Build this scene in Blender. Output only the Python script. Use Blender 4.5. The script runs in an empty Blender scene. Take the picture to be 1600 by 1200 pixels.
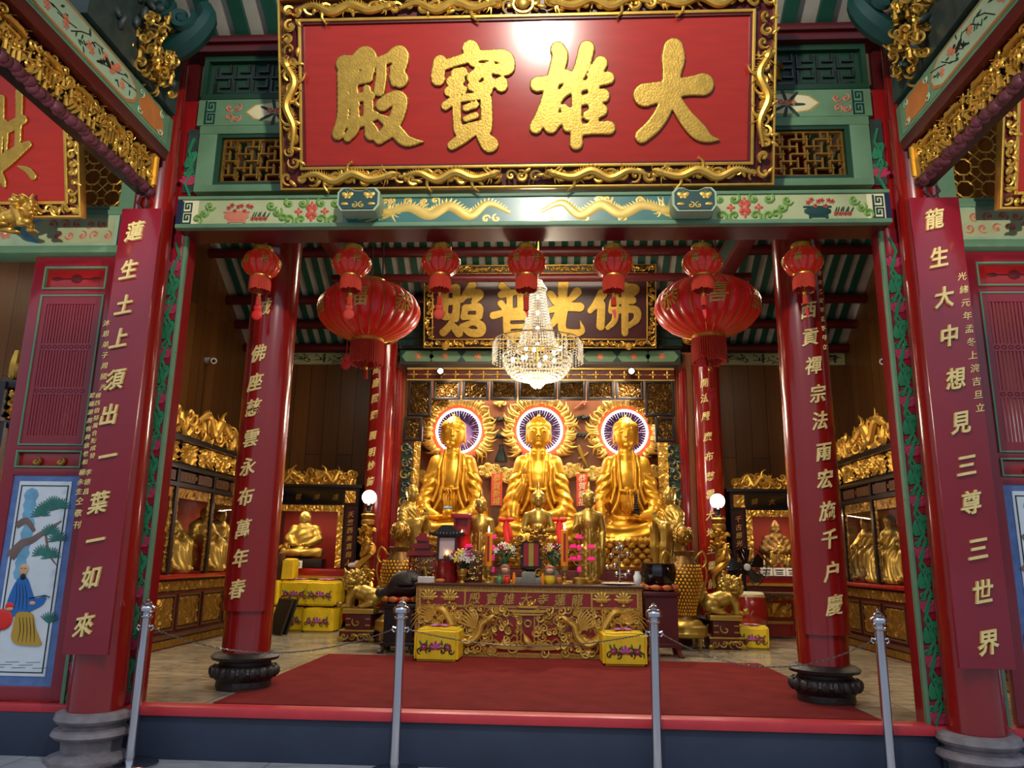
import bpy, bmesh, math, random
import numpy as np
from mathutils import Vector, Matrix
SC = bpy.context.scene
COL = SC.collection
PI = math.pi
rnd = random.Random(7)

# ------------------------------------------------------------------ camera, world, lights, exposure
CAMLOC = Vector((0.2316, 0.0, 1.48))
YAW, PITCH, ROLL = -0.05457919, 0.22092481, 0.01493793
def _basis():
    cy, sy, cp, sp = math.cos(YAW), math.sin(YAW), math.cos(PITCH), math.sin(PITCH)
    fw = Vector((sy*cp, cy*cp, sp)); rt = Vector((cy, -sy, 0)); up = rt.cross(fw)
    cr, sr = math.cos(ROLL), math.sin(ROLL)
    return cr*rt + sr*up, -sr*rt + cr*up, fw
RT, UP, FW = _basis()
cam = bpy.data.cameras.new('camera'); cam_o = bpy.data.objects.new('camera', cam); COL.objects.link(cam_o)
cam.sensor_width = 36; cam.lens = 27; cam.clip_start = 0.05; cam.clip_end = 200
cam_o.matrix_world = Matrix(((RT.x, UP.x, -FW.x, CAMLOC.x), (RT.y, UP.y, -FW.y, CAMLOC.y), (RT.z, UP.z, -FW.z, CAMLOC.z), (0, 0, 0, 1)))
SC.camera = cam_o
SC.view_settings.view_transform = 'Standard'; SC.view_settings.look = 'None'
SC.view_settings.gamma = 1; SC.view_settings.use_curve_mapping = False
SC.view_settings.exposure = 0.0
SC.cycles.use_denoising = True
SC.cycles.max_bounces = 7; SC.cycles.diffuse_bounces = 3; SC.cycles.glossy_bounces = 4; SC.cycles.transmission_bounces = 6
SC.cycles.sample_clamp_indirect = 6
SC.cycles.caustics_reflective = False; SC.cycles.caustics_refractive = False
w = bpy.data.worlds.new('sky'); SC.world = w; w.use_nodes = True
bg = w.node_tree.nodes['Background']; bg.inputs[1].default_value = 1.0     # open courtyard: dim ground and buildings, bluish sky overhead
_tc = w.node_tree.nodes.new('ShaderNodeTexCoord'); _sp = w.node_tree.nodes.new('ShaderNodeSeparateXYZ'); _rp = w.node_tree.nodes.new('ShaderNodeValToRGB')
w.node_tree.links.new(_tc.outputs['Generated'], _sp.inputs[0]); w.node_tree.links.new(_sp.outputs[2], _rp.inputs[0]); w.node_tree.links.new(_rp.outputs[0], bg.inputs[0])
_e = _rp.color_ramp.elements; _e[0].position = 0.0; _e[0].color = (0.24, 0.24, 0.27, 1); _e[1].position = 0.9; _e[1].color = (0.75, 0.9, 1.15, 1)
_m = _e.new(0.12); _m.color = (0.36, 0.39, 0.46, 1); _m = _e.new(0.4); _m.color = (0.66, 0.77, 0.95, 1)
def light(kind, name, loc, power, col=(1, 1, 1), size=0.1, aim=None, **k):
    l = bpy.data.lights.new(name, kind); l.energy = power; l.color = col
    if kind == 'AREA':
        l.shape = k.get('shape', 'RECTANGLE'); l.size = size; l.size_y = k.get('size_y', size)
    else:
        l.shadow_soft_size = size
    if kind == 'SPOT':
        l.spot_size = k.get('cone', 1.2); l.spot_blend = k.get('blend', 0.6)
    o = bpy.data.objects.new(name, l); COL.objects.link(o); o.location = loc
    if aim is not None:
        o.rotation_euler = (Vector(aim) - Vector(loc)).to_track_quat('-Z', 'Y').to_euler()
    return o
WARM = (1.0, 0.84, 0.62)
# flood lamp under the porch roof, aimed at the name board
light('SPOT', 'porch_flood_lamp', (0.1, 2.1, 5.98), 560, (1, 0.93, 0.8), 0.12, aim=(0.0, 5.7, 4.6), cone=2.2, blend=0.8)
# spots inside the altar bay, lantern, chandelier and globe lamps keep their own light in their builders
light('AREA', 'altar_ceiling_lamp', (0, 9.6, 5.6), 90, (1, 0.86, 0.66), 2.4, aim=(0, 11.5, 1.5), size_y=0.6)
light('AREA', 'alcove_wall_fill', (0, 12.62, 4.55), 60, (1, .88, .7), 3.6, aim=(0, 12.9, 2.6), size_y=0.08)  # unseen fill light, added to brighten the alcove's back wall
for sx in (-1, 1):
    light('SPOT', 'side_bay_fill_spot', (sx*1.5, -1.0, 2.0), 1500, (1, .96, .88), .05, aim=(sx*3.95, 5.9, 4.45), cone=.36, blend=1.0)  # added spot behind the camera, stands in for daylight on the side bays
    light('AREA', 'aisle_ceiling_lamp', (sx*3.6, 9.4, 4.9), 20, (1, 0.82, 0.58), 0.5, aim=(sx*3.8, 10, 0.4), size_y=2.5)

# ------------------------------------------------------------------ pixels of the photograph -> points at a stated depth
def ray(px, py): return FW + RT*((px - 800)/1200) + UP*((600 - py)/1200)
def PY(px, py, Y): d = ray(px, py); return CAMLOC + d*(Y/d.y)
def PX(px, py, X): d = ray(px, py); return CAMLOC + d*((X - CAMLOC.x)/d.x)
def PZ(px, py, Z): d = ray(px, py); return CAMLOC + d*((Z - CAMLOC.z)/d.z)

# ------------------------------------------------------------------ materials
def lin(c):
    return tuple(((v/255)/12.92 if v/255 <= 0.04045 else ((v/255 + 0.055)/1.055)**2.4) for v in c)
MATS = {}
def mat(name, rgb, rough=0.5, metal=0.0, var=0.0, vscale=8.0, bump=0.0, bscale=40.0, coat=0.0, emit=None, estr=0.0, trans=0.0, alpha=1.0, stretch=None, spec=0.5):
    m = bpy.data.materials.new(name); m.use_nodes = True
    nt = m.node_tree; b = nt.nodes['Principled BSDF']; L = nt.links.new
    c = lin(rgb)
    b.inputs['Base Color'].default_value = (*c, 1); b.inputs['Roughness'].default_value = rough
    b.inputs['Metallic'].default_value = metal; b.inputs['Coat Weight'].default_value = coat
    b.inputs['Coat Roughness'].default_value = 0.08; b.inputs['Specular IOR Level'].default_value = spec
    b.inputs['Transmission Weight'].default_value = trans; b.inputs['Alpha'].default_value = alpha
    if emit:
        b.inputs['Emission Color'].default_value = (*lin(emit), 1); b.inputs['Emission Strength'].default_value = estr
    if var or bump:
        tc = nt.nodes.new('ShaderNodeTexCoord'); vec = tc.outputs['Object']
        if stretch:
            mp = nt.nodes.new('ShaderNodeMapping'); mp.inputs['Scale'].default_value = stretch; L(vec, mp.inputs[0]); vec = mp.outputs[0]
    if var:
        n = nt.nodes.new('ShaderNodeTexNoise'); n.inputs['Scale'].default_value = vscale; n.inputs['Detail'].default_value = 5
        L(vec, n.inputs['Vector'])
        r = nt.nodes.new('ShaderNodeValToRGB'); e = r.color_ramp.elements
        e[0].position = 0.3; e[1].position = 0.72
        e[0].color = (*[v*(1 - var) for v in c], 1); e[1].color = (*[min(1, v*(1 + var)) for v in c], 1)
        L(n.outputs['Fac'], r.inputs[0]); L(r.outputs[0], b.inputs['Base Color'])
    if bump:
        n2 = nt.nodes.new('ShaderNodeTexNoise'); n2.inputs['Scale'].default_value = bscale; n2.inputs['Detail'].default_value = 4
        L(vec, n2.inputs['Vector'])
        bp = nt.nodes.new('ShaderNodeBump'); bp.inputs['Strength'].default_value = bump; bp.inputs['Distance'].default_value = 0.02
        L(n2.outputs['Fac'], bp.inputs['Height']); L(bp.outputs[0], b.inputs['Normal'])
    MATS[name] = m
    return m
def M(n): return MATS[n]
mat('lacquer_red', (152, 26, 28), 0.22, coat=0.5, var=0.08, vscale=3)
mat('column_red', (136, 20, 17), 0.2, coat=0.6, var=0.08, vscale=2)
mat('board_maroon', (138, 28, 42), 0.28, coat=0.35, var=0.06, vscale=4)
mat('dark_red', (84, 14, 18), 0.4, var=0.1)
mat('plaque_red', (162, 34, 20), 0.22, coat=0.55, var=0.10, vscale=3, stretch=(1, 1, 6))
mat('plum', (64, 18, 22), 0.35, coat=0.2, var=0.1)
mat('gold', (218, 172, 76), 0.37, 0.8, var=0.14, vscale=14)
mat('gold_leaf', (186, 150, 66), 0.42, 0.7, var=0.16, vscale=22, bump=0.15, bscale=60)
mat('gold_bright', (236, 174, 48), 0.38, 0.68, var=0.05, vscale=9, coat=0.25)
mat('gold_brass', (188, 156, 74), 0.36, 0.75, var=0.12, vscale=10)
mat('gold_dark', (156, 114, 44), 0.42, 0.75, var=0.35, vscale=18)
mat('gold_brown', (112, 80, 34), 0.4, 0.6, var=0.2, vscale=16)  # gold-brown gilt, deeper in tone than the other golds
mat('gold_text', (240, 212, 138), 0.4, 0.12, var=0.1, vscale=30)
mat('gold_relief', (214, 172, 78), 0.4, 0.55, var=0.14, vscale=16)
mat('gold_paint', (210, 174, 78), 0.36, 0.3, var=0.1, coat=0.6)
mat('teal', (38, 104, 90), 0.3, var=0.1, coat=0.9)
mat('teal_dark', (14, 60, 56), 0.45, var=0.1)
mat('jade', (102, 138, 104), 0.5, var=0.1, vscale=6)
mat('jade_pale', (160, 182, 148), 0.5, var=0.12, vscale=6)
mat('leaf_green', (34, 118, 78), 0.55, var=0.12)
mat('leaf_dark', (20, 62, 40), 0.55)
mat('scroll_green', (118, 158, 74), 0.55)
mat('lotus_pink', (168, 44, 78), 0.55, var=0.1)
mat('flower_red', (196, 72, 48), 0.55, var=0.1)
mat('salmon', (206, 120, 92), 0.6, var=0.1)
mat('pale_paint', (174, 180, 132), 0.6, var=0.12, vscale=5)
mat('ink', (20, 18, 16), 0.6)
mat('orange_paint', (190, 112, 52), 0.55, var=0.15)
mat('navy', (24, 30, 62), 0.5)
mat('cream', (226, 214, 170), 0.5)
mat('white', (232, 230, 226), 0.5)
mat('stone_base', (126, 118, 120), 0.7, var=0.25, vscale=9, bump=0.4, bscale=30)
mat('stone_dark', (38, 31, 29), 0.5, var=0.2, bump=0.3, bscale=30)
mat('riser_black', (42, 52, 72), 0.55, var=0.15, vscale=3)
mat('sill_red', (196, 52, 60), 0.4, var=0.08)
mat('carpet', (126, 42, 40), 0.95, var=0.16, vscale=4, bump=0.6, bscale=220, spec=0.1)
mat('steel', (200, 200, 206), 0.16, 1.0)
mat('black_wood', (26, 18, 16), 0.35, coat=0.2)
mat('black_gloss', (12, 11, 12), 0.12, coat=0.5)
mat('brown_wood', (78, 44, 24), 0.45, var=0.25, vscale=6, stretch=(6, 6, 1))
mat('alcove_wood', (140, 84, 50), 0.45, var=0.14, vscale=5, stretch=(5, 5, 0.7))
mat('lantern_silk', (206, 26, 30), 0.35, coat=0.3, emit=(220, 30, 20), estr=0.10, var=0.05)
mat('lantern_silk_small', (214, 36, 26), 0.22, coat=0.5, emit=(255, 50, 20), estr=0.08)
mat('fringe', (198, 58, 34), 0.7)
mat('cushion_yellow', (240, 202, 30), 0.42, var=0.12, vscale=5, bump=0.5, bscale=9)
mat('glass', (255, 255, 255), 0.02, trans=1.0, alpha=0.12)
mat('crystal', (196, 190, 176), 0.06, 0.0, emit=(255, 236, 200), estr=0.22, spec=1.0, alpha=0.6)
mat('bulb', (255, 240, 220), 0.3, emit=(255, 236, 205), estr=22)
mat('globe', (255, 240, 230), 0.3, emit=(255, 236, 222), estr=9)
mat('neon', (255, 255, 255), 0.3, emit=(250, 246, 255), estr=9)
mat('flame', (255, 210, 120), 0.3, emit=(255, 205, 120), estr=14)
mat('halo_orange', (226, 92, 40), 0.5)
mat('halo_disc', (96, 62, 104), 0.16, 0.7, coat=0.4)
mat('candle_orange', (222, 130, 26), 0.4, emit=(230, 120, 20), estr=0.12)
mat('silver_ball', (190, 185, 180), 0.12, 1.0)
mat('banner_red', (206, 66, 40), 0.55)
mat('hot_pink', (240, 60, 140), 0.4, emit=(255, 50, 140), estr=0.35)
mat('ribbon_red', (226, 40, 30), 0.5)
mat('case_red', (168, 40, 24), 0.6)
mat('porcelain', (214, 222, 226), 0.2, coat=0.5, var=0.05)
mat('porcelain_blue', (86, 116, 168), 0.25, coat=0.4, var=0.2, vscale=10)
mat('robe_blue', (36, 104, 176), 0.35)
mat('robe_yellow', (190, 150, 50), 0.4)
mat('skin', (214, 166, 130), 0.4)
mat('rock_blue', (110, 168, 196), 0.4, var=0.2)
mat('pine', (40, 112, 100), 0.5, var=0.2)
mat('bark', (120, 98, 88), 0.6, var=0.2)
mat('purple_carve', (84, 34, 44), 0.5, var=0.3, vscale=12)
mat('slate_carve', (46, 60, 56), 0.5, var=0.3, vscale=12)
mat('board_white', (172, 166, 152), 0.7, var=0.14, vscale=5)
mat('porch_board', (150, 142, 134), 0.7, var=0.12, vscale=5)
mat('rafter_green', (16, 74, 56), 0.5, var=0.1)
mat('plastic_white', (210, 208, 204), 0.4)
mat('wire', (40, 30, 28), 0.6)
mat('chain', (120, 112, 100), 0.35, 0.9)
mat('grey_stone', (128, 130, 120), 0.6, var=0.15, vscale=30)
mat('paper', (206, 188, 186), 0.6, emit=(220, 170, 170), estr=0.12)
mat('petal_white', (230, 226, 220), 0.5)
mat('petal_yellow', (232, 214, 110), 0.5)
mat('petal_lilac', (180, 130, 196), 0.5)
mat('green_cup', (88, 150, 110), 0.4)
mat('screen', (30, 26, 24), 0.5)

def marble(name, c1, c2, grout, sx, sy, gw, rough):
    m = bpy.data.materials.new(name); m.use_nodes = True; nt = m.node_tree; L = nt.links.new; N = nt.nodes.new
    b = nt.nodes['Principled BSDF']; b.inputs['Roughness'].default_value = rough
    tc = N('ShaderNodeTexCoord'); br = N('ShaderNodeTexBrick'); br.offset = 0.0
    mp = N('ShaderNodeMapping'); L(tc.outputs['Object'], mp.inputs[0])
    br.inputs['Scale'].default_value = 1.0; br.inputs['Brick Width'].default_value = sx; br.inputs['Row Height'].default_value = sy
    br.inputs['Mortar Size'].default_value = gw; br.inputs['Mortar'].default_value = (*lin(grout), 1)
    br.inputs['Color1'].default_value = (1, 1, 1, 1); br.inputs['Color2'].default_value = (0.72, 0.72, 0.72, 1); L(mp.outputs[0], br.inputs['Vector'])
    n = N('ShaderNodeTexNoise'); n.inputs['Scale'].default_value = 2.2; n.inputs['Detail'].default_value = 8; n.inputs['Distortion'].default_value = 1.6
    mp2 = N('ShaderNodeMapping'); mp2.inputs['Scale'].default_value = (1, 3.0, 1); L(tc.outputs['Object'], mp2.inputs[0]); L(mp2.outputs[0], n.inputs['Vector'])
    r = N('ShaderNodeValToRGB'); e = r.color_ramp.elements; e[0].position = 0.35; e[1].position = 0.65; e[0].color = (*lin(c1), 1); e[1].color = (*lin(c2), 1)
    L(n.outputs['Fac'], r.inputs[0])
    mx = N('ShaderNodeMixRGB'); mx.blend_type = 'MULTIPLY'; mx.inputs[0].default_value = 1; L(r.outputs[0], mx.inputs[1]); L(br.outputs['Color'], mx.inputs[2])
    L(mx.outputs[0], b.inputs['Base Color']); MATS[name] = m
marble('floor_marble', (150, 138, 116), (196, 184, 160), (90, 82, 68), 0.6, 0.6, 0.004, 0.16)
marble('ground_marble', (172, 174, 178), (206, 208, 212), (110, 110, 112), 0.9, 0.6, 0.004, 0.3)
def planks(name, c1, c2, gap, width, rough=0.35):
    m = bpy.data.materials.new(name); m.use_nodes = True; nt = m.node_tree; L = nt.links.new; N = nt.nodes.new
    b = nt.nodes['Principled BSDF']; b.inputs['Roughness'].default_value = rough
    tc = N('ShaderNodeTexCoord'); mp = N('ShaderNodeMapping'); mp.inputs['Rotation'].default_value = (0, PI/2, 0)
    sep = N('ShaderNodeSeparateXYZ'); L(tc.outputs['Object'], sep.inputs[0])
    add = N('ShaderNodeMath'); L(sep.outputs[0], add.inputs[0]); L(sep.outputs[1], add.inputs[1])
    cmb = N('ShaderNodeCombineXYZ'); L(sep.outputs[2], cmb.inputs[0]); L(add.outputs[0], cmb.inputs[1])
    br = N('ShaderNodeTexBrick'); br.offset = 0.35; br.inputs['Scale'].default_value = 1; br.inputs['Brick Width'].default_value = 3.2; br.inputs['Row Height'].default_value = width
    br.inputs['Mortar Size'].default_value = 0.006; br.inputs['Mortar'].default_value = (*lin(gap), 1); br.inputs['Color1'].default_value = (*lin(c1), 1); br.inputs['Color2'].default_value = (*lin(c2), 1)
    L(cmb.outputs[0], br.inputs['Vector'])
    n = N('ShaderNodeTexNoise'); n.inputs['Scale'].default_value = 5; n.inputs['Detail'].default_value = 6
    mp2 = N('ShaderNodeMapping'); mp2.inputs['Scale'].default_value = (0.25, 5, 5); L(cmb.outputs[0], mp2.inputs[0]); L(mp2.outputs[0], n.inputs['Vector'])
    r = N('ShaderNodeValToRGB'); e = r.color_ramp.elements; e[0].color = (0.6, 0.6, 0.6, 1); e[1].color = (1.15, 1.15, 1.15, 1); L(n.outputs['Fac'], r.inputs[0])
    mx = N('ShaderNodeMixRGB'); mx.blend_type = 'MULTIPLY'; mx.inputs[0].default_value = 1; L(br.outputs['Color'], mx.inputs[1]); L(r.outputs[0], mx.inputs[2])
    L(mx.outputs[0], b.inputs['Base Color']); MATS[name] = m
planks('wall_wood', (126, 80, 34), (104, 64, 26), (40, 22, 10), 0.28)

# ------------------------------------------------------------------ mesh builder
class MB:
    def __init__(s): s.v = []; s.f = []; s.m = []; s.mi = 0; s.k = 0
    def add(s, V, F):
        b = len(s.v); s.v.extend([tuple(p) for p in V]); s.f.extend([tuple(i + b for i in f) for f in F]); s.m.extend([s.mi]*len(F)); return b
    def mark(s): return len(s.v)
    def xf(s, mt, a=0):
        for i in range(a, len(s.v)): s.v[i] = tuple(mt @ Vector(s.v[i]))
    def box(s, x0, x1, y0, y1, z0, z1, c=0.0):
        j = .00022*(s.k % 8); s.k += 1; x0 -= j; x1 += j; y0 -= j; y1 += j; z0 -= j; z1 += j      # no two boards share a face plane
        if c <= 0:
            V = [(x, y, z) for z in (z0, z1) for y in (y0, y1) for x in (x0, x1)]
            s.add(V, [(0, 2, 3, 1), (4, 5, 7, 6), (0, 1, 5, 4), (2, 6, 7, 3), (0, 4, 6, 2), (1, 3, 7, 5)]); return
        bm = bmesh.new(); bmesh.ops.create_cube(bm, size=1)
        for v in bm.verts: v.co = Vector(((x0+x1)/2 + v.co.x*(x1-x0), (y0+y1)/2 + v.co.y*(y1-y0), (z0+z1)/2 + v.co.z*(z1-z0)))
        bmesh.ops.bevel(bm, geom=bm.edges[:], offset=c, segments=2, affect='EDGES', profile=0.6)
        bm.verts.index_update(); s.add([v.co[:] for v in bm.verts], [[v.index for v in f.verts] for f in bm.faces]); bm.free()
    def tube(s, pts, r, n=6, caps=True, closed=False, sq=1.0):
        if hasattr(r, '__len__') and 3 <= len(pts) <= 9 and not closed:      # short tapered strokes are drawn as smooth curves
            Q = catmull([(*p, q) for p, q in zip(pts, r)], 3); pts = [q[:3] for q in Q]; r = [max(1e-4, float(q[3])) for q in Q]
        P = [Vector(p) for p in pts]; k = len(P); R = r if hasattr(r, '__len__') else [r]*k
        T = [(P[(i+1) % k] - P[i-1]) if closed else (P[min(i+1, k-1)] - P[max(i-1, 0)]) for i in range(k)]
        T = [t.normalized() if t.length > 1e-9 else Vector((0, 0, 1)) for t in T]
        ref = Vector((0, 1, 0)) if abs(T[0].y) < 0.9 else Vector((1, 0, 0))
        N = (ref - T[0]*ref.dot(T[0])).normalized(); V = []
        for i in range(k):
            N = N - T[i]*N.dot(T[i]); N = N.normalized() if N.length > 1e-6 else T[i].orthogonal().normalized()
            B = T[i].cross(N)
            for j in range(n):
                a = 2*PI*j/n; V.append(P[i] + (N*math.cos(a)*sq + B*math.sin(a))*R[i])
        F = [(i*n + j, i*n + (j+1) % n, (i+1)*n + (j+1) % n, (i+1)*n + j) for i in range(k-1) for j in range(n)]
        if closed: F += [((k-1)*n + j, (k-1)*n + (j+1) % n, (j+1) % n, j) for j in range(n)]
        elif caps: F += [tuple(range(n-1, -1, -1)), tuple((k-1)*n + j for j in range(n))]
        s.add(V, F)
    def lathe(s, prof, n=24, c=(0, 0, 0), a0=0.0, a1=2*PI, caps=True, rx=1, ry=1):
        full = abs(a1 - a0 - 2*PI) < 1e-6; m = n if full else n + 1
        V = [(c[0] + r*rx*math.cos(a0 + (a1-a0)*j/n), c[1] + r*ry*math.sin(a0 + (a1-a0)*j/n), c[2] + z) for r, z in prof for j in range(m)]
        F = [(i*m + j, i*m + (j+1) % m, (i+1)*m + (j+1) % m, (i+1)*m + j) for i in range(len(prof)-1) for j in range(n)]
        if full and caps: F += [tuple(range(m-1, -1, -1)), tuple((len(prof)-1)*m + j for j in range(m))]
        s.add(V, F)
    def ell(s, c, r, n=10, m=7, mt=None):
        rx, ry, rz = r if hasattr(r, '__len__') else (r, r, r); V = [Vector((0, 0, -rz))]
        for i in range(1, m):
            t = -PI/2 + PI*i/m
            V += [Vector((rx*math.cos(t)*math.cos(2*PI*j/n), ry*math.cos(t)*math.sin(2*PI*j/n), rz*math.sin(t))) for j in range(n)]
        V.append(Vector((0, 0, rz)))
        if mt is not None: V = [mt @ v for v in V]
        F = [(0, 1 + (j+1) % n, 1 + j) for j in range(n)]
        for i in range(m-2): F += [(1 + i*n + j, 1 + i*n + (j+1) % n, 1 + (i+1)*n + (j+1) % n, 1 + (i+1)*n + j) for j in range(n)]
        t = 1 + (m-2)*n; F += [(t + j, t + (j+1) % n, t + n) for j in range(n)]
        cc = Vector(c); s.add([v + cc for v in V], F)
    def prism(s, poly, y0, y1, smooth=0):           # outline in x,z; front face at y0 (towards -y)
        if smooth: q = [(*p, 0) for p in poly]; q = catmull(q[-2:] + q + q[:2], smooth); poly = [(p[0], p[1]) for p in q[2*smooth:-2*smooth-1]]
        n = len(poly); V = [(x, y0, z) for x, z in poly] + [(x, y1, z) for x, z in poly]
        ar = sum(poly[i][0]*poly[(i+1) % n][1] - poly[(i+1) % n][0]*poly[i][1] for i in range(n))
        fr = tuple(range(n)); bk = tuple(range(2*n-1, n-1, -1))
        sd = [((i+1) % n, i, n + i, n + (i+1) % n) for i in range(n)]
        F = [fr, bk] + sd
        if ar < 0: F = [tuple(reversed(f)) for f in F]
        s.add(V, F)
    def hull8(s, P): s.add(P, [(0, 2, 3, 1), (4, 5, 7, 6), (0, 1, 5, 4), (2, 6, 7, 3), (0, 4, 6, 2), (1, 3, 7, 5)])
    def grid(s, fn, nu, nv):
        V = [fn(i/nu, j/nv) for j in range(nv+1) for i in range(nu+1)]
        F = [(j*(nu+1) + i, j*(nu+1) + i+1, (j+1)*(nu+1) + i+1, (j+1)*(nu+1) + i) for j in range(nv) for i in range(nu)]
        s.add(V, F)
ORG = {}
def _mesh(name, mb, mats, org, ang=40):
    me = bpy.data.meshes.new(name)
    if isinstance(mb, tuple): V, F = mb; MI = None; V = [tuple(p) for p in V]
    else: V, F, MI = mb.v, mb.f, mb.m
    if org.length: V = [(p[0]-org.x, p[1]-org.y, p[2]-org.z) for p in V]
    me.from_pydata(V, [], F)
    if not isinstance(mats, (list, tuple)): mats = [mats]
    for m in mats: me.materials.append(MATS[m] if isinstance(m, str) else m)
    if MI and len(mats) > 1: me.polygons.foreach_set('material_index', MI)
    me.update()
    if ang:
        me.shade_smooth(); me.set_sharp_from_angle(angle=math.radians(ang))
    return me
def thing(name, label, cat, loc=(0, 0, 0), group=None):
    o = bpy.data.objects.new(name, None); COL.objects.link(o); o.empty_display_size = 0.1
    o.location = loc; o['label'] = label; o['category'] = cat
    if group: o['group'] = group
    ORG[o] = Vector(loc); return o
def part(parent, name, mb, mats, label=None, ang=40, stuff=False):
    o = bpy.data.objects.new(name, _mesh(name, mb, mats, ORG[parent], ang)); COL.objects.link(o); o.parent = parent
    ORG[o] = ORG[parent]
    if label: o['label'] = label
    if stuff: o['kind'] = 'stuff'
    return o
def solo(name, mb, mats, label, cat, loc=(0, 0, 0), group=None, ang=40, stuff=False):
    o = bpy.data.objects.new(name, _mesh(name, mb, mats, Vector(loc), ang)); COL.objects.link(o); o.location = loc
    o['label'] = label; o['category'] = cat; ORG[o] = Vector(loc)
    if group: o['group'] = group
    if stuff: o['kind'] = 'stuff'
    return o
def struct(name, mb, mats, ang=40):
    o = bpy.data.objects.new(name, _mesh(name, mb, mats, Vector((0, 0, 0)), ang)); COL.objects.link(o); o['kind'] = 'structure'; ORG[o] = Vector((0, 0, 0)); return o
def dup(o, loc=None, label=None, rotz=None, parent=None):
    c = o.copy(); COL.objects.link(c); ORG[c] = ORG[o]
    if parent is not None: c.parent = parent; c.matrix_parent_inverse = o.matrix_parent_inverse
    for ch in [x for x in bpy.data.objects if x.parent == o] if parent is None else list(o.children): dup(ch, parent=c)
    if loc is not None: c.location = loc
    if label: c['label'] = label
    if rotz is not None: c.rotation_euler.z = rotz
    return c

# ------------------------------------------------------------------ writing
_GL = {}
def glyph(ch, bold=0.0, res=3):
    k = (ch, bold, res)
    if k not in _GL:
        cu = bpy.data.curves.new('g', 'FONT'); cu.body = ch; cu.size = 1; cu.resolution_u = res; cu.extrude = 0.5; cu.offset = bold
        o = bpy.data.objects.new('g', cu); COL.objects.link(o)
        dg = bpy.context.evaluated_depsgraph_get(); dg.update()
        me = bpy.data.meshes.new_from_object(o.evaluated_get(dg))
        V = np.array([v.co[:] for v in me.vertices]) if len(me.vertices) else np.zeros((0, 3)); F = [tuple(p.vertices) for p in me.polygons]
        if len(V):
            V[:, 0] -= (V[:, 0].max() + V[:, 0].min())/2; V[:, 1] -= 0.38
        bpy.data.objects.remove(o); bpy.data.curves.remove(cu); bpy.data.meshes.remove(me)
        _GL[k] = (V, F)
    return _GL[k]
def glyph_mb(mb, ch, c, size, thick=0.012, bold=0.012, slant=0.14, sx=1.0, ax=None, res=2):
    """one character, centred on c, face towards -y (or in the frame ax = (right, up, out))"""
    V, F = glyph(ch, bold, res)
    if not len(V): return
    R, U, O = ax if ax else (Vector((1, 0, 0)), Vector((0, 0, 1)), Vector((0, -1, 0)))
    c = Vector(c); out = []
    for x, y, z in V:
        y2 = y + slant*x; x2 = x*sx + 0.05*math.sin(3*y)
        out.append(c + R*(x2*size) + U*(y2*size) + O*((z + 0.5)*thick))
    mb.add(out, F)
def catmull(P, k=6):
    P = [np.array(p, float) for p in P]; out = []
    if len(P) < 3:
        return [P[0] + (P[-1]-P[0])*t for t in np.linspace(0, 1, k+1)]
    Q = [2*P[0]-P[1]] + P + [2*P[-1]-P[-2]]
    for i in range(1, len(Q)-2):
        for t in np.arange(k)/k:
            a, b, c, d = Q[i-1], Q[i], Q[i+1], Q[i+2]
            out.append(0.5*((2*b) + (c-a)*t + (2*a-5*b+4*c-d)*t*t + (3*b-a-3*c+d)*t**3))
    out.append(P[-1]); return out
def brush(mb, strokes, to3, out, thick):
    """thick brush strokes (x, y, width) merged into one raised plate; to3 maps a stroke point into the board's plane"""
    seg = []
    for st in strokes:
        P = catmull(st, 5)
        for i in range(len(P)-1): seg.append((P[i], P[i+1]))
    A = np.array([q for sg in seg for q in sg]); lo = (A[:, :2] - A[:, 2:]/2).min(0) - 30; hi = (A[:, :2] + A[:, 2:]/2).max(0) + 30
    h = float((hi - lo).max())/150; S = SDF((lo[0], -4*h, lo[1]), (hi[0], 4*h, hi[1]), h); X = S.ax[0][:, None]; Z = S.ax[2][None, :]; d = np.full((len(S.ax[0]), len(S.ax[2])), 999.0)
    for a, b in seg:
        ba = b[:2] - a[:2]; t = np.clip(((X - a[0])*ba[0] + (Z - a[1])*ba[1])/(ba @ ba + 1e-9), 0, 1)
        d = np.minimum(d, np.sqrt((X - a[0] - t*ba[0])**2 + (Z - a[1] - t*ba[1])**2) - (a[2] + (b[2]-a[2])*t)/2)
    d = d + .25*h*np.sin(X/h*.9)*np.sin(Z/h*.8); r = .7*h; q1 = d[:, None, :] + r; q2 = np.abs(S.ax[1])[None, :, None] - 2*h + r
    S.d = (np.sqrt(np.maximum(q1, 0)**2 + np.maximum(q2, 0)**2) + np.minimum(np.maximum(q1, q2), 0) - r).astype(np.float32)
    V, F = S.mesh(); M4 = [to3((x, z)) + out*(thick*(y/(4*h) + .5)) for x, y, z in V]
    f = F[0]; n = (M4[f[1]] - M4[f[0]]).cross(M4[f[2]] - M4[f[0]]); g = (Vector(V[f[1]]) - Vector(V[f[0]])).cross(Vector(V[f[2]]) - Vector(V[f[0]]))
    px = to3((1, 0)) - to3((0, 0)); pz = to3((0, 1)) - to3((0, 0))
    if px.cross(out).dot(pz) < 0: F = [tuple(reversed(q)) for q in F]
    mb.add(M4, F)

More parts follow.
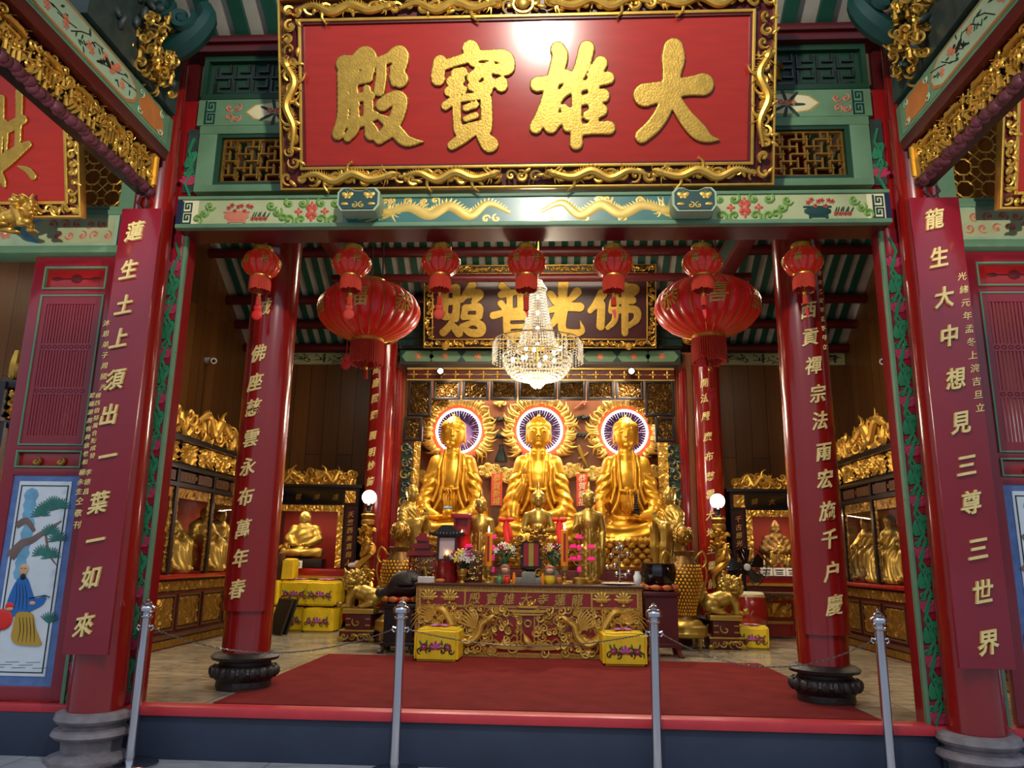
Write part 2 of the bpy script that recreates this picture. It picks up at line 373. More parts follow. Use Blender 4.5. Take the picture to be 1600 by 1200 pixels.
# ------------------------------------------------------------------ carved ornament
def spiral(mb, cx, cz, R, y, r, rg, turns=1.3, n=18, a0=None, d=None, dep=0.02, seg=5):
    a0 = rg.uniform(0, 2*PI) if a0 is None else a0; d = rg.choice((-1, 1)) if d is None else d; P = []; RR = []
    for i in range(n):
        t = i/(n-1); a = a0 + d*turns*2*PI*t; q = R*(1-t)**0.8 + 0.06*R
        P.append((cx + q*math.cos(a), y - dep*math.sin(PI*t) - dep*0.5*t, cz + q*math.sin(a))); RR.append(r*(0.55 + 0.6*math.sin(PI*min(1, t*1.05)**0.7)))
    mb.tube(P, RR, seg)
    mb.ell(P[-1], r*1.5, 6, 4)
def scrolls(mb, x0, x1, z0, z1, y, size, r, seed, dep=0.02, density=1.0, n=14):
    rg = random.Random(seed); w, h = x1-x0, z1-z0
    nx = max(1, int(w/size*density)); nz = max(1, round(h/size*density))
    for i in range(nx):
        for j in range(nz):
            cx = x0 + (i + 0.5 + rg.uniform(-.18, .18))*w/nx; cz = z0 + (j + 0.5 + rg.uniform(-.12, .12))*h/nz
            spiral(mb, cx, cz, min(w/nx, h/nz)*rg.uniform(.42, .56), y, r*rg.uniform(.8, 1.25), rg, rg.uniform(.7, 1.4), n, dep=dep)
            if rg.random() < .7:
                a = rg.uniform(0, PI); mt = Matrix.Rotation(a, 3, 'Y')
                mb.ell((cx + w/nx*.45, y - dep, cz + rg.uniform(-.3, .3)*h/nz), (r*3.2, r*1.2, r*1.4), 7, 5, mt)
def relief(mb, x0, x1, z0, z1, y, amp, scale, seed, res=0.012, cut=None, base=0.0):
    """chiselled relief: a swirling height field; cells below `cut` are open"""
    rg = np.random.RandomState(seed); nx = max(3, int((x1-x0)/res)); nz = max(3, int((z1-z0)/res))
    X, Z = np.meshgrid(np.linspace(x0, x1, nx+1), np.linspace(z0, z1, nz+1)); u = X*scale; v = Z*scale
    for k in range(3):
        a, b, p, q = rg.uniform(.6, 1.6, 2).tolist() + rg.uniform(0, 6.3, 2).tolist(); u, v = u + 1.1*np.sin(a*v + p), v + 1.1*np.sin(b*u + q)
    H = np.abs(np.sin(u*1.7)*np.cos(v*1.6))**0.6 + 0.25*np.abs(np.sin(3.7*u + v)); H = H/1.25
    V = [(X[j, i], y - base - amp*H[j, i], Z[j, i]) for j in range(nz+1) for i in range(nx+1)]
    F = []
    for j in range(nz):
        for i in range(nx):
            if cut is None or H[j:j+2, i:i+2].max() > cut: F.append((j*(nx+1)+i, j*(nx+1)+i+1, (j+1)*(nx+1)+i+1, (j+1)*(nx+1)+i))
    mb.add(V, F)
def figure(mb, x, y, z, h, rg, seg=6):
    """small carved attendant: robe, arms, head and hat"""
    a = rg.uniform(-.25, .25)*h
    mb.tube([(x, y, z), (x + a*.2, y - .02*h, z + .35*h), (x + a*.5, y, z + .62*h), (x + a*.6, y, z + .78*h)], [h*.17, h*.13, h*.15, h*.06], seg)
    mb.ell((x + a*.65, y - .02*h, z + .87*h), h*.1, seg, 5)
    mb.tube([(x + a*.65, y, z + .93*h), (x + a*.7, y, z + 1.06*h)], [h*.09, h*.02], 5)
    for s in (-1, 1):
        mb.tube([(x + s*.12*h + a*.5, y, z + .68*h), (x + s*.24*h, y - .1*h, z + .5*h), (x + s*rg.uniform(.1, .3)*h, y - .2*h, z + rg.uniform(.45, .75)*h)], [h*.06, h*.055, h*.03], 5)
def crowd(mb, x0, x1, z0, z1, y, h, seed, dep=0.05):
    rg = random.Random(seed); x = x0
    while x < x1:
        zz = z0 + rg.uniform(0, max(0.001, (z1 - z0 - h*1.1)))
        k = rg.random()
        if k < .62: figure(mb, x, y - rg.uniform(0, dep), zz, h*rg.uniform(.8, 1.1), rg)
        elif k < .8: spiral(mb, x, (z0+z1)/2 + rg.uniform(-.3, .3)*(z1-z0), h*.4, y - dep*.5, h*.1, rg)
        else: mb.tube([(x - h*.3, y, zz), (x, y - dep, zz + h*.5), (x + h*.2, y, zz + h), (x + h*.5, y - dep, zz + h*1.1)], [h*.1, h*.13, h*.1, h*.02], 5)
        x += h*rg.uniform(.28, .42)
def dragon(mb, pts, r, rg, face=1, flat=None, mane=True, legs=True):
    """carved dragon along pts (tail first, head last), x,y,z"""
    P = catmull([(*p, 0) for p in pts], 8); P = [Vector(p[:3]) for p in P]; n = len(P)
    R = [r*(0.25 + 0.95*math.sin(PI*(0.08 + 0.72*i/(n-1)))) for i in range(n)]
    mb.tube(P, R, 8)
    for i in range(2, n-2, 1):                        # scales / back fin
        t = (P[i+1]-P[i-1]).normalized(); nn = Vector((-t.z, 0, t.x))
        if nn.z < 0: nn = -nn
        mb.tube([P[i] + nn*R[i]*.8, P[i] + nn*R[i]*1.7 - t*R[i]*.4], [R[i]*.28, R[i]*.03], 4)
    h = P[-1]; t = (P[-1]-P[-3]).normalized(); nn = Vector((-t.z, 0, t.x)); nn = nn if nn.z > 0 else -nn
    mb.tube([h - t*r*.6, h + t*r*.5, h + t*r*1.5 + nn*r*.2, h + t*r*2.3 + nn*r*.1], [r*1.1, r*1.15, r*.8, r*.4], 8)
    mb.tube([h - nn*r*.5, h + t*r*1.0 - nn*r*1.0, h + t*r*1.8 - nn*r*1.1], [r*.6, r*.4, r*.15], 6)
    for s in (-1, 1):
        mb.tube([h + nn*r*.8 + Vector((0, s*r*.4, 0)), h + nn*r*1.8 - t*r*.9 + Vector((0, s*r*.5, 0)), h + nn*r*2.3 - t*r*2.0], [r*.25, r*.2, r*.04], 5)
        mb.ell(h + t*r*.9 + nn*r*.8 + Vector((0, s*r*.45, 0)), r*.28, 6, 4)
        mb.tube([h + t*r*2.0, h + t*r*2.6 + nn*r*(.9 if s > 0 else -.9), h + t*r*1.6 + nn*r*(2.0 if s > 0 else -1.6)], [r*.12, r*.1, r*.02], 4)
    if mane:
        for k in range(7):
            a = -1.2 + k*.4; d = (-t*math.cos(a) + nn*math.sin(a))
            mb.tube([h - t*r*.4, h + d*r*1.8, h + d*r*3.0 + nn*r*rg.uniform(-.5, .8)], [r*.35, r*.25, r*.03], 5)
    if legs:
        for f in (.3, .55, .78):
            i = int(f*(n-1)); s = rg.choice((-1, 1)); t2 = (P[i+1]-P[i-1]).normalized(); n2 = Vector((-t2.z, 0, t2.x))*s
            k1 = P[i] + n2*r*2 + t2*r*.8; k2 = k1 + n2*r*.8 + t2*r*1.4
            mb.tube([P[i], k1, k2], [r*.55, r*.4, r*.25], 6)
            for c in (-.6, 0, .6): mb.tube([k2, k2 + t2*r*.9 + n2*r*c], [r*.16, r*.02], 4)
            mb.tube([P[i], P[i] + n2*r*1.6 - t2*r*1.6, P[i] + n2*r*2.6 - t2*r*2.0], [r*.2, r*.16, r*.02], 4)
def flower(mb, x, y, z, R, mi_p, mi_c, n=6, t=0.003, rot=0.0):
    mb.mi = mi_p
    for k in range(n):
        a = rot + 2*PI*k/n; mt = Matrix.Rotation(-a, 3, 'Y')
        mb.ell((x + math.cos(a)*R*.55, y, z + math.sin(a)*R*.55), (R*.5, t, R*.33), 7, 4, mt)
    mb.mi = mi_c; mb.ell((x, y - t*.6, z), (R*.3, t, R*.3), 8, 4); mb.mi = 0
def leafp(mb, x, y, z, L, Wd, a, mi, t=0.002):
    mb.mi = mi; mb.ell((x + math.cos(a)*L/2, y, z + math.sin(a)*L/2), (L/2, t, Wd/2), 8, 4, Matrix.Rotation(-a, 3, 'Y')); mb.mi = 0
def meander(mb, x0, x1, z0, z1, y, wd, mi, t=0.003):
    """key-fret lines in a rectangle"""
    mb.mi = mi; h = z1-z0; w = x1-x0; vert = h > w; L = h if vert else w; B = w if vert else h
    n = max(1, round(L/B)); s = L/n
    def seg(a, b, c, d):
        if vert: mb.box(x0 + min(b, d) - wd/2, x0 + max(b, d) + wd/2, y - t, y, z0 + min(a, c) - wd/2, z0 + max(a, c) + wd/2)
        else: mb.box(x0 + min(a, c) - wd/2, x0 + max(a, c) + wd/2, y - t, y, z0 + min(b, d) - wd/2, z0 + max(b, d) + wd/2)
    for i in range(n):
        o = i*s; p = [(.08, .1), (.08, .9), (.85, .9), (.85, .35), (.4, .35), (.4, .62), (.62, .62)]
        for k in range(len(p)-1): seg(o + p[k][0]*s, p[k][1]*B, o + p[k+1][0]*s, p[k+1][1]*B)
        seg(o + .08*s, .1*B, o + 1.08*s if i < n-1 else o + s*.95, .1*B)
    mb.mi = 0

# ------------------------------------------------------------------ bodies: distance field -> one continuous skin
class SDF:
    def __init__(s, lo, hi, h):
        s.h = h; s.lo = np.array(lo, float); s.ax = [np.arange(lo[i], hi[i] + h, h) for i in range(3)]
        s.d = np.full([len(a) for a in s.ax], 9.0, np.float32)
    def sub(s, lo, hi, mg):
        sl = []
        for i in range(3):
            a = s.ax[i]; i0 = max(0, np.searchsorted(a, lo[i]-mg)); i1 = min(len(a), np.searchsorted(a, hi[i]+mg)); sl.append(slice(i0, max(i0, i1)))
        X, Y, Z = s.ax[0][sl[0]][:, None, None], s.ax[1][sl[1]][None, :, None], s.ax[2][sl[2]][None, None, :]
        return tuple(sl), X.astype(np.float32), Y.astype(np.float32), Z.astype(np.float32)
    def put(s, sl, d, k, cut=False):
        a = s.d[sl]
        if cut:
            d = -d; h = np.clip(0.5 - 0.5*(a - d)/k, 0, 1); s.d[sl] = a*(1-h) + d*h + k*h*(1-h)
        else:
            h = np.clip(0.5 + 0.5*(a - d)/k, 0, 1); s.d[sl] = a*(1-h) + d*h - k*h*(1-h)
    def cone(s, a, b, ra, rb=None, k=0.02, cut=False):
        rb = ra if rb is None else rb; a = np.array(a, float); b = np.array(b, float); R = max(ra, rb)
        sl, X, Y, Z = s.sub(np.minimum(a, b)-R, np.maximum(a, b)+R, k + 3*s.h)
        ba = b-a; L2 = float(ba @ ba) + 1e-9
        t = np.clip(((X-a[0])*ba[0] + (Y-a[1])*ba[1] + (Z-a[2])*ba[2])/L2, 0, 1)
        d = np.sqrt((X-a[0]-t*ba[0])**2 + (Y-a[1]-t*ba[1])**2 + (Z-a[2]-t*ba[2])**2) - (ra + (rb-ra)*t)
        s.put(sl, d, k, cut); return s
    def chain(s, P, R, k=0.02, cut=False):
        for i in range(len(P)-1): s.cone(P[i], P[i+1], R[i], R[i+1], k, cut)
        return s
    def ell(s, c, r, k=0.02, cut=False, rot=None):
        r = np.array(r if hasattr(r, '__len__') else (r, r, r), float); c = np.array(c, float); R = r.max() if rot is not None else r
        sl, X, Y, Z = s.sub(c-R, c+R, k + 3*s.h); X = X-c[0]; Y = Y-c[1]; Z = Z-c[2]
        if rot is not None:
            m = np.array(rot.inverted()); X, Y, Z = (m[0][0]*X + m[0][1]*Y + m[0][2]*Z, m[1][0]*X + m[1][1]*Y + m[1][2]*Z, m[2][0]*X + m[2][1]*Y + m[2][2]*Z)
        k0 = np.sqrt((X/r[0])**2 + (Y/r[1])**2 + (Z/r[2])**2); k1 = np.sqrt((X/r[0]**2)**2 + (Y/r[1]**2)**2 + (Z/r[2]**2)**2) + 1e-9
        s.put(sl, k0*(k0-1)/k1, k, cut); return s
    def disp(s, lo, hi, fn):
        sl, X, Y, Z = s.sub(np.array(lo), np.array(hi), 0); s.d[sl] += fn(X, Y, Z).astype(np.float32); return s
    def mesh(s, sc=1.0):
        d = s.d; I = d < 0; nx, ny, nz = d.shape
        c = [I[i:nx-1+i, j:ny-1+j, k:nz-1+k] for i in (0, 1) for j in (0, 1) for k in (0, 1)]
        cnt = sum(x.astype(np.int8) for x in c); act = (cnt > 0) & (cnt < 8); ids = np.argwhere(act)
        idx = np.full(act.shape, -1, np.int64); idx[act] = np.arange(len(ids))
        off = np.array([(i, j, k) for i in (0, 1) for j in (0, 1) for k in (0, 1)])
        D = np.stack([d[ids[:, 0]+o[0], ids[:, 1]+o[1], ids[:, 2]+o[2]] for o in off], 1)
        acc = np.zeros((len(ids), 3)); n = np.zeros(len(ids))
        for a in range(8):
            for b in range(a+1, 8):
                if np.abs(off[a]-off[b]).sum() != 1: continue
                m = (D[:, a] < 0) != (D[:, b] < 0); t = D[m, a]/(D[m, a]-D[m, b]); acc[m] += off[a] + t[:, None]*(off[b]-off[a]); n[m] += 1
        V = (ids + acc/n[:, None])*s.h + s.lo
        Q = []
        for ax in range(3):
            o = [0, 0, 0]; o[ax] = 1; u, v = (ax+1) % 3, (ax+2) % 3
            A = I[:nx-o[0], :ny-o[1], :nz-o[2]]; B = I[o[0]:, o[1]:, o[2]:]; e = np.argwhere(A != B)
            e = e[(e[:, u] > 0) & (e[:, v] > 0) & (e[:, u] < d.shape[u]-1) & (e[:, v] < d.shape[v]-1)]
            def g(du, dv):
                q = e.copy(); q[:, u] -= du; q[:, v] -= dv; return idx[q[:, 0], q[:, 1], q[:, 2]]
            q = np.stack([g(1, 1), g(0, 1), g(0, 0), g(1, 0)], 1); fl = ~A[e[:, 0], e[:, 1], e[:, 2]]
            q[fl] = q[fl][:, ::-1]; Q.append(q[(q >= 0).all(1)])
        Q = np.concatenate(Q)
        return (V*sc).tolist(), Q.tolist()

# ================================================================== THE SETTING
ZP = 0.36
mb = MB(); mb.box(-9, 9, -3, 5.93, -0.1, 0.0); struct('floor_outer', mb, 'ground_marble', 0)
mb = MB(); mb.box(-5.35, 5.35, 5.99, 13.5, 0.2, ZP); struct('floor', mb, 'floor_marble', 0)
mb = MB()
for a, b in ((-7, -2.93), (-2.92, 2.93), (2.94, 7)): mb.box(a, b, 5.92 if abs(a + b) < 1 else 5.90, 5.99, 0.0, 0.30, 0.006)
struct('trim_riser', mb, 'riser_black', 30)
mb = MB(); mb.box(-2.9, 2.9, 5.88, 6.04, 0.30, 0.372, 0.02); mb.box(-7, -2.9, 5.9, 6.04, 0.30, 0.36, 0.012); mb.box(2.9, 7, 5.9, 6.04, 0.30, 0.36, 0.012)
struct('trim_sill', mb, 'sill_red', 40)
for nm, x0, x1 in (('wall_left', -5.5, -5.35), ('wall_right', 5.35, 5.5)):
    mb = MB(); mb.box(x0, x1, 5.99, 13.55, 0.2, 8.0); struct(nm, mb, 'wall_wood', 0)
mb = MB(); mb.box(-5.35, 5.35, 13.4, 13.55, 0.2, 8); struct('wall_back', mb, 'wall_wood', 0)
mb = MB(); mb.box(-2.35, 2.35, 13.05, 13.2, 0.2, 4.8); mb.box(-2.5, -2.35, 12.36, 13.39, .37, 4.8); mb.box(2.35, 2.5, 12.36, 13.39, .37, 4.8); mb.box(-2.35, 2.35, 12.62, 13.05, 4.7, 4.8); mb.box(-2.5, 2.5, 12.62, 12.7, 4.8, 5.5)
struct('wall_alcove', mb, 'alcove_wood', 0)
mb = MB()   # masonry above and beside the front bays
mb.box(-7, -5.35, 6.0, 6.2, 0.36, 8.0); mb.box(5.35, 7, 6.0, 6.2, 0.36, 8.0); mb.box(-7, 7, 6.05, 6.2, 5.95, 8.0)
mb.box(-5.35, -3.0, 6.05, 6.12, 5.2, 5.96); mb.box(3.0, 5.35, 6.05, 6.12, 5.2, 5.96)
struct('wall_front', mb, 'dark_red', 0)

# roof over the hall: boards, then rafters and purlins one by one
RZ = lambda y: 5.08 + (13.4 - y)*0.66 if y > 9.4 else 7.72 - (9.4 - y)*0.5
mb = MB()
for a, b in ((13.4, 9.4), (9.4, 6.2)):
    mb.hull8([(x, y, RZ(y) + dz) for dz in (0, .08) for y in (a, b) for x in (-5.35, 5.35)])
mb.hull8([(x, y, 6.02 + (5.95 - y)*0.62 + dz) for dz in (0, .08) for y in (5.99, 2.9) for x in (-7, 7)])
struct('ceiling', mb, 'board_white', 0)
def rafter_mb(x, y0, z0, y1, z1, wd, hh):
    m = MB(); m.hull8([(x + sx*wd/2, y, z + dz) for dz in (-hh, 0) for (y, z) in ((y0, z0), (y1, z1)) for sx in (-1, 1)]); return m
r0 = solo('roof_rafter', rafter_mb(0, 9.4, RZ(9.401)-.002, 13.39, RZ(13.39)-.002, .095, .05), 'rafter_green', 'green painted rafter on the pale boards of the hall ceiling', 'rafter', (0, 11, 5.8), 'rafters of the hall ceiling', 0)
for i in range(-25, 26):
    if i: dup(r0, (i*.205, 11, 5.8))
r1 = solo('porch_rafter', rafter_mb(0, 5.985, 6.02-.022-.002, 3.2, 6.02 + 2.75*.62-.002, .12, .06), 'rafter_green', 'green painted rafter under the grey boards of the porch roof', 'rafter', (0, 5, 6.5), 'rafters of the porch roof', 0)
r1.location.x = -0.15
for i in range(-11, 12):
    if i: dup(r1, (-.15 + i*.3, 5, 6.5))
purl = None
for y in (13.15, 12.7, 12.25, 11.45, 10.95, 10.4):
    mb = MB(); z = RZ(y) - .15; mb.tube([(-5.34, y, z), (5.34, y, z)], .08, 12)
    if purl is None: purl = solo('roof_purlin', mb, 'dark_red', 'long round dark red purlin carrying the hall rafters', 'purlin', (0, y, z), 'purlins of the hall roof')
    else: dup(purl, (0, y, z))
# longitudinal painted tie beams inside
for sx in (-1, 1):
    mb = MB(); mb.box(sx*2.62-.1, sx*2.62+.1, 6.99, 11.94, 5.3, 5.65, .02); mb.mi = 1; mb.box(sx*2.62-.104, sx*2.62+.104, 7.4, 11.8, 5.35, 5.6)
    solo('hall_tie_beam', mb, ['dark_red', 'slate_carve'], 'red tie beam with grey painted sides running back above the %s inner column' % ('left' if sx < 0 else 'right'), 'beam', (sx*2.62, 9.5, 5.3))
# carved corbels under the tie beams beside the rear columns
for sx in (-1, 1):
    mb = MB(); rg = random.Random(11)
    for k in range(14): spiral(mb, sx*2.3 + rg.uniform(-.16, .16), 5.0 + rg.uniform(-.35, .35), .12, 11.2 + rg.uniform(-.2, .2), .03, rg)
    mb.tube([(sx*2.3, 11.3, 5.6), (sx*2.3, 11.2, 5.2), (sx*2.25, 11.1, 4.75), (sx*2.2, 11.1, 4.6)], [.14, .16, .12, .04], 8)
    mb.tube([(sx*2.3, 11.3, 5.2), (sx*2.55, 11.3, 5.3)], .06, 6)
    solo('carved_corbel', mb, 'gold_dark', 'gilded scroll corbel hanging beside the tie beam behind the %s big lantern' % ('left' if sx < 0 else 'right'), 'corbel', (sx*2.3, 11.2, 4.6))
# painted frieze on top of the aisle back walls
for sx in (-1, 1):
    a, b = sorted((sx*2.51, sx*5.34)); mb = MB(); mb.box(a, b, 13.32, 13.398, 4.84, 5.05); rg = random.Random(5)
    for x in np.arange(a + .2, b, .62): meander(mb, x - .04, x + .0, 4.87, 5.02, 13.32, .006, 1)
    mb.mi = 1
    for k in range(26):
        x = rg.uniform(a + .1, b - .1); z = 4.945 + rg.uniform(-.05, .05); an = rg.uniform(-.6, .6)
        mb.tube([(x - .09*math.cos(an), 13.318, z - .09*math.sin(an)), (x + .09*math.cos(an), 13.318, z + .09*math.sin(an))], .006, 4)
    for k in range(60): leafp(mb, rg.uniform(a + .1, b - .1), 13.317, 4.945 + rg.uniform(-.07, .07), .07, .016, rg.uniform(0, 6.28), 1)
    solo('painted_frieze', mb, ['pale_paint', 'ink'], 'pale frieze with ink bamboo along the top of the %s back wall' % ('left' if sx < 0 else 'right'), 'frieze', (sx*3.7, 13.36, 4.84))

# ================================================================== FRONT COLUMNS, BOARDS, JAMBS
def column_mb(x, y, z0, z1, r): m = MB(); m.lathe([(r, z0), (r, z1)], 40, (x, y, 0)); return m
def lotus_strip(mb, x0, x1, z0, z1, y, seed=0):
    """painted lotus vine: mats 0 ground, 1 green, 2 pink, 3 dark"""
    mb.box(x0, x1, y, y + .02, z0, z1); w = x1-x0; xc = (x0+x1)/2; z = z0 + .12; k = seed
    while z < z1 - .1:
        s = 1 if k % 2 else -1
        mb.mi = 1; mb.tube([(xc - s*w*.3, y-.001, z - .16), (xc + s*w*.22, y-.002, z - .05), (xc - s*w*.25, y-.002, z + .08), (xc + s*w*.1, y-.001, z + .2)], .013, 5)
        if k % 2 == 0:
            for q in (-70, -42, -15, 15, 42, 70):
                a = math.radians(90 + q); leafp(mb, xc, y - .002, z - .035, .1, .045, a, 3, .002); leafp(mb, xc, y - .004, z - .035, .092, .036, a, 2, .003)
            leafp(mb, xc - .05, y - .005, z - .04, .1, .03, 0, 2, .003)
        else:
            mb.mi = 3; mb.ell((xc, y - .002, z), (w*.46, .003, .1), 10, 4, Matrix.Rotation(.5*s, 3, 'Y')); mb.mi = 1; mb.ell((xc, y - .004, z), (w*.42, .003, .09), 10, 4, Matrix.Rotation(.5*s, 3, 'Y'))
            mb.mi = 3
            for q in (-.8, 0, .8): mb.tube([(xc, y - .008, z - .05), (xc + w*.25*math.sin(q), y - .007, z + .05*math.cos(q))], .003, 4)
            mb.mi = 1
            for q in (-1, 1): spiral(mb, xc + q*w*.28, z - .13, .035, y - .002, .008, random.Random(k), 1.0, 10, dep=.001, seg=4)
        k += 1; z += .19
    mb.mi = 0
LC, RC = (-3.10, 5.84), (3.155, 5.84)
CT = {-1: '蓮生土上須出一葉一如來', 1: '龍生大中想見三尊三世界'}
for sx in (-1, 1):
    cx, cy = LC if sx < 0 else RC; side = 'left' if sx < 0 else 'right'
    t = thing('front_column', 'tall round red %s porch column on a dark stone base, bearing a long maroon board' % side, 'column', (cx, cy, 0))
    sh = MB(); sh.tube([(cx, cy, .345), (cx + (-.05 if sx < 0 else -.02), cy, 5.99)], [.195 if sx < 0 else .187, .143], 48); part(t, 'shaft', sh, 'column_red')
    mb = MB()
    mb.lathe([(.30, 0), (.30, .035), (.255, .06), (.2, .075), (.205, .16), (.25, .175)], 8, (cx, cy, 0), a0=PI/8, a1=2*PI + PI/8)
    mb.lathe([(.2, .165), (.252, .172), (.275, .195), (.262, .225), (.215, .24), (.212, .262), (.25, .275), (.268, .3), (.258, .335), (.225, .35)], 32, (cx, cy, 0))
    part(t, 'stone_base', mb, 'stone_base', 'dark carved stone base')
    # hanging board
    P = ([(190, 328), (254, 323), (168, 1025), (97, 1022)] if sx < 0 else [(1421, 308), (1498, 308), (1588, 1046), (1500, 1046)])
    yb = 5.6; Q = [PY(p[0], p[1], yb) for p in P]; xl = (Q[0].x + Q[3].x)/2; xr = (Q[1].x + Q[2].x)/2; zt = (Q[0].z + Q[1].z)/2; zb = (Q[2].z + Q[3].z)/2
    t = thing('couplet_board', ('maroon board of gold writing with small donor names, by the porcelain pine picture' if sx < 0 else 'maroon board of gold writing ending in 世界, with one small side inscription'), 'sign board', ((xl+xr)/2, yb, zb))
    mb = MB(); mb.box(xl, xr, yb, yb + .03, zb, zt, .006); part(t, 'board', mb, 'board_maroon')
    n = 11; xm = xl + (xr-xl)*(.56 if sx < 0 else .42)
    H = zt - zb
    cent = ([(212, 362), (203, 422), (196, 477), (188, 529), (182, 593), (172, 648), (170, 713), (156, 785), (151, 844), (143, 902), (133, 976)] if sx < 0 else
            [(1459, 343), (1466, 403), (1474, 465), (1482, 525), (1492, 592), (1500, 660), (1509, 727), (1516, 785), (1527, 857), (1534, 925), (1543, 1003)])
    for i, ch in enumerate(CT[sx]):
        c = PY(*cent[i], yb); g = MB(); glyph_mb(g, ch, (c.x, yb, c.z), .172, .02, .02, .16, .82); part(t, 'character', g, 'gold_text')
    if sx < 0:
        rows = [('沐恩弟子周國光', [(171, 505), (166, 605)], 1), ('羅福源周恆興徐義和', [(149, 618), (137, 722)], .8), ('楊西宿鄧萬合陳成發', [(158, 618), (149, 712)], .8), ('楊永生', [(133, 738), (128, 768)], .9), ('李德昌', [(143, 738), (139, 768)], .9), ('仝敬刊', [(129, 783), (125, 820)], 1.1)]
    else:
        rows = [('光緒元年孟冬上浣吉旦立', [(1499, 432), (1527, 637)], 1.25)]
    for tx, (p0, p1), s in rows:
        for i, ch in enumerate(tx):
            f = i/(len(tx)-1); c = PY(p0[0] - (4 if sx < 0 else -4) + (p1[0]-p0[0])*f, p0[1] + (p1[1]-p0[1])*f, yb); g = MB(); glyph_mb(g, ch, (c.x, yb, c.z), .054*s, .006, .005, res=1); part(t, 'small_character', g, 'gold_text')
    mb = MB(); hx = (xl+xr)/2; mb.tube([(hx, yb + .015, zt - .02), (hx - .05, yb, zt + .05), (hx - .03, yb, zt + .1), (hx + .02, yb, zt + .11), (hx + .05, yb, zt + .05), (hx, yb + .02, zt)], .008, 6)
    mb.tube([(hx + .02, yb, zt + .1), (hx - .02, yb - .02, zt + .16), (hx + .03, yb + .02, zt + .2), (hx, yb + .16, zt + .22)], .01, 6); part(t, 'hook', mb, 'wire', 'dark iron hook')
    # painted jambs on both sides of the column
    xo = sx*2.9; xi = sx*2.97
    t = thing('door_jamb', 'tall jamb painted with pink lotus and green leaves inside the %s porch column' % side, 'door jamb', (sx*3.0, 5.98, .36))
    a, b = sorted((sx*2.93, sx*3.22)); mb = MB(); lotus_strip(mb, *sorted((sx*2.9, sx*3.02)), .3, 4.12, 5.955); part(t, 'painted_strip', mb, ['board_maroon', 'leaf_green', 'lotus_pink', 'ink'])
    a, b = sorted((sx*2.87, sx*2.9)); mb = MB(); mb.box(a, b, 5.94, 5.985, .345, 4.15, .006); part(t, 'edge_strip', mb, 'jade', 'pale green edge strip')
    a, b = sorted((sx*2.875, sx*3.35)); mb = MB(); mb.box(a, b, 5.978, 6.12, .36, 5.4); part(t, 'reveal', mb, 'lacquer_red', 'red inner reveal')
    t = thing('jamb_board', 'short length of lotus painted board outside the %s porch column, above the black base' % side, 'jamb', (sx*3.4, 5.98, .3))
    mb = MB(); lotus_strip(mb, *sorted((sx*3.29, sx*3.41)), .31, 4.0, 5.95, 1); part(t, 'painted_strip', mb, ['board_maroon', 'leaf_green', 'lotus_pink', 'ink'])
    a, b = sorted((sx*3.41, sx*3.44)); mb = MB(); mb.box(a, b, 5.935, 6.0, .345, 4.0, .005); part(t, 'edge_strip', mb, 'jade', 'pale green edge strip')

# ================================================================== LINTEL, TRANSOM, NAME BOARD
yl = 5.78
t = thing('painted_lintel', 'long painted beam with gold dragons over the temple entrance', 'beam', (0, yl + .1, 4.18))
mb = MB(); mb.box(-2.9, 2.9, yl, 6.1, 4.215, 4.44); part(t, 'beam_core', mb, 'jade_pale')
mb = MB(); mb.box(-2.9, 2.9, yl - .02, yl + .05, 4.18, 4.218, .01); part(t, 'lower_moulding', mb, 'jade'); mb = MB(); mb.box(-2.9, 2.9, yl + .05, 6.1, 4.185, 4.22); part(t, 'underside', mb, 'dark_red', 'dark red underside')
mb = MB(); mb.box(-2.9, 2.9, yl - .02, 6.1, 4.435, 4.465, .01); part(t, 'upper_moulding', mb, 'jade')
yf = yl - .004
mb = MB(); mb.box(-1.5, 1.5, yf, yl, 4.215, 4.43); rg = random.Random(3); mb.mi = 1
for s in (-1, 1):
    mb.mi = 1; dragon(mb, [(s*.12, yf, 4.3), (s*.3, yf, 4.38), (s*.45, yf, 4.27), (s*.62, yf, 4.36), (s*.78, yf, 4.28), (s*.95, yf, 4.35), (s*1.12, yf, 4.31)], .036, rg, legs=False)
    for k in range(9): spiral(mb, s*rg.uniform(.1, 1.45), rg.choice((4.25, 4.4)) + rg.uniform(-.02, .02), .035, yf, .009, rg, 1, 9, dep=.003, seg=4)
    for k in range(5): leafp(mb, s*(1.2 + .06*k), yf, 4.26 + .03*k, .12, .015, rg.uniform(-.4, .4) + (0 if s > 0 else PI), 1)
mb.xf(Matrix.Translation((0, yf, 0)) @ Matrix.Diagonal((1, .12, 1, 1)) @ Matrix.Translation((0, -yf, 0))); 
part(t, 'dragon_panel', mb, ['teal', 'gold_paint'])
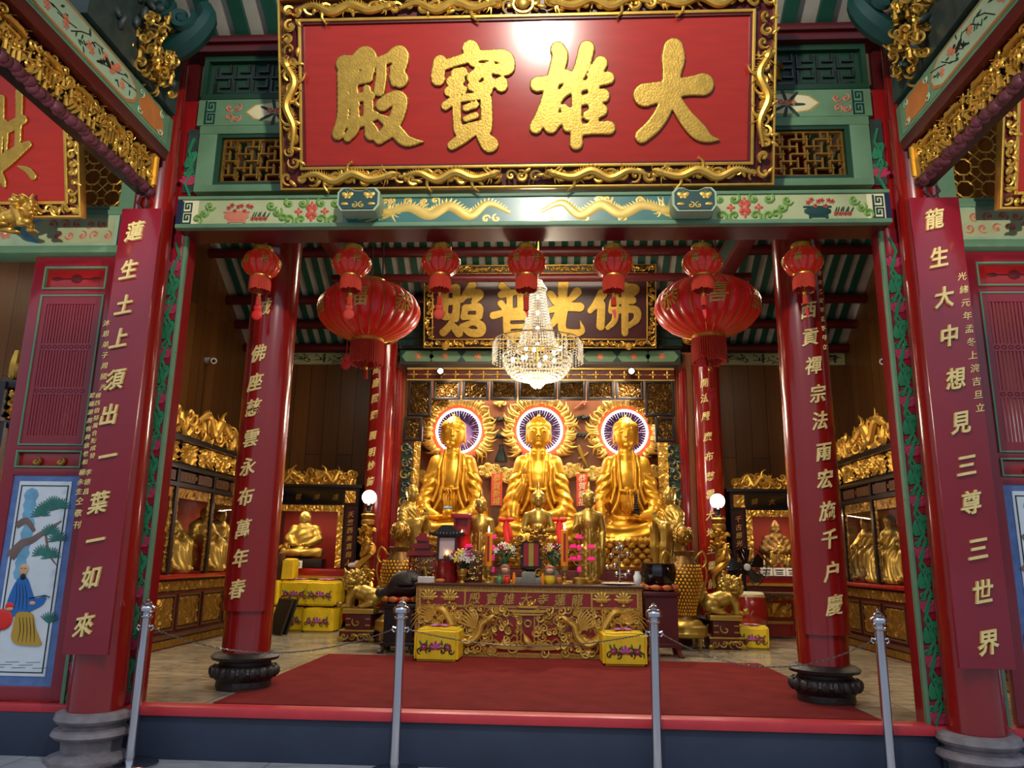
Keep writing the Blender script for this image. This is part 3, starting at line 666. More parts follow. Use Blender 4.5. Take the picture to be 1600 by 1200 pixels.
for s in (-1, 1):
    mb = MB(); mb.box(*sorted((s*1.5, s*1.98)), yf, yl, 4.215, 4.43); cx = s*1.76
    for k in range(4):
        for q in (-1, 1): spiral(mb, cx + (-.19, -.08, .08, .19)[k], 4.325 + q*.075, .05, yf - .002, .012, random.Random(k), 1, 10, a0=q*1.2, d=(-1)**k, dep=.001, seg=4)
    mb.m = [2 if i >= 6 else 0 for i in range(len(mb.m))]
    for q in range(4):
        a = q*PI/2; flower(mb, cx + .11*math.cos(a), yf - .003, 4.322 + .055*math.sin(a), .035, 1, 3, 4)
    flower(mb, cx, yf - .006, 4.322, .06, 1, 3, 4, .004, .78)
    part(t, 'flower_medallion', mb, ['pale_paint', 'flower_red', 'scroll_green', 'salmon'])
    mb = MB(); mb.box(*sorted((s*1.98, s*2.72)), yf, yl, 4.215, 4.43); cx = s*2.36
    for e in (-1, 1):
        for k in range(3):
            spiral(mb, cx + e*(.36 - .05*k), 4.26 + .06*k, .045, yf - .002, .012, random.Random(k), 1, 10, dep=.001, seg=4)
    mb.m = [2 if i >= 6 else 0 for i in range(len(mb.m))]
    vm = 4 if s < 0 else 5; mb.mi = vm
    mb.ell((cx - .03, yf - .003, 4.285), (.11, .004, .042), 12, 5); mb.box(cx - .14, cx + .08, yf - .005, yf, 4.315, 4.33); mb.box(cx - .1, cx - .08, yf - .004, yf, 4.225, 4.26); mb.box(cx + .03, cx + .05, yf - .004, yf, 4.225, 4.26); mb.box(cx - .09, cx + .03, yf - .004, yf, 4.232, 4.245)
    for k in range(8): flower(mb, cx - .1 + .027*k, yf - .004, 4.36 + .03*math.sin(k*2.2), .022, 1, 3, 5)
    for k in range(7): leafp(mb, cx + .1 + .02*k, yf - .003, 4.26, .07, .012, 1.2 + .2*math.sin(k*3), 6)
    for k in range(4): flower(mb, cx + .11 + .035*k, yf - .005, 4.262, .02, 1, 3, 5)
    part(t, 'vase_panel', mb, ['pale_paint', 'flower_red', 'scroll_green', 'ink', 'salmon', 'teal_dark', 'leaf_dark'])
    mb = MB(); a, b = sorted((s*2.72, s*2.9)); mb.box(a, b, yf, yl, 4.215, 4.43); meander(mb, a + .04, b - .05, 4.22, 4.42, yf, .012, 1); mb.mi = 2; mb.box(b - .04 if s > 0 else a, b if s > 0 else a + .04, yf - .003, yf, 4.215, 4.43)
    part(t, 'end_fret', mb, ['cream', 'teal_dark', 'navy'])
for o in [t] + list(t.children): pass
t.location.z -= .09

t = thing('transom_frame', 'green transom frame with painted strip filling the space behind the great name board', 'transom', (0, 5.97, 4.5))
mb = MB()
for s in (-1, 1):
    mb.box(*sorted((s*2.7, s*2.86)), 5.92, 6.04, 4.5, 5.1, .01); mb.box(*sorted((s*1.3, s*1.4)), 5.92, 6.04, 4.5, 5.1, .01)
mb.box(-2.86, 2.86, 5.915, 6.04, 5.04, 5.12, .01); mb.box(-2.86, 2.86, 5.92, 6.04, 4.495, 4.56, .01); mb.box(-1.3, 1.3, 5.97, 6.04, 4.5, 5.1)
part(t, 'frame', mb, 'jade')
for s in (-1, 1):
    mb = MB(); a, b = sorted((s*1.4, s*2.7)); z0, z1 = 4.56, 5.04
    mb.box(a, b, 5.93, 6.02, z0, z0 + .03); mb.box(a, b, 5.93, 6.02, z1 - .03, z1); mb.box(*sorted((s*2.66, s*2.7)), 5.93, 6.02, z0, z1)
    part(t, 'inner_moulding', mb, 'leaf_dark')
    # brick-bond lattice of short bars, one panel
    mb = MB(); a, b = sorted((s*1.42, s*2.64)); z0, z1 = 4.6, 5.0; bw = .011; H = z1-z0; nr = 6; rh = H/nr
    mb.box(a, b, 5.955, 5.985, z0-.008, z0+.008); mb.box(a, b, 5.955, 5.985, z1-.008, z1+.008); mb.box(a-.008, a+.008, 5.955, 5.985, z0, z1); mb.box(b-.008, b+.008, 5.955, 5.985, z0, z1)
    px = .2
    for i in range(1, nr): 
        z = z0 + i*rh; x = a + (0 if i % 2 else px/2) - px
        while x < b:
            l, r = max(a, x), min(b, x + px*.72)
            if r > l: mb.box(l, r, 5.955, 5.985, z - bw/2, z + bw/2)
            x += px
    for i in range(nr):
        z = z0 + i*rh; x = a + (.05 if i % 2 else .13) - px
        while x < b:
            for q in (0, .06):
                if a < x + q < b: mb.box(x + q - bw/2, x + q + bw/2, 5.957, 5.983, max(z0, z - rh*.5*(q > 0)), min(z1, z + rh*(1 if q else 1.5)))
            x += px
    part(t, 'lattice_panel', mb, 'orange_paint' if False else 'gold_dark', ang=0)
    # painted strip above
    mb = MB(); a, b = sorted((s*1.2, s*2.9)); mb.box(a, b, 5.93, 6.03, 5.13, 5.38); cx = s*2.2; yq = 5.93
    mb.mi = 1; mb.ell((cx, yq, 5.255), (.28, .006, .1), 18, 4); mb.mi = 2; mb.ell((cx, yq - .003, 5.255), (.26, .006, .09), 18, 4)
    for k in range(7): leafp(mb, cx, yq - .008, 5.24, .16, .03, k*.9, 4)
    for k in range(3): flower(mb, cx - .05 + .05*k, yq - .011, 5.26, .03, 3, 1, 5)
    mb.mi = 3
    for e in (-1, 1):
        for k in range(4): spiral(mb, cx + e*.42 + (k % 2)*.07, 5.2 + .1*(k//2), .04, yq, .008, random.Random(k), 1, 9, dep=.001, seg=4)
    meander(mb, *sorted((s*2.74, s*2.84)), 5.14, 5.37, yq, .012, 5)
    part(t, 'painted_strip', mb, ['jade', 'gold_paint', 'cream', 'salmon', 'leaf_dark', 'teal_dark'])
    mb = MB(); a, b = sorted((s*1.2, s*2.9)); mb.box(a, b, 6.0, 6.04, 5.42, 5.82); mb.mi = 1; mb.box(a, b, 5.95, 6.0, 5.4, 5.45); mb.box(a, b, 5.95, 6.0, 5.78, 5.83); mb.box(*sorted((s*2.86, s*2.9)), 5.95, 6, 5.4, 5.83)
    mb.mi = 2
    for x in np.arange(a + .1, b - .1, .17):
        for q in (0, 1): 
            z = 5.47 + .15*q; mb.box(x, x + .14, 5.975, 6.0, z, z + .014); mb.box(x, x + .014, 5.975, 6.0, z, z + .13); mb.box(x + .05, x + .14, 5.975, 6, z + .06, z + .074); mb.box(x + .126, x + .14, 5.975, 6, z + .06, z + .14)
    rg = random.Random(9); mb.mi = 3
    for k in range(10): figure(mb, s*1.95 + rg.uniform(-.22, .22), 5.98, 5.5 + rg.uniform(0, .05), .2, rg)
    part(t, 'carved_panel', mb, ['leaf_dark', 'leaf_dark', 'black_wood', 'gold_dark'])
    mb = MB(); lotus_strip(mb, *sorted((s*2.87, s*2.97)), 4.5, 5.1, 5.94); part(t, 'side_strip', mb, ['slate_carve', 'leaf_green', 'lotus_pink', 'ink'])
mb = MB(); mb.box(-3.0, 3.0, 5.88, 6.1, 5.83, 6.0, .02); mb.box(-3.0, 3.0, 5.84, 6.0, 5.9, 5.97, .02)
solo('eave_beam', mb, 'dark_red', 'dark red beam below the porch rafters, above the transom', 'beam', (0, 5.95, 5.83))

def carved_frame(mb, w, h, fw, y, seed, r=.011, size=.12, rail=.016):
    """frame centred on x, standing on z=0; y = face plane"""
    for (x0, x1, z0, z1) in ((-w/2, w/2, 0, rail), (-w/2, w/2, h-rail, h), (-w/2, -w/2+rail, 0, h), (w/2-rail, w/2, 0, h)): mb.box(x0, x1, y - .03, y + .05, z0, z1, .004)
    i = fw - rail*1.3
    for (x0, x1, z0, z1) in ((-w/2+i, w/2-i, i, i+rail*1.3), (-w/2+i, w/2-i, h-i-rail*1.3, h-i), (-w/2+i, -w/2+i+rail*1.3, i, h-i), (w/2-i-rail*1.3, w/2-i, i, h-i)): mb.box(x0, x1, y - .02, y + .05, z0, z1, .004)
    m = rail + .004
    scrolls(mb, -w/2+m, w/2-m, m, i-.004, y, size, r, seed, .022, 1.25); scrolls(mb, -w/2+m, w/2-m, h-i+.004, h-m, y, size, r, seed+1, .022, 1.25)
    scrolls(mb, -w/2+m, -w/2+i, i, h-i, y, size, r, seed+2, .022, 1.25); scrolls(mb, w/2-i, w/2-m, i, h-i, y, size, r, seed+3, .022, 1.25)
BL, BR = PY(443, 298, 5.74), PY(1207, 290, 5.74)
PW = 4.0; PH = 1.54; pc = Vector(((BL.x + BR.x)/2 - .005, 5.74, (BL.z + BR.z)/2)); tilt = math.atan2(.4, 1.42)
pm = Matrix.Translation(pc) @ Matrix.Rotation(tilt, 4, 'X'); pinv = pm.inverted(); pn = pm.to_3x3() @ Vector((0, -1, 0))
def on_plaque(px, py, off=0.0, mtx=pm):
    d = ray(px, py); o = mtx.to_translation(); n = mtx.to_3x3() @ Vector((0, -1, 0)); o = o + n*off
    return mtx.inverted() @ (CAMLOC + d*((o - CAMLOC).dot(n)/d.dot(n)))
t = thing('name_board', 'huge red board with four thick gold characters in a carved gilt dragon frame', 'sign board', (0, 0, 0))
FW_ = .185
mb = MB(); mb.box(-PW/2+.01, PW/2-.01, .03, .07, .01, PH-.01); part(t, 'backing', mb, 'dark_red')
mb = MB(); carved_frame(mb, PW, PH, FW_, 0.0, 21, .0125, .125)
rg = random.Random(77)
for s in (-1, 1):
    for zz in (.095, PH - .095):
        for k in (0, 1):
            x0 = .25 + .85*k; dragon(mb, [(s*(x0 + .75), -.02, zz), (s*(x0 + .6), -.03, zz + .03), (s*(x0 + .45), -.03, zz - .03), (s*(x0 + .3), -.03, zz + .03), (s*(x0 + .15), -.035, zz - .02), (s*x0, -.035, zz + .01)], .03, rg)
    dragon(mb, [(s*(PW/2-.09), -.02, .3), (s*(PW/2-.12), -.03, .5), (s*(PW/2-.06), -.03, .68), (s*(PW/2-.13), -.03, .86), (s*(PW/2-.07), -.03, 1.0)], .03, rg)
mb.ell((0, -.04, PH-.09), (.05, .03, .05), 12, 8); mb.tube([(.08*math.cos(a), -.03, PH-.09 + .065*math.sin(a)) for a in np.linspace(0, 2*PI, 17)[:-1]], .012, 5, closed=True)
part(t, 'carved_frame', mb, 'gold', 'gilt frame carved with dragons and scrolls')
mb = MB(); mb.box(-PW/2+FW_, PW/2-FW_, .015, .04, FW_, PH-FW_); part(t, 'panel', mb, 'plaque_red')
mb = MB(); q = FW_
for (x0, x1, z0, z1) in ((-PW/2+q, PW/2-q, q, q+.018), (-PW/2+q, PW/2-q, PH-q-.018, PH-q), (-PW/2+q, -PW/2+q+.018, q, PH-q), (PW/2-q-.018, PW/2-q, q, PH-q)): mb.box(x0, x1, -.005, .02, z0, z1)
part(t, 'inner_rail', mb, 'dark_red', 'dark red inner rail')
CH = {
 '大': ((970, 50), [[(490, 160, 190), (490, 260, 222), (475, 400, 178), (455, 560, 165), (400, 740, 150), (310, 880, 150), (195, 985, 135)], [(225, 600, 225), (400, 560, 190), (600, 520, 180), (745, 505, 205), (765, 500, 215)], [(500, 640, 130), (600, 800, 150), (720, 935, 165), (810, 1000, 90), (915, 1018, 18)]]),
 '殿': ((510, 50), [[(180, 310, 175), (280, 300, 160), (375, 240, 200), (395, 330, 150), (390, 440, 100)], [(205, 450, 110), (310, 440, 130), (400, 440, 90)], [(180, 400, 150), (165, 600, 115), (160, 800, 115), (115, 965, 115)], [(170, 500, 95), (250, 510, 70), (280, 500, 60)], [(262, 540, 85), (270, 700, 90), (265, 900, 110), (205, 1000, 80)], [(385, 540, 80), (400, 680, 100), (395, 820, 100)], [(200, 690, 90), (280, 690, 90)], [(260, 625, 90), (420, 610, 90)], [(180, 870, 90), (330, 850, 100), (460, 790, 90)], [(415, 900, 110), (430, 950, 140), (420, 970, 110)], [(520, 290, 100), (520, 420, 110), (500, 560, 110)], [(500, 290, 100), (600, 250, 110), (690, 215, 165), (690, 320, 150), (650, 430, 120), (690, 450, 170)], [(640, 350, 90), (640, 490, 70)], [(530, 690, 130), (620, 630, 130), (690, 640, 150), (680, 760, 140), (600, 920, 140), (500, 1010, 105)], [(500, 800, 60), (590, 860, 110), (680, 960, 130), (760, 1030, 110), (910, 1035, 18)]]),
 '寶': ((660, 50), [[(455, 165, 165), (480, 220, 150), (480, 290, 100)], [(170, 290, 135), (150, 400, 135), (150, 450, 135)], [(180, 330, 100), (330, 280, 100), (480, 240, 110), (640, 230, 110), (770, 250, 150), (800, 340, 140), (750, 390, 80)], [(330, 400, 110), (380, 385, 100)], [(280, 475, 115), (350, 460, 115)], [(255, 565, 105), (380, 550, 90)], [(320, 400, 110), (320, 640, 100)], [(220, 700, 90), (290, 650, 90)], [(480, 440, 130), (560, 370, 120), (640, 330, 110)], [(470, 520, 100), (560, 530, 110), (640, 490, 120)], [(610, 350, 90), (620, 560, 90)], [(520, 330, 70), (700, 360, 110)], [(740, 490, 130), (742, 510, 130)], [(400, 615, 60), (600, 600, 80)], [(325, 640, 85), (325, 780, 85), (335, 920, 90)], [(330, 640, 70), (560, 610, 70)], [(600, 640, 115), (605, 800, 118), (600, 920, 115)], [(410, 720, 74), (500, 690, 74)], [(410, 822, 66), (500, 790, 70)], [(350, 940, 100), (450, 900, 90), (560, 870, 80)], [(500, 920, 100), (370, 1010, 110), (280, 1070, 95)], [(560, 980, 110), (620, 1050, 160), (640, 1060, 155)]]),
 '雄': ((820, 50), [[(310, 170, 145), (330, 240, 160), (290, 400, 150), (210, 650, 125), (150, 800, 120), (105, 900, 130)], [(120, 500, 150), (250, 470, 130), (400, 420, 120)], [(400, 540, 110), (310, 640, 100), (260, 780, 120), (245, 890, 145)], [(250, 890, 130), (330, 830, 90), (400, 760, 110)], [(370, 720, 80), (400, 830, 110), (400, 900, 100)], [(580, 165, 155), (540, 320, 150), (480, 450, 130), (400, 560, 90)], [(485, 480, 110), (485, 700, 105), (485, 900, 115), (482, 1050, 132)], [(710, 300, 140), (660, 400, 140)], [(520, 530, 90), (640, 480, 110), (780, 440, 130)], [(540, 650, 100), (640, 630, 120), (730, 605, 140)], [(590, 790, 100), (660, 770, 120), (715, 740, 130)], [(510, 930, 110), (640, 910, 120), (785, 905, 135)], [(640, 430, 120), (650, 700, 120), (640, 900, 100)]])}
for ch, ((ox, oy), st) in CH.items():
    g = MB(); brush(g, st, lambda p: Vector(on_plaque(ox + p[0]/6, oy + p[1]/6, -.015)) if False else on_plaque(ox + p[0]/6, oy + p[1]/6, -.015), Vector((0, -1, 0)), .03)
    part(t, 'character', g, 'gold_leaf')
t.matrix_world = pm
for s, px in ((-1, 560), (1, 1085)):
    c = PY(px, 311, 5.62); x, z = c.x, c.z; hw, hh = .172, .1
    t = thing('board_rest', 'green block with gold butterflies propping the %s end of the great name board' % ('left' if s < 0 else 'right'), 'bracket', (x, 5.62, z - hh))
    out = [(-hw, -.5*hh), (-.8*hw, -hh), (.8*hw, -hh), (hw, -.5*hh), (hw, .6*hh), (.8*hw, hh), (.5*hw, hh), (.2*hw, .75*hh), (-.2*hw, .75*hh), (-.5*hw, hh), (-.8*hw, hh), (-hw, .6*hh)]
    mb = MB(); mb.prism([(x + a, z + b) for a, b in out], 5.62, 5.84); part(t, 'block', mb, 'jade_pale')
    mb = MB(); mb.prism([(x + a*.9, z + b*.88) for a, b in out], 5.612, 5.63); part(t, 'face', mb, 'teal_dark')
    mb = MB()
    for e in (-1, 1):
        bx = x + e*.088; bz = z + .03
        for q in (-1, 1): mb.ell((bx + q*.024, 5.61, bz + .006), (.026, .006, .02), 8, 5, Matrix.Rotation(-q*.6, 3, 'Y')); mb.ell((bx + q*.014, 5.61, bz - .02), (.014, .006, .014), 8, 5); mb.tube([(bx, 5.608, bz + .02), (bx + q*.015, 5.608, bz + .045)], .002, 4)
        mb.ell((bx, 5.606, bz), (.006, .006, .028), 6, 5); mb.ell((x + e*.11, 5.61, z - .045), (.03, .006, .014), 8, 5)
        spiral(mb, x + e*.03, z - .055, .028, 5.612, .006, random.Random(2), 1.1, 12, a0=PI/2, d=e, dep=.002)
    part(t, 'butterfly_relief', mb, 'gold_paint', 'raised gold butterflies')

# ================================================================== TIE BEAMS, FRIEZES AND BRACKETS TOWARDS THE VIEWER
for s in (-1, 1):
    side = 'left' if s < 0 else 'right'; X = s*2.98
    a, b = sorted((X, s*3.26)); t = thing('porch_tie_beam', 'painted beam with birds and flowers running out from the %s porch column' % side, 'beam', (s*3.12, 4.5, 4.74))
    mb = MB(); mb.box(a, b, 2.6, 5.7, 4.74, 5.04, .015); part(t, 'beam_core', mb, 'jade')
    # painted face in a local frame (x = along the beam), then turned to face inwards
    mb = MB(); L0, L1 = 3.0, 5.62
    mb.box(L0, L1, -.004, 0, 4.76, 5.02); mb.mi = 1
    pts = [(3.9, 4.79), (3.98, 4.77), (5.0, 4.77), (5.1, 4.82), (5.13, 4.89), (5.1, 4.96), (5.0, 5.01), (3.98, 5.01), (3.9, 4.99)]
    mb.prism([(p[0], p[1]) for p in pts], -.008, -.003); mb.mi = 2; mb.prism([(p[0] + (-.02 if p[0] > 4.5 else .0), p[1] + (.014 if p[1] < 4.85 else -.014 if p[1] > 4.93 else 0)) for p in pts], -.01, -.004)
    rg = random.Random(31 + s)
    for k in range(7): mb.mi = 5; x = 4.0 + .15*k; mb.tube([(x, -.011, 4.8 + .1*rg.random()), (x + .1, -.012, 4.86 + .08*rg.random()), (x + .2, -.011, 4.88 + .08*rg.random())], .004, 4)
    for k in range(12): flower(mb, 3.98 + 1.05*rg.random(), -.012, 4.84 + .13*rg.random(), .035, 3, 4, 6, .003)
    for k in range(30): leafp(mb, 3.95 + 1.1*rg.random(), -.011, 4.83 + .13*rg.random(), .05, .018, rg.uniform(0, 6.3), 6)
    mb.mi = 5; mb.ell((4.72, -.013, 4.9), (.055, .005, .02), 10, 5, Matrix.Rotation(.5, 3, 'Y')); mb.tube([(4.68, -.013, 4.88), (4.6, -.013, 4.83)], [.012, .004], 5); mb.ell((4.77, -.013, 4.93), (.018, .005, .016), 8, 5)
    mb.mi = 4; mb.prism([(5.2, 4.79), (5.56, 4.79), (5.5, 5.0), (5.24, 5.0), (5.16, 4.9)], -.008, -.003); mb.prism([(3.1, 4.79), (3.72, 4.79), (3.8, 4.9), (3.72, 5.0), (3.1, 5.0)], -.008, -.003)
    mb.mi = 2
    for x in (5.18, 5.5, 3.74, 3.2):
        for z in (4.82, 4.96): spiral(mb, x, z, .04, -.008, .006, rg, 1, 10, dep=.002, seg=4)
    R3 = Matrix(((0, -s, 0), (1, 0, 0), (0, 0, 1))) if False else None
    for i in range(len(mb.v)):
        x, y, z = mb.v[i]; mb.v[i] = (X + s*y, x, z)
    part(t, 'painted_face', mb, ['jade', 'orange_paint', 'jade_pale', 'salmon', 'orange_paint', 'ink', 'leaf_dark'])
    mb = MB(); mb.box(*sorted((X, s*3.2)), 2.6, 5.66, 4.64, 4.74, .01); part(t, 'red_fillet', mb, 'dark_red', 'dark red strip under the beam')
    # carved figure frieze hung below
    t = thing('figure_frieze', 'gilded carving of crowds and pavilions hung below the %s painted porch beam' % side, 'carving', (s*3.08, 4.6, 4.25))
    mb = MB(); mb.box(*sorted((s*3.06, s*3.14)), 3.2, 5.58, 4.3, 4.64); part(t, 'backboard', mb, 'black_wood')
    mb = MB(); rg = random.Random(50 + s)
    crowd(mb, 3.3, 5.5, 4.35, 4.47, -.01, .115, 41 + s, .06); crowd(mb, 3.3, 5.5, 4.44, 4.6, -.0, .105, 61 + s, .05); crowd(mb, 3.3, 5.5, 4.52, 4.64, -.0, .09, 63 + s, .04)
    for k in range(6):
        x = 3.5 + .36*k; z = 4.5; mb.box(x - .07, x + .07, -.06, 0, z, z + .012); mb.prism([(x - .11, z + .03), (x - .06, z + .07), (x + .06, z + .07), (x + .11, z + .03), (x + .06, z + .04), (x - .06, z + .04)], -.075, 0)
        for q in (-.06, -.02, .02, .06): mb.box(x + q - .006, x + q + .006, -.05, -.03, z - .1, z + .03)
    mb.box(5.5, 5.54, -.07, 0, 4.34, 4.62); mb.box(5.52, 5.535, -.09, -.05, 4.36, 4.6)
    for i in range(len(mb.v)):
        x, y, z = mb.v[i]; mb.v[i] = (s*3.06 + s*y, x, z)
    part(t, 'figure_relief', mb, 'gold', 'gilded figures')
    mb = MB(); rg = random.Random(71 + s)
    for k in range(46):
        x = 3.2 + 2.36*k/45; mb.ell((x, -.03 - .03*rg.random(), 4.31 + .02*rg.random()), (.05, .045, .04), 7, 5, Matrix.Rotation(rg.uniform(-.6, .6), 3, 'Y'))
    for i in range(len(mb.v)):
        x, y, z = mb.v[i]; mb.v[i] = (s*3.08 + s*y, x, z)
    part(t, 'cloud_border', mb, 'purple_carve', 'purple carved lower border')
    # carved bracket cluster on top of the beam, next to the column
    t = thing('carved_bracket', 'dark carved bracket with gilded immortal and green scroll above the %s painted beam' % side, 'bracket', (s*2.95, 5.4, 5.02))
    mb = MB(); rg = random.Random(90 + s)
    for k in range(44): figure(mb, s*(2.8 + .22*rg.random()), 5.42 - .45*rg.random(), 5.08 + .46*rg.random(), rg.uniform(.1, .17), rg)
    for k in range(50): spiral(mb, s*(2.78 + .24*rg.random()), 5.08 + .52*rg.random(), rg.uniform(.03, .055), 5.42 - .5*rg.random(), .012, rg)
    part(t, 'gilded_figures', mb, 'gold')
    mb = MB()
    for k in range(60): mb.ell((s*(2.86 + .26*rg.random()), 5.5 - .8*rg.random(), 5.15 + .6*rg.random()), (.04 + .03*rg.random(), .03, .03), 7, 5, Matrix.Rotation(rg.uniform(0, 3), 3, 'Y'))
    mb.box(*sorted((s*2.95, s*3.15)), 4.4, 5.66, 5.06, 5.8)
    part(t, 'rock_work', mb, 'slate_carve')
    mb = MB(); mb.tube([(s*2.95, 5.35, 5.42), (s*2.8, 5.32, 5.46), (s*2.66, 5.3, 5.56), (s*2.58, 5.3, 5.7), (s*2.62, 5.3, 5.82)], [.09, .1, .1, .08, .06], 8)
    spiral(mb, s*2.74, 5.64, .1, 5.22, .035, rg, 1.3, 18, dep=.02); spiral(mb, s*2.92, 5.75, .1, 5.22, .03, rg, 1.3, 18, dep=.02)
    part(t, 'scroll', mb, 'teal_dark', 'dark green scroll')

# ================================================================== SIDE BAYS
DZ = lambda py, s: PY(100 if s < 0 else 1570, py, 5.95).z
for s in (-1, 1):
    side = 'left' if s < 0 else 'right'
    xo, xi = (-4.19, -3.44) if s < 0 else (3.5, 4.3); x0, x1 = min(xo, xi), max(xo, xi); yd = 5.96
    t = thing('door_leaf', 'red lattice door leaf ' + ('with a porcelain picture of a robed man under a pine' if s < 0 else 'beside the board ending in 世界, porcelain picture mostly out of view'), 'door', ((x0+x1)/2, yd, .37))
    fr = MB(); zt, zb = 3.92, .37
    rails = [(zb, .47), (2.06, 2.12), (2.26, 2.3), (3.58, 3.63), (3.83, zt)]
    for a, b in rails: fr.box(x0, x1, yd, yd + .06, a, b, .006)
    fr.box(x0, x0 + .1, yd, yd + .06, zb, zt, .006); fr.box(x1 - .1, x1, yd, yd + .06, zb, zt, .006)
    part(t, 'frame', fr, 'board_maroon')
    a0, a1 = x0 + .1, x1 - .1
    def panel(z0, z1, y=yd + .02):
        m = MB(); m.box(a0, a1, y, y + .03, z0, z1, .004); return m
    def bead(z0, z1):
        m = MB(); e = .014
        for (p, q, r, u) in ((a0, a1, z0, z0 + e), (a0, a1, z1 - e, z1), (a0, a0 + e, z0, z1), (a1 - e, a1, z0, z1)): m.box(p, q, yd - .012, yd + .03, r, u, .003)
        return m
    for z0, z1 in ((3.63, 3.83), (2.12, 2.26), (2.3, 3.58)): part(t, 'bead', bead(z0, z1), 'jade', 'pale green bead moulding')
    xm = (a0+a1)/2
    m = panel(3.64, 3.82); m.mi = 1; m.ell((xm, yd + .012, 3.73), (.05, .01, .04), 4, 4)
    for e in (-1, 1): m.ell((xm + e*.17, yd + .018, 3.73), (.05, .004, .018), 8, 4); m.tube([(xm + e*.05, yd + .016, 3.73), (xm + e*.16, yd + .016, 3.73)], .005, 4)
    part(t, 'top_panel', m, ['lacquer_red', 'dark_red'])
    m = panel(2.13, 2.25); m.mi = 1
    for e in (-1, 1): spiral(m, xm + e*.1, 2.17, .035, yd + .015, .012, random.Random(3), 1, 10)
    part(t, 'middle_panel', m, ['lacquer_red', 'gold_dark'])
    # lattice: three blocks of thin vertical bars
    m = MB(); lx0, lx1 = a0 + .06, a1 - .06; z0, z1 = 2.38, 3.5
    m.box(a0 + .014, lx0, yd + .0, yd + .03, 2.31, 3.57); m.box(lx1, a1 - .014, yd, yd + .03, 2.31, 3.57); m.box(lx0, lx1, yd, yd + .03, 2.31, z0); m.box(lx0, lx1, yd, yd + .03, z1, 3.57)
    for k in (1, 2): zc = z0 + (z1-z0)*k/3; m.box(lx0, lx1, yd + .004, yd + .026, zc - .03, zc + .03); 
    nb = 17
    for i in range(nb): x = lx0 + (i + .5)*(lx1-lx0)/nb; m.box(x - .0078, x + .0078, yd + .006, yd + .03, z0, z1)
    m.mi = 1
    for zc in (z0 - .03, z0 + (z1-z0)/3, z0 + 2*(z1-z0)/3, z1 + .03):
        for i in range(9): x = lx0 + (i + .5)*(lx1-lx0)/9; m.tube([(x + .018*math.cos(a), yd + .002, zc + .014*math.sin(a)) for a in np.linspace(0, 2*PI, 9)[:-1]], .003, 4, closed=True)
    part(t, 'lattice', m, ['board_maroon', 'dark_red'], ang=0)
    # porcelain picture
    m = MB(); z0, z1 = .47, 2.06; m.box(a0, a1, yd + .01, yd + .04, z0, z1)
    e = .06; m.mi = 1; m.box(a0 + e, a1 - e, yd + .004, yd + .012, z0 + e*1.2, z1 - e*.8); m.mi = 9; e2 = e + .02
    for (p, q, r, u) in ((a0+e2, a1-e2, z0+e2*1.2, z0+e2*1.2+.006), (a0+e2, a1-e2, z1-e2-.006, z1-e2), (a0+e2, a0+e2+.006, z0+e2*1.2, z1-e2), (a1-e2-.006, a1-e2, z0+e2*1.2, z1-e2)): m.box(p, q, yd + .001, yd + .005, r, u)
    rg = random.Random(8); ys = yd + .003; X_ = lambda u: a0 + u*(a1-a0)
    m.mi = 2                                                     # blue rocks / waterfall
    for k in range(9): m.ell((X_(.3 + .04*rg.random()), ys, 1.6 - .075*k + .3), (.045 + .02*rg.random(), .003, .06), 7, 4)
    m.mi = 3                                                     # pine trunk and boughs
    m.tube([(X_(.14), ys, 1.42), (X_(.28), ys - .002, 1.52), (X_(.42), ys - .002, 1.55), (X_(.6), ys - .002, 1.62), (X_(.82), ys, 1.7)], [.05, .038, .03, .022, .008], 6, sq=.15)
    m.tube([(X_(.16), ys, 1.66), (X_(.3), ys - .002, 1.7), (X_(.44), ys - .002, 1.62)], [.03, .03, .015], 6, sq=.15); m.tube([(X_(.6), ys, 1.62), (X_(.7), ys, 1.45), (X_(.84), ys, 1.36)], [.012, .01, .004], 5, sq=.2)
    m.mi = 4
    for (u, zc) in ((.66, 1.82), (.55, 1.78), (.78, 1.8), (.68, 1.6), (.8, 1.55), (.6, 1.44), (.74, 1.42), (.5, 1.74)):
        for k in range(12): leafp(m, X_(u), ys - .004, zc, .085, .012, PI*k/11 + .1, 4)
    # seated man in blue and ochre, red gourd in his arms
    m.mi = 5; m.prism([(X_(.2), 1.06), (X_(.26), 1.2), (X_(.34), 1.27), (X_(.44), 1.26), (X_(.53), 1.17), (X_(.6), 1.11), (X_(.74), 1.13), (X_(.73), 1.07), (X_(.58), 1.02), (X_(.5), 1.0), (X_(.4), .97), (X_(.26), 1.0)], ys - .008, ys, 4)
    m.mi = 6; m.prism([(X_(.36), .99), (X_(.48), 1.01), (X_(.6), .99), (X_(.66), .9), (X_(.74), .82), (X_(.78), .77), (X_(.6), .765), (X_(.4), .78), (X_(.33), .86)], ys - .012, ys, 4)
    m.mi = 7; m.ell((X_(.37), ys - .006, 1.325), (.038, .008, .046), 14, 8); m.ell((X_(.575), ys - .01, 1.075), (.025, .006, .016), 9, 6); m.ell((X_(.26), ys - .012, 1.03), (.03, .006, .016), 9, 6)
    m.mi = 8; m.ell((X_(.17), ys - .009, .95), (.085, .01, .08), 18, 8); m.ell((X_(.25), ys - .009, 1.05), (.035, .008, .03), 10, 6)
    m.mi = 9; m.tube([(X_(.52), ys - .012, 1.11), (X_(.74), ys - .012, 1.135), (X_(.82), ys - .012, 1.12)], .004, 5); m.ell((X_(.385), ys - .012, 1.272), (.022, .005, .024), 9, 6)
    for e in (-.012, .016): m.tube([(X_(.375) + e - .008, ys - .014, 1.335), (X_(.375) + e + .006, ys - .014, 1.334)], .0025, 4)
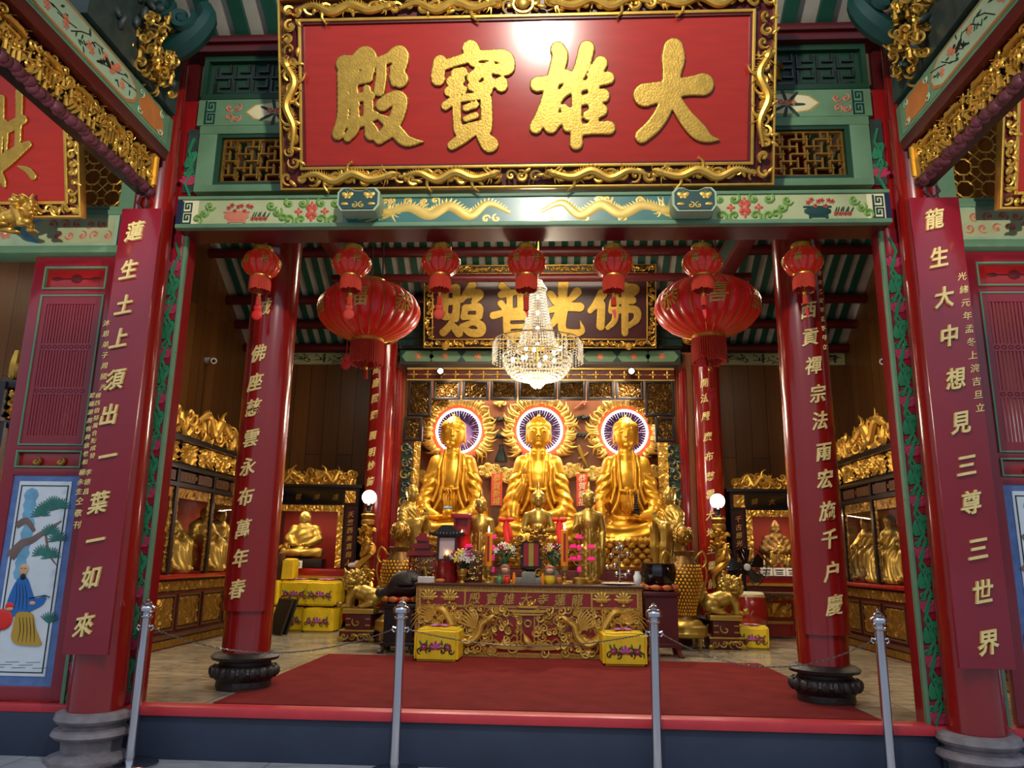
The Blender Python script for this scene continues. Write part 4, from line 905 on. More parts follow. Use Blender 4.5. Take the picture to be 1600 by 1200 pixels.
    for e in range(5): m.tube([(X_(.42 + .05*e), ys - .014, .97), (X_(.46 + .05*e), ys - .0145, .88), (X_(.45 + .06*e), ys - .014, .79)], [.0015, .0025, .001], 4)
    for e in range(4): m.tube([(X_(.3 + .04*e), ys - .0095, 1.22), (X_(.33 + .05*e), ys - .0095, 1.12), (X_(.32 + .06*e), ys - .0095, 1.03)], [.001, .0025, .001], 4)
    m.mi = 4
    for k in range(9): leafp(m, X_(.84), ys - .003, .93, .09, .012, .5 + .25*k, 4)
    m.mi = 9
    for k in range(7): m.tube([(X_(.1 + .1*k), ys - .001, .6 + .02*(k % 3)), (X_(.3 + .1*k), ys - .001, .604 + .02*(k % 3))], .0015, 4)
    part(t, 'porcelain_picture', m, ['porcelain_blue', 'porcelain', 'rock_blue', 'bark', 'pine', 'robe_blue', 'robe_yellow', 'skin', 'ribbon_red', 'ink'], 'blue-rimmed painted porcelain panel')
    # side lintel
    a, b = sorted((s*3.36, s*6.6)); yq = 5.9
    t = thing('side_lintel', 'sunlit pale painted beam over the %s door leaf' % side, 'beam', (s*5, yq, 3.94))
    m = MB(); m.box(a, b, yq, 6.1, 3.99, 4.28); part(t, 'beam_core', m, 'jade_pale')
    m = MB(); m.box(a, b, yq - .02, 6.1, 3.93, 3.995, .01); m.box(a, b, yq - .02, 6.1, 4.275, 4.32, .01); part(t, 'moulding', m, 'jade')
    m = MB(); rg = random.Random(4 + s); c0 = s*3.75
    m.box(*sorted((s*3.5, s*4.15)), yq - .004, yq, 4.02, 4.25); m.mi = 1
    for k in range(10): spiral(m, s*(3.55 + .055*k), 4.09 + .1*(k % 2), .04, yq - .004, .008, rg, 1, 9, dep=.001, seg=4)
    m.mi = 2; m.prism([(s*4.15, 4.02), (s*4.28, 4.13), (s*4.15, 4.25), (s*4.2, 4.25), (s*4.34, 4.13), (s*4.2, 4.02)], yq - .004, yq)
    for k in range(4): flower(m, s*(4.45 + .2*k), yq - .005, 4.12, .06, 3, 4, 7, .004); leafp(m, s*(4.45 + .2*k), yq - .004, 4.12, .14, .05, .3, 5)
    meander(m, *sorted((s*3.4, s*3.46)), 4.0, 4.27, yq, .01, 6)
    part(t, 'painted_face', m, ['pale_paint', 'salmon', 'rock_blue', 'salmon', 'cream', 'leaf_green', 'teal_dark'])
    # side lattice window
    a, b = sorted((s*3.36, s*4.9)); z0, z1 = 4.32, 5.2; t = thing('lattice_window', 'gold octagon lattice window above the %s pale beam, beside the hanging board' % side, 'window', ((a+b)/2, 5.96, z0))
    m = MB(); m.box(a, s*3.5 if s < 0 else a + .14, 5.92, 6.04, z0, z1, .008) if s > 0 else m.box(-3.5, -3.36, 5.92, 6.04, z0, z1, .008); m.box(a, b, 5.92, 6.04, z0 - .0, z0 + .05, .008); m.box(a, b, 5.92, 6.04, z1 - .05, z1, .008); part(t, 'frame', m, 'jade')
    m = MB(); u0, u1 = (s*3.5, s*4.9); p = .2; rows = 4; cols = 7
    for i in range(cols):
        for j in range(rows):
            cx = u0 + s*(i + .5)*p; cz = z0 + .05 + (j + .5)*p
            if cz > z1: continue
            R = .075; m.tube([(cx + R*math.cos(PI/8 + q*PI/4), 5.97, cz + R*math.sin(PI/8 + q*PI/4)) for q in range(8)], .008, 4, closed=True)
            for q in range(4): an = q*PI/2; m.tube([(cx + R*.92*math.cos(an), 5.97, cz + R*.92*math.sin(an)), (cx + p/2*math.cos(an), 5.97, cz + p/2*math.sin(an))], .008, 4)
            for q in range(4): an = PI/4 + q*PI/2; m.tube([(cx + R*math.cos(an), 5.97, cz + R*math.sin(an)), (cx + .7*p*math.cos(an), 5.97, cz + .7*p*math.sin(an))], .006, 4)
    m.box(*sorted((u0, u0 + s*.014)), 5.955, 5.985, z0 + .05, z1 - .05); m.box(*sorted((u0, u1)), 5.955, 5.985, z0 + .05, z0 + .064)
    part(t, 'lattice', m, 'gold')
    m = MB(); m.box(*sorted((s*3.36, s*5.05)), 5.98, 6.04, 5.2, 5.5); m.box(*sorted((s*3.36, s*5.05)), 5.9, 6.04, 5.2, 5.26); solo('side_beam', m, 'dark_red', 'dark red beam above the %s octagon lattice' % side, 'beam', (s*4.2, 6, 5.2))
    # side name board
    Wd, Ht = 2.3, 1.22; xe = -3.4 if s < 0 else 3.45; ce = xe + s*Wd/2; tl = math.atan2(.32, 1.15); ms = Matrix.Translation((ce, 5.33, 3.985)) @ Matrix.Rotation(tl, 4, 'X')
    t = thing('side_name_board', 'red hanging board in gilt frame, ' + ('showing one brushed gold character' if s < 0 else 'only its gilt edge showing at the picture edge'), 'sign board')
    m = MB(); m.box(-Wd/2+.01, Wd/2-.01, .03, .06, .01, Ht-.01); part(t, 'backing', m, 'dark_red')
    m = MB(); carved_frame(m, Wd, Ht, .125, 0, 5 + s, .011, .085); part(t, 'carved_frame', m, 'gold', 'gilt scroll frame')
    m = MB(); m.box(-Wd/2+.12, Wd/2-.12, .0, .03, .12, Ht-.12); part(t, 'panel', m, 'plaque_red')
    if s < 0:
        g = MB(); st = [[(130, 262, 50), (128, 400, 45), (118, 590, 42)], [(-60, 530, 80), (60, 480, 70), (150, 430, 60)], [(-70, 790, 60), (40, 690, 90), (130, 620, 70), (185, 585, 45)], [(15, 300, 50), (10, 480, 50), (0, 640, 50)], [(45, 440, 20), (48, 520, 30), (45, 625, 20)], [(60, 650, 60), (10, 720, 60), (-60, 860, 40)], [(0, 730, 20), (20, 800, 45), (35, 845, 25)], [(120, 722, 12), (180, 745, 40), (215, 785, 46)], [(-150, 360, 60), (-120, 400, 70)], [(-170, 520, 60), (-135, 560, 60)], [(-150, 860, 60), (-110, 700, 50), (-95, 640, 20)]]
        brush(g, st, lambda p: on_plaque(p[0]/4, 80 + p[1]/4, 0, ms), Vector((0, -1, 0)), .022); part(t, 'character', g, 'gold_leaf')
    t.matrix_world = ms

# ================================================================== GILT FIGURES (each one continuous skin)
def put_head(S, c, r, k=.01, hair='curls', ears=1.0, wx=1.0):
    """head of half-height r centred at c, facing -y; lowered lids, long ears"""
    x, y, z = c
    S.ell((x, y, z + r*.06), (r*.78*wx, r*.84, r*.94), k*2); S.ell((x, y - r*.1, z - r*.4), (r*.7*wx, r*.64, r*.57), k*4)
    S.cone((x, y - r*.78, z + r*.24), (x, y - r*.92, z - r*.15), r*.05, r*.085, k*1.2)
    for s in (-1, 1):
        S.ell((x + s*r*.1, y - r*.84, z - r*.19), (r*.09, r*.08, r*.07), k)
        S.ell((x + s*r*.33*wx, y - r*.64, z + r*.13), (r*.24, r*.17, r*.14), k*.7)
        S.chain([(x + s*r*.1, y - r*.82, z + r*.26), (x + s*r*.33*wx, y - r*.76, z + r*.36), (x + s*r*.6*wx, y - r*.54, z + r*.26)], [r*.035, r*.05, r*.03], k)
        S.chain([(x + s*r*.14, y - r*.83, z + r*.03), (x + s*r*.33*wx, y - r*.79, z + r*.0), (x + s*r*.54*wx, y - r*.62, z + r*.06)], [r*.018, r*.035, r*.02], k*.4, cut=True)
        S.ell((x + s*r*.8*wx, y + r*.04, z - r*.1), (r*.09, r*.2, r*.42*ears), k); S.ell((x + s*r*.79*wx, y - r*.0, z - r*.52*ears), (r*.1, r*.12, r*.18), k)
        S.cone((x, y - r*.79, z - r*.4), (x + s*r*.27, y - r*.7, z - r*.36), r*.06, r*.025, k*.8)
    S.cone((x - r*.12, y - r*.755, z - r*.5), (x + r*.12, y - r*.755, z - r*.5), r*.06, r*.06, k)
    S.chain([(x - r*.27, y - r*.77, z - r*.415), (x, y - r*.85, z - r*.455), (x + r*.27, y - r*.77, z - r*.415)], [r*.015, r*.022, r*.015], k*.4, cut=True)
    S.ell((x, y - r*.66, z - r*.76), (r*.2, r*.14, r*.13), k*3)
    if hair == 'curls':
        S.ell((x, y + r*.07, z + r*.47), (r*.87*wx, r*.86, r*.6), k*.8); S.ell((x, y + r*.14, z + r*.35), (r*.86*wx, r*.78, r*.7), k); S.ell((x, y + r*.14, z + r*1.0), (r*.46*wx, r*.46, r*.24), k*2); S.ell((x, y + r*.1, z + r*1.26), (r*.14, r*.14, r*.17), k*.6)
        q = 23/r
        def curl(X, Y, Z):
            m = (Z > z + r*.52 - .55*np.maximum(0, Y - y + r*.3)) & (Z < z + r*1.24); return -np.where(m, .028*r*np.sin(q*(X-x))*np.sin(q*(Z-z))*np.cos(q*(Y-y)*.8), 0)
        S.disp((x - r*wx, y - r*1.1, z), (x + r*wx, y + r*1.1, z + r*1.6), curl)
def put_hand(S, wrist, d, up, side, L, curl=.25, k=.006, spread=.16):
    """palm, four unequal fingers and a thumb; d = finger direction, up = back of the hand, side = thumb side"""
    w = Vector(wrist); d = Vector(d).normalized(); up = Vector(up); up = (up - d*up.dot(d)).normalized(); s = Vector(side); s = (s - d*s.dot(d) - up*s.dot(up)).normalized()
    pc = w + d*L*.26
    S.chain([w, w + d*L*.2 + s*L*.05, w + d*L*.48 + s*L*.1], [L*.15, L*.15, L*.12], k*2); S.chain([w, w + d*L*.2 - s*L*.05, w + d*L*.46 - s*L*.12], [L*.15, L*.14, L*.11], k*2)
    for i, ln in enumerate((.46, .52, .48, .38)):
        o = s*L*(.16 - .107*i); b = w + d*L*.46 + o; dd = (d + s*spread*(.9 - .6*i)*.5).normalized()
        m = b + dd*L*ln*.5 - up*L*curl*.12; e = m + (dd - up*curl).normalized()*L*ln*.5
        S.chain([b, m, e], [L*.062, L*.056, L*.043], k*.7)
    b = w + d*L*.12 + s*L*.13; m = b + (d*.7 + s*.8 - up*.15).normalized()*L*.24; S.chain([b, m, m + (d + s*.2 - up*.2).normalized()*L*.2], [L*.085, L*.066, L*.048], k)
def seated_buddha(pose):
    S = SDF((-.86, -.78, -.04), (.86, .52, 2.06), .0098)
    # lap, crossed legs and falling robe
    S.ell((0, -.08, .16), (.64, .44, .2), .05)
    for s in (-1, 1):
        S.chain([(s*.2, .1, .24), (s*.45, -.15, .22), (s*.6, -.3, .16)], [.2, .18, .15], .06)
        S.chain([(s*.6, -.3, .15), (s*.3, -.5, .14), (-s*.05, -.52, .15)], [.15, .13, .11], .05)
    S.ell((0, -.46, .09), (.5, .2, .12), .06)
    S.ell((.0, .08, .62), (.36, .25, .52), .06); S.ell((0, .02, .95), (.38, .24, .28), .06)
    S.cone((-.33, .04, 1.17), (.33, .04, 1.17), .15, .15, .08); S.chain([(-.27, .05, 1.22), (0, .05, 1.33), (.27, .05, 1.22)], [.1, .12, .1], .06); S.chain([(0, .03, 1.15), (0, .02, 1.3), (0, .01, 1.48)], [.17, .125, .115], .05)
    for zz in (1.34, 1.39): S.cone((-.08, -.085, zz), (.08, -.085, zz), .022, .022, .012)
    # shoulder folds and open neckline
    for s in (-1, 1):
        S.chain([(s*.13, -.04, 1.4), (s*.17, -.15, 1.22), (s*.17, -.21, 1.05), (s*.15, -.24, .85), (s*.2, -.25, .62), (s*.3, -.26, .45)], [.03, .034, .032, .035, .035, .03], .02)
        S.chain([(s*.22, -.02, 1.33), (s*.26, -.14, 1.1), (s*.25, -.2, .85), (s*.33, -.22, .6)], [.03, .035, .035, .035], .03)
    S.ell((0, -.2, .62), (.16, .1, .2), .03); S.cone((-.16, -.27, .78), (.16, -.27, .78), .025, .025, .015)
    for s in (-1, 1): S.ell((s*.06, -.31, .77), (.06, .025, .03), .01); S.chain([(s*.03, -.31, .76), (s*.05, -.33, .62)], [.018, .014], .01)
    # sleeves
    for s in (-1, 1):
        S.chain([(s*.36, .04, 1.15), (s*.47, .02, .88), (s*.52, -.04, .62)], [.16, .155, .17], .06)
        S.chain([(s*.53, -.08, .62), (s*.56, -.1, .4), (s*.55, -.12, .24)], [.15, .16, .2], .06)
        for q in range(4): S.ell((s*(.42 + .07*q), -.17 + .03*q, .58 - .03*q), (.04, .05, .06), .02)
    def arm_lap(s, z=.37):
        S.chain([(s*.52, -.12, .58), (s*.42, -.34, .42), (s*.2, -.42, z)], [.12, .1, .075], .03)
        put_hand(S, (s*.2, -.42, z), (-s, -.12, -.05), (0, -.2, -1), (0, -1, .2), .26, .1)
    if pose == 'lap': arm_lap(1); arm_lap(-1, .34); S.ell((0, -.44, .42), (.1, .09, .07), .01)
    if pose == 'raise':
        arm_lap(1); S.chain([(-.52, -.1, .6), (-.44, -.34, .66), (-.3, -.4, .84)], [.13, .1, .065], .03)
        put_hand(S, (-.3, -.4, .84), (.1, -.12, 1), (0, 1, .1), (1, 0, 0), .27, .22)
        S.chain([(-.5, -.2, .6), (-.46, -.34, .48), (-.44, -.4, .3)], [.12, .12, .1], .05)
    if pose == 'touch':
        arm_lap(1); S.ell((.12, -.42, .43), (.05, .05, .05), .01); S.chain([(-.53, -.12, .58), (-.52, -.36, .46), (-.5, -.48, .36)], [.12, .09, .07], .03)
        put_hand(S, (-.5, -.47, .37), (0, -.55, -.85), (0, -1, .5), (1, 0, 0), .27, .12)
    # folds of the cloth
    S.disp((-.8, -.78, -.05), (.8, .2, .36), lambda X, Y, Z: .018*np.sin(34*np.sqrt(X*X*.45 + (Z-.55)**2*1.8 + .15*Y*Y) + 2*np.sin(3*X)))
    S.disp((-.8, -.4, .38), (-.36, .4, 1.05), lambda X, Y, Z: .012*np.sin(46*Z - 20*X)); S.disp((.36, -.4, .38), (.8, .4, 1.05), lambda X, Y, Z: .012*np.sin(46*Z + 20*X))
    S.disp((-.13, -.4, .44), (.13, -.1, .74), lambda X, Y, Z: .011*np.sin(110*X))
    put_head(S, (0, -.01, 1.665), .232, .009, wx=1.2)
    return S.mesh()
def seated_monk(h=.0105):
    """elder seated on a chair-like rock, robe to the ground; about 1.0 high, facing -y"""
    S = SDF((-.36, -.5, -.03), (.36, .3, 1.12), h)
    S.chain([(0, .05, .42), (0, .06, .62), (0, .03, .78)], [.19, .17, .16], .04); S.cone((-.15, .04, .78), (.15, .04, .78), .09, .09, .05)
    S.chain([(0, .03, .82), (0, 0, .92)], [.07, .055], .03)
    for s in (-1, 1):
        S.chain([(s*.1, .02, .42), (s*.14, -.27, .42), (s*.14, -.3, .06)], [.14, .12, .12], .05)
        S.chain([(s*.2, .04, .76), (s*.26, -.02, .58), (s*.18, -.2, .52)], [.08, .085, .08], .03); S.chain([(s*.18, -.2, .52), (s*.06, -.3, .56)], [.07, .035], .02)
        put_hand(S, (s*.09, -.27, .55), (-s*.5, -.6, .5), (s, -.3, .2), (0, 0, 1), .13, .3, .006)
        S.ell((s*.14, -.4, .03), (.05, .09, .04), .02)
    S.chain([(0, -.3, .3), (0, -.32, .02)], [.14, .16], .06); S.ell((0, .0, .16), (.26, .24, .26), .06)
    S.disp((-.4, -.5, -.05), (.4, .3, .72), lambda X, Y, Z: .008*np.sin(60*X + 14*Y + 6*np.sin(5*Z)))
    put_head(S, (0, -.02, 1.0), .12, .008, hair=None); return S.mesh()
def standing_monk(h=.0095):
    """standing disciple with joined palms, facing -y, 1.45 high"""
    S = SDF((-.36, -.42, -.03), (.36, .3, 1.52), h)
    S.chain([(0, .02, .05), (0, .02, .5), (0, .03, .85), (0, .03, 1.1)], [.21, .19, .17, .15], .05); S.cone((-.16, .03, 1.1), (.16, .03, 1.1), .085, .085, .05); S.chain([(0, .02, 1.14), (0, 0, 1.26)], [.075, .058], .03)
    S.chain([(0, -.06, .05), (0, -.05, .6)], [.19, .15], .05)
    for s in (-1, 1):
        S.chain([(s*.2, .03, 1.08), (s*.26, -.03, .88), (s*.15, -.22, .92)], [.085, .09, .08], .03); S.chain([(s*.15, -.22, .92), (s*.035, -.29, 1.02)], [.06, .035], .02)
        put_hand(S, (s*.03, -.285, 1.0), (0, -.15, 1), (s, 0, 0), (0, 1, .1), .16, .02, .005, .04)
        S.chain([(s*.17, -.2, .9), (s*.16, -.22, .66), (s*.14, -.22, .42)], [.09, .08, .05], .04); S.ell((s*.09, -.22, .02), (.06, .11, .04), .02)
    S.disp((-.4, -.42, -.05), (.4, .3, .98), lambda X, Y, Z: .009*np.sin(70*X + 26*Y)); S.disp((-.3, -.3, .95), (.3, .3, 1.16), lambda X, Y, Z: .004*np.sin(90*(Z + .8*X)))
    put_head(S, (0, -.02, 1.36), .125, .008, hair=None); return S.mesh()
def standing_buddha(kind, h=.0085):
    """slender standing image in a patterned robe, 1.15 high"""
    S = SDF((-.3, -.3, -.03), (.3, .2, 1.36), h)
    S.chain([(0, 0, .06), (0, 0, .35), (0, .0, .58), (0, .01, .78), (0, .01, .86)], [.115, .11, .1, .125, .1], .04); S.cone((-.12, .01, .86), (.12, .01, .86), .055, .055, .05); S.chain([(0, .01, .88), (0, -.005, .98)], [.05, .042], .02)
    for s in (-1, 1):
        S.chain([(s*.05, -.02, .4), (s*.055, -.02, .05)], [.085, .075], .03); S.ell((s*.055, -.1, .0), (.04, .08, .03), .015)
        if kind == 'down' or s > 0 and kind == 'one':
            S.chain([(s*.155, .01, .85), (s*.19, .03, .64), (s*.17, -.03, .45)], [.05, .042, .028], .015); put_hand(S, (s*.17, -.03, .45), (0, -.1, -1), (s, 0, 0), (0, -1, 0), .14, .1, .004)
            S.chain([(s*.16, .03, .6), (s*.17, .03, .3), (s*.14, .02, .1)], [.05, .055, .045], .03)
        elif kind == 'bowl':
            S.chain([(s*.155, .01, .85), (s*.2, -.02, .66), (s*.07, -.15, .64)], [.05, .042, .028], .015); put_hand(S, (s*.08, -.14, .64), (-s, -.25, 0), (0, -.3, -1), (0, -1, .2), .13, .25, .004)
        else:
            S.chain([(s*.155, .01, .85), (s*.19, -.02, .66), (s*.13, -.17, .74)], [.05, .042, .028], .015); put_hand(S, (s*.13, -.17, .74), (0, -.1, 1), (0, 1, 0), (-s, 0, 0), .14, .05, .004)
    if kind == 'bowl': S.ell((0, -.17, .69), (.075, .07, .055), .01)
    S.disp((-.14, -.25, .0), (.14, 0, .72), lambda X, Y, Z: .0035*np.sin(75*X)*np.sin(75*Z) + .003*np.sin(120*X)); S.ell((0, -.1, .35), (.03, .04, .34), .01)
    put_head(S, (0, -.01, 1.08), .105, .006)
    S.chain([(0, 0, 1.2), (0, 0, 1.26), (0, 0, 1.33)], [.03, .02, .006], .01); return S.mesh()
def guardian_lion(h=.0068):
    """crouching guardian lion, body along +x from the tail, head turned to -y; about .5 long"""
    S = SDF((-.38, -.3, -.02), (.34, .22, .56), h)
    S.chain([(-.18, 0, .15), (-.04, 0, .19), (.1, 0, .25)], [.115, .105, .12], .04)
    for s in (-1, 1):
        S.ell((-.17, s*.09, .12), (.12, .06, .11), .02); S.chain([(-.16, s*.11, .06), (-.06, s*.12, .03)], [.05, .04], .02); S.ell((-.03, s*.12, .02), (.06, .045, .03), .012)
        S.chain([(.1, s*.08, .24), (.16, s*.09, .12), (.17, s*.09, .03)], [.065, .048, .042], .02); S.ell((.19, s*.09, .02), (.065, .045, .03), .012)
        for q in (-.025, .005, .035): S.ell((.245, s*.09 + q - .005, .015), (.022, .014, .02), .004)
    cx, cz = .13, .38; S.ell((cx, -.05, cz), (.12, .1, .12), .03)
    S.ell((cx, -.155, cz - .02), (.078, .06, .045), .01); S.ell((cx, -.215, cz + .005), (.034, .022, .024), .006)
    for s in (-1, 1): S.ell((cx + s*.04, -.2, cz - .02), (.036, .03, .03), .006)
    S.ell((cx, -.165, cz - .085), (.062, .05, .022), .006); S.cone((cx - .06, -.22, cz - .058), (cx + .06, -.22, cz - .058), .013, .013, .003, cut=True)
    for s in (-1, 1):
        S.ell((cx + s*.055, -.14, cz + .045), (.03, .03, .032), .004); S.ell((cx + s*.055, -.165, cz + .045), (.012, .012, .014), .003, cut=True)
        S.chain([(cx + s*.015, -.15, cz + .08), (cx + s*.06, -.15, cz + .1), (cx + s*.1, -.12, cz + .075)], [.014, .018, .012], .004); S.chain([(cx + s*.1, -.06, cz + .08), (cx + s*.125, -.07, cz + .15)], [.034, .012], .008)
    for ring, (R, n, y) in enumerate(((.125, 13, -.06), (.14, 13, .0), (.13, 11, .06))):
        for k in range(n):
            a = 2*PI*(k + .5*ring)/n
            if ring == 0 and -2.2 < ((a + PI) % (2*PI)) - PI < -.95: continue
            S.ell((cx - .01*ring + R*math.cos(a), y, cz - .02 + R*math.sin(a)), .034, .004)
    for k in range(11): a = k*.62; S.ell((-.29 + .055*math.cos(a), .02*math.sin(k), .27 + .09*math.sin(a)), .034, .004)
    S.chain([(-.26, 0, .14), (-.31, 0, .22), (-.28, 0, .36), (-.25, 0, .42)], [.05, .055, .035, .012], .015); S.ell((.28, -.13, .05), .045, .006); return S.mesh()

# ================================================================== INNER AND REAR COLUMNS
def lotus_plinth(cx, cy, z0, R):
    m = MB(); m.lathe([(R*.78, z0), (R*.82, z0 + .03), (R*.8, z0 + .07), (R*.92, z0 + .1), (R*.98, z0 + .14), (R*.92, z0 + .18), (R*.76, z0 + .2), (R*.76, z0 + .225), (R*.98, z0 + .24), (R*1.02, z0 + .265), (R*.9, z0 + .29), (R*.74, z0 + .3)], 32, (cx, cy, 0))
    for k in range(20): a = 2*PI*k/20; m.ell((cx + R*.93*math.cos(a), cy + R*.93*math.sin(a), z0 + .145), (R*.12, R*.14, .05), 7, 5, Matrix.Rotation(a, 3, 'Z'))
    return m
def couplet_column(nm, label, cx, cy, r, ztop, plinth, blabel, zb, zt, txt, size, cents, small=None):
    t = thing(nm, label, 'column', (cx, cy, ZP)); part(t, 'shaft', column_mb(cx, cy, ZP + plinth - .02, ztop, r), 'column_red')
    part(t, 'stone_base', lotus_plinth(cx, cy, ZP, r/.72), 'stone_dark', 'dark lotus-carved stone base')
    rb = r + .03; b = thing('curved_couplet', blabel, 'sign board', (cx, cy - rb, zb)); m = MB(); a0, a1 = -PI/2 - .95, -PI/2 + .95
    prof = [(r + .004, zb), (rb, zb), (rb, zt), (r + .004, zt), (r + .004, zb)]
    m.lathe(prof, 20, (cx, cy, 0), a0, a1, caps=False); 
    for aa in (a0, a1): m.add([(cx + q*math.cos(aa), cy + q*math.sin(aa), z) for q, z in prof[:4]], [(0, 1, 2, 3)])
    part(b, 'board', m, 'column_red')
    for ch, (px, py) in zip(txt, cents):
        c = PY(px, py, cy - rb); g = MB(); glyph_mb(g, ch, (0, 0, c.z), size*.98, .014, .018, .16, .85); dx = max(-rb*.35, min(rb*.35, c.x - cx))
        for i in range(len(g.v)):
            x, y, z = g.v[i]; a = -PI/2 + (x + dx)/rb; q = rb - y; g.v[i] = (cx + q*math.cos(a), cy + q*math.sin(a), z)
        part(b, 'character', g, 'gold_text')
    if small:
        for i, ch in enumerate(small): g = MB(); glyph_mb(g, ch, (cx + rb*math.sin(.62), cy - rb*math.cos(.62) - .002, zt - .15 - .085*i), .05, .006, .006, res=1); part(b, 'small_character', g, 'gold_text')
couplet_column('inner_column', 'red hall column with a dark lotus base, nearest the pine-picture door, beside the red carpet', -2.38, 6.78, .2, 6.4, .3, 'curved red board with gold writing ending in 春 on an inner hall column', 1.0, 4.25, '誠佛座慈雲永布萬年春', .17,
    [(412, 480), (404, 552), (399, 597), (396, 637), (393, 684), (388, 729), (384, 776), (380, 826), (376, 872), (371, 920)])
couplet_column('inner_column', 'red hall column with a dark lotus base, behind the last small lantern', 2.46, 6.78, .2, 6.4, .3, 'curved bright red board with gold writing ending in 慶 on an inner hall column', .9, 4.3, '現西貢禪宗法雨宏施千户慶', .17,
    [(1260, 447), (1263, 484), (1266, 526), (1271, 571), (1278, 615), (1281, 657), (1287, 705), (1289, 748), (1293, 798), (1296, 842), (1299, 893), (1304, 945)], '光緒歲次乙亥年孟冬月立')
cxl, cxr = PY(592, 800, 12.2).x - .02, PY(1110, 800, 12.2).x
couplet_column('rear_column', 'red column with gold writing behind the dragon lamp nearest the stacked yellow cushions', cxl, 12.15, .2, 6.2, .28, 'curved red board of gold writing behind the lamp by the cushion stack', .9, 4.45, '是塵照耀圓明妙諦現前大', .15,
    [(586, 577), (585, 598), (583, 622), (582, 648), (581, 680), (580, 706), (578, 727), (575, 752), (575, 795), (573, 832), (572, 868)])
couplet_column('rear_column', 'red column with gold writing behind the dragon lamp nearest the black fan', cxr, 12.15, .2, 6.2, .28, 'curved red board of gold writing behind the lamp by the black fan', .6, 4.45, '開法嚴廣布慈雲大地主靈前', .15,
    [(1101, 598), (1101, 622), (1103, 650), (1106, 682), (1108, 713), (1110, 744), (1110, 772), (1110, 805), (1111, 832), (1112, 858), (1113, 884), (1113, 912)])
for s in (-1, 1):
    x = s*2.36; m = MB(); m.box(x - .07, x + .07, 12.36, 12.6, ZP, 4.5, .03); m.box(x - .04, x + .04, 12.33, 12.37, ZP, 4.52, .02)
    solo('alcove_pilaster', m, 'column_red', 'slim red pilaster framing the %s side of the altar alcove' % ('left' if s < 0 else 'right'), 'pilaster', (x, 12.4, ZP))

# ================================================================== REAR NAME BOARD, BEAM AND ALCOVE FRAME
b0, b1 = PY(662, 546, 12.0), PY(1025, 542, 12.0); RW = b1.x - b0.x; zb = (b0.z + b1.z)/2; zt = PY(840, 414, 11.72).z; RH = math.hypot(zt - zb, .28)
mr = Matrix.Translation(((b0.x + b1.x)/2, 12.0, zb)) @ Matrix.Rotation(math.atan2(.28, zt - zb), 4, 'X')
t = thing('rear_name_board', 'plum board with four old gold characters in a gilt frame above the altar alcove', 'sign board')
m = MB(); m.box(-RW/2 + .01, RW/2 - .01, .03, .06, .01, RH - .01); part(t, 'backing', m, 'black_wood')
m = MB(); carved_frame(m, RW, RH, .15, 0, 91, .012, .1, .014); part(t, 'carved_frame', m, 'gold', 'gilt carved frame')
m = MB(); m.box(-RW/2 + .14, RW/2 - .14, .0, .03, .14, RH - .14); part(t, 'panel', m, 'plum')
RCH = {'照': (655, [[(345, 360, 95), (340, 560, 95), (335, 720, 85)], [(490, 340, 110), (490, 560, 105), (480, 740, 100)], [(340, 365, 100), (480, 335, 110)], [(350, 520, 95), (480, 515, 95)], [(340, 720, 95), (480, 715, 95)], [(700, 300, 110), (630, 400, 110), (560, 500, 70)], [(600, 440, 90), (740, 410, 120), (790, 430, 125), (720, 520, 80)], [(610, 600, 100), (585, 720, 90)], [(600, 600, 90), (780, 590, 110)], [(800, 620, 105), (790, 710, 100)], [(590, 725, 75), (790, 720, 75)], [(320, 920, 110), (380, 860, 100), (430, 790, 80)], [(400, 800, 60), (480, 880, 110), (520, 930, 120)], [(570, 850, 100), (700, 795, 80), (810, 830, 115), (810, 920, 115), (690, 930, 110), (610, 890, 80)]]),
 '普': (655, [[(1090, 310, 110), (1150, 360, 100)], [(1400, 290, 110), (1330, 370, 90)], [(1080, 425, 105), (1250, 395, 90), (1460, 380, 100)], [(1190, 400, 95), (1190, 660, 95)], [(1330, 400, 95), (1330, 640, 95)], [(1075, 540, 100), (1110, 590, 90)], [(1480, 500, 90), (1420, 590, 90)], [(975, 700, 110), (1200, 650, 95), (1500, 620, 110)], [(1150, 730, 110), (1150, 860, 105), (1165, 960, 110)], [(1440, 730, 110), (1440, 950, 110)], [(1160, 735, 80), (1440, 720, 90)], [(1170, 850, 70), (1430, 840, 75)], [(1170, 960, 90), (1440, 950, 90)]]),
 '光': (840, [[(340, 290, 150), (330, 440, 130), (340, 600, 120)], [(170, 420, 110), (230, 510, 110)], [(520, 390, 130), (450, 470, 100), (390, 510, 60)], [(130, 640, 80), (330, 590, 115), (555, 590, 130)], [(300, 640, 115), (210, 790, 100), (110, 890, 60)], [(340, 650, 120), (320, 820, 115), (350, 915, 120), (480, 935, 110), (590, 900, 80), (560, 770, 18)]]),
 '佛': (840, [[(850, 420, 140), (770, 550, 110), (690, 640, 80)], [(840, 560, 115), (830, 840, 120)], [(980, 360, 100), (1180, 330, 105), (1290, 350, 110), (1230, 430, 90)], [(990, 510, 90), (1250, 500, 110)], [(980, 520, 80), (970, 620, 90)], [(970, 640, 90), (1270, 620, 110), (1310, 740, 100), (1200, 840, 70)], [(1150, 310, 105), (1150, 930, 95)], [(1030, 400, 90), (1020, 740, 90), (925, 860, 70)]])}
for ch, (ox, st_) in RCH.items():
    g = MB(); brush(g, st_, lambda p: on_plaque(ox + p[0]/8.42, 410 + p[1]/8.42, 0, mr), Vector((0, -1, 0)), .03); part(t, 'character', g, 'gold_leaf')
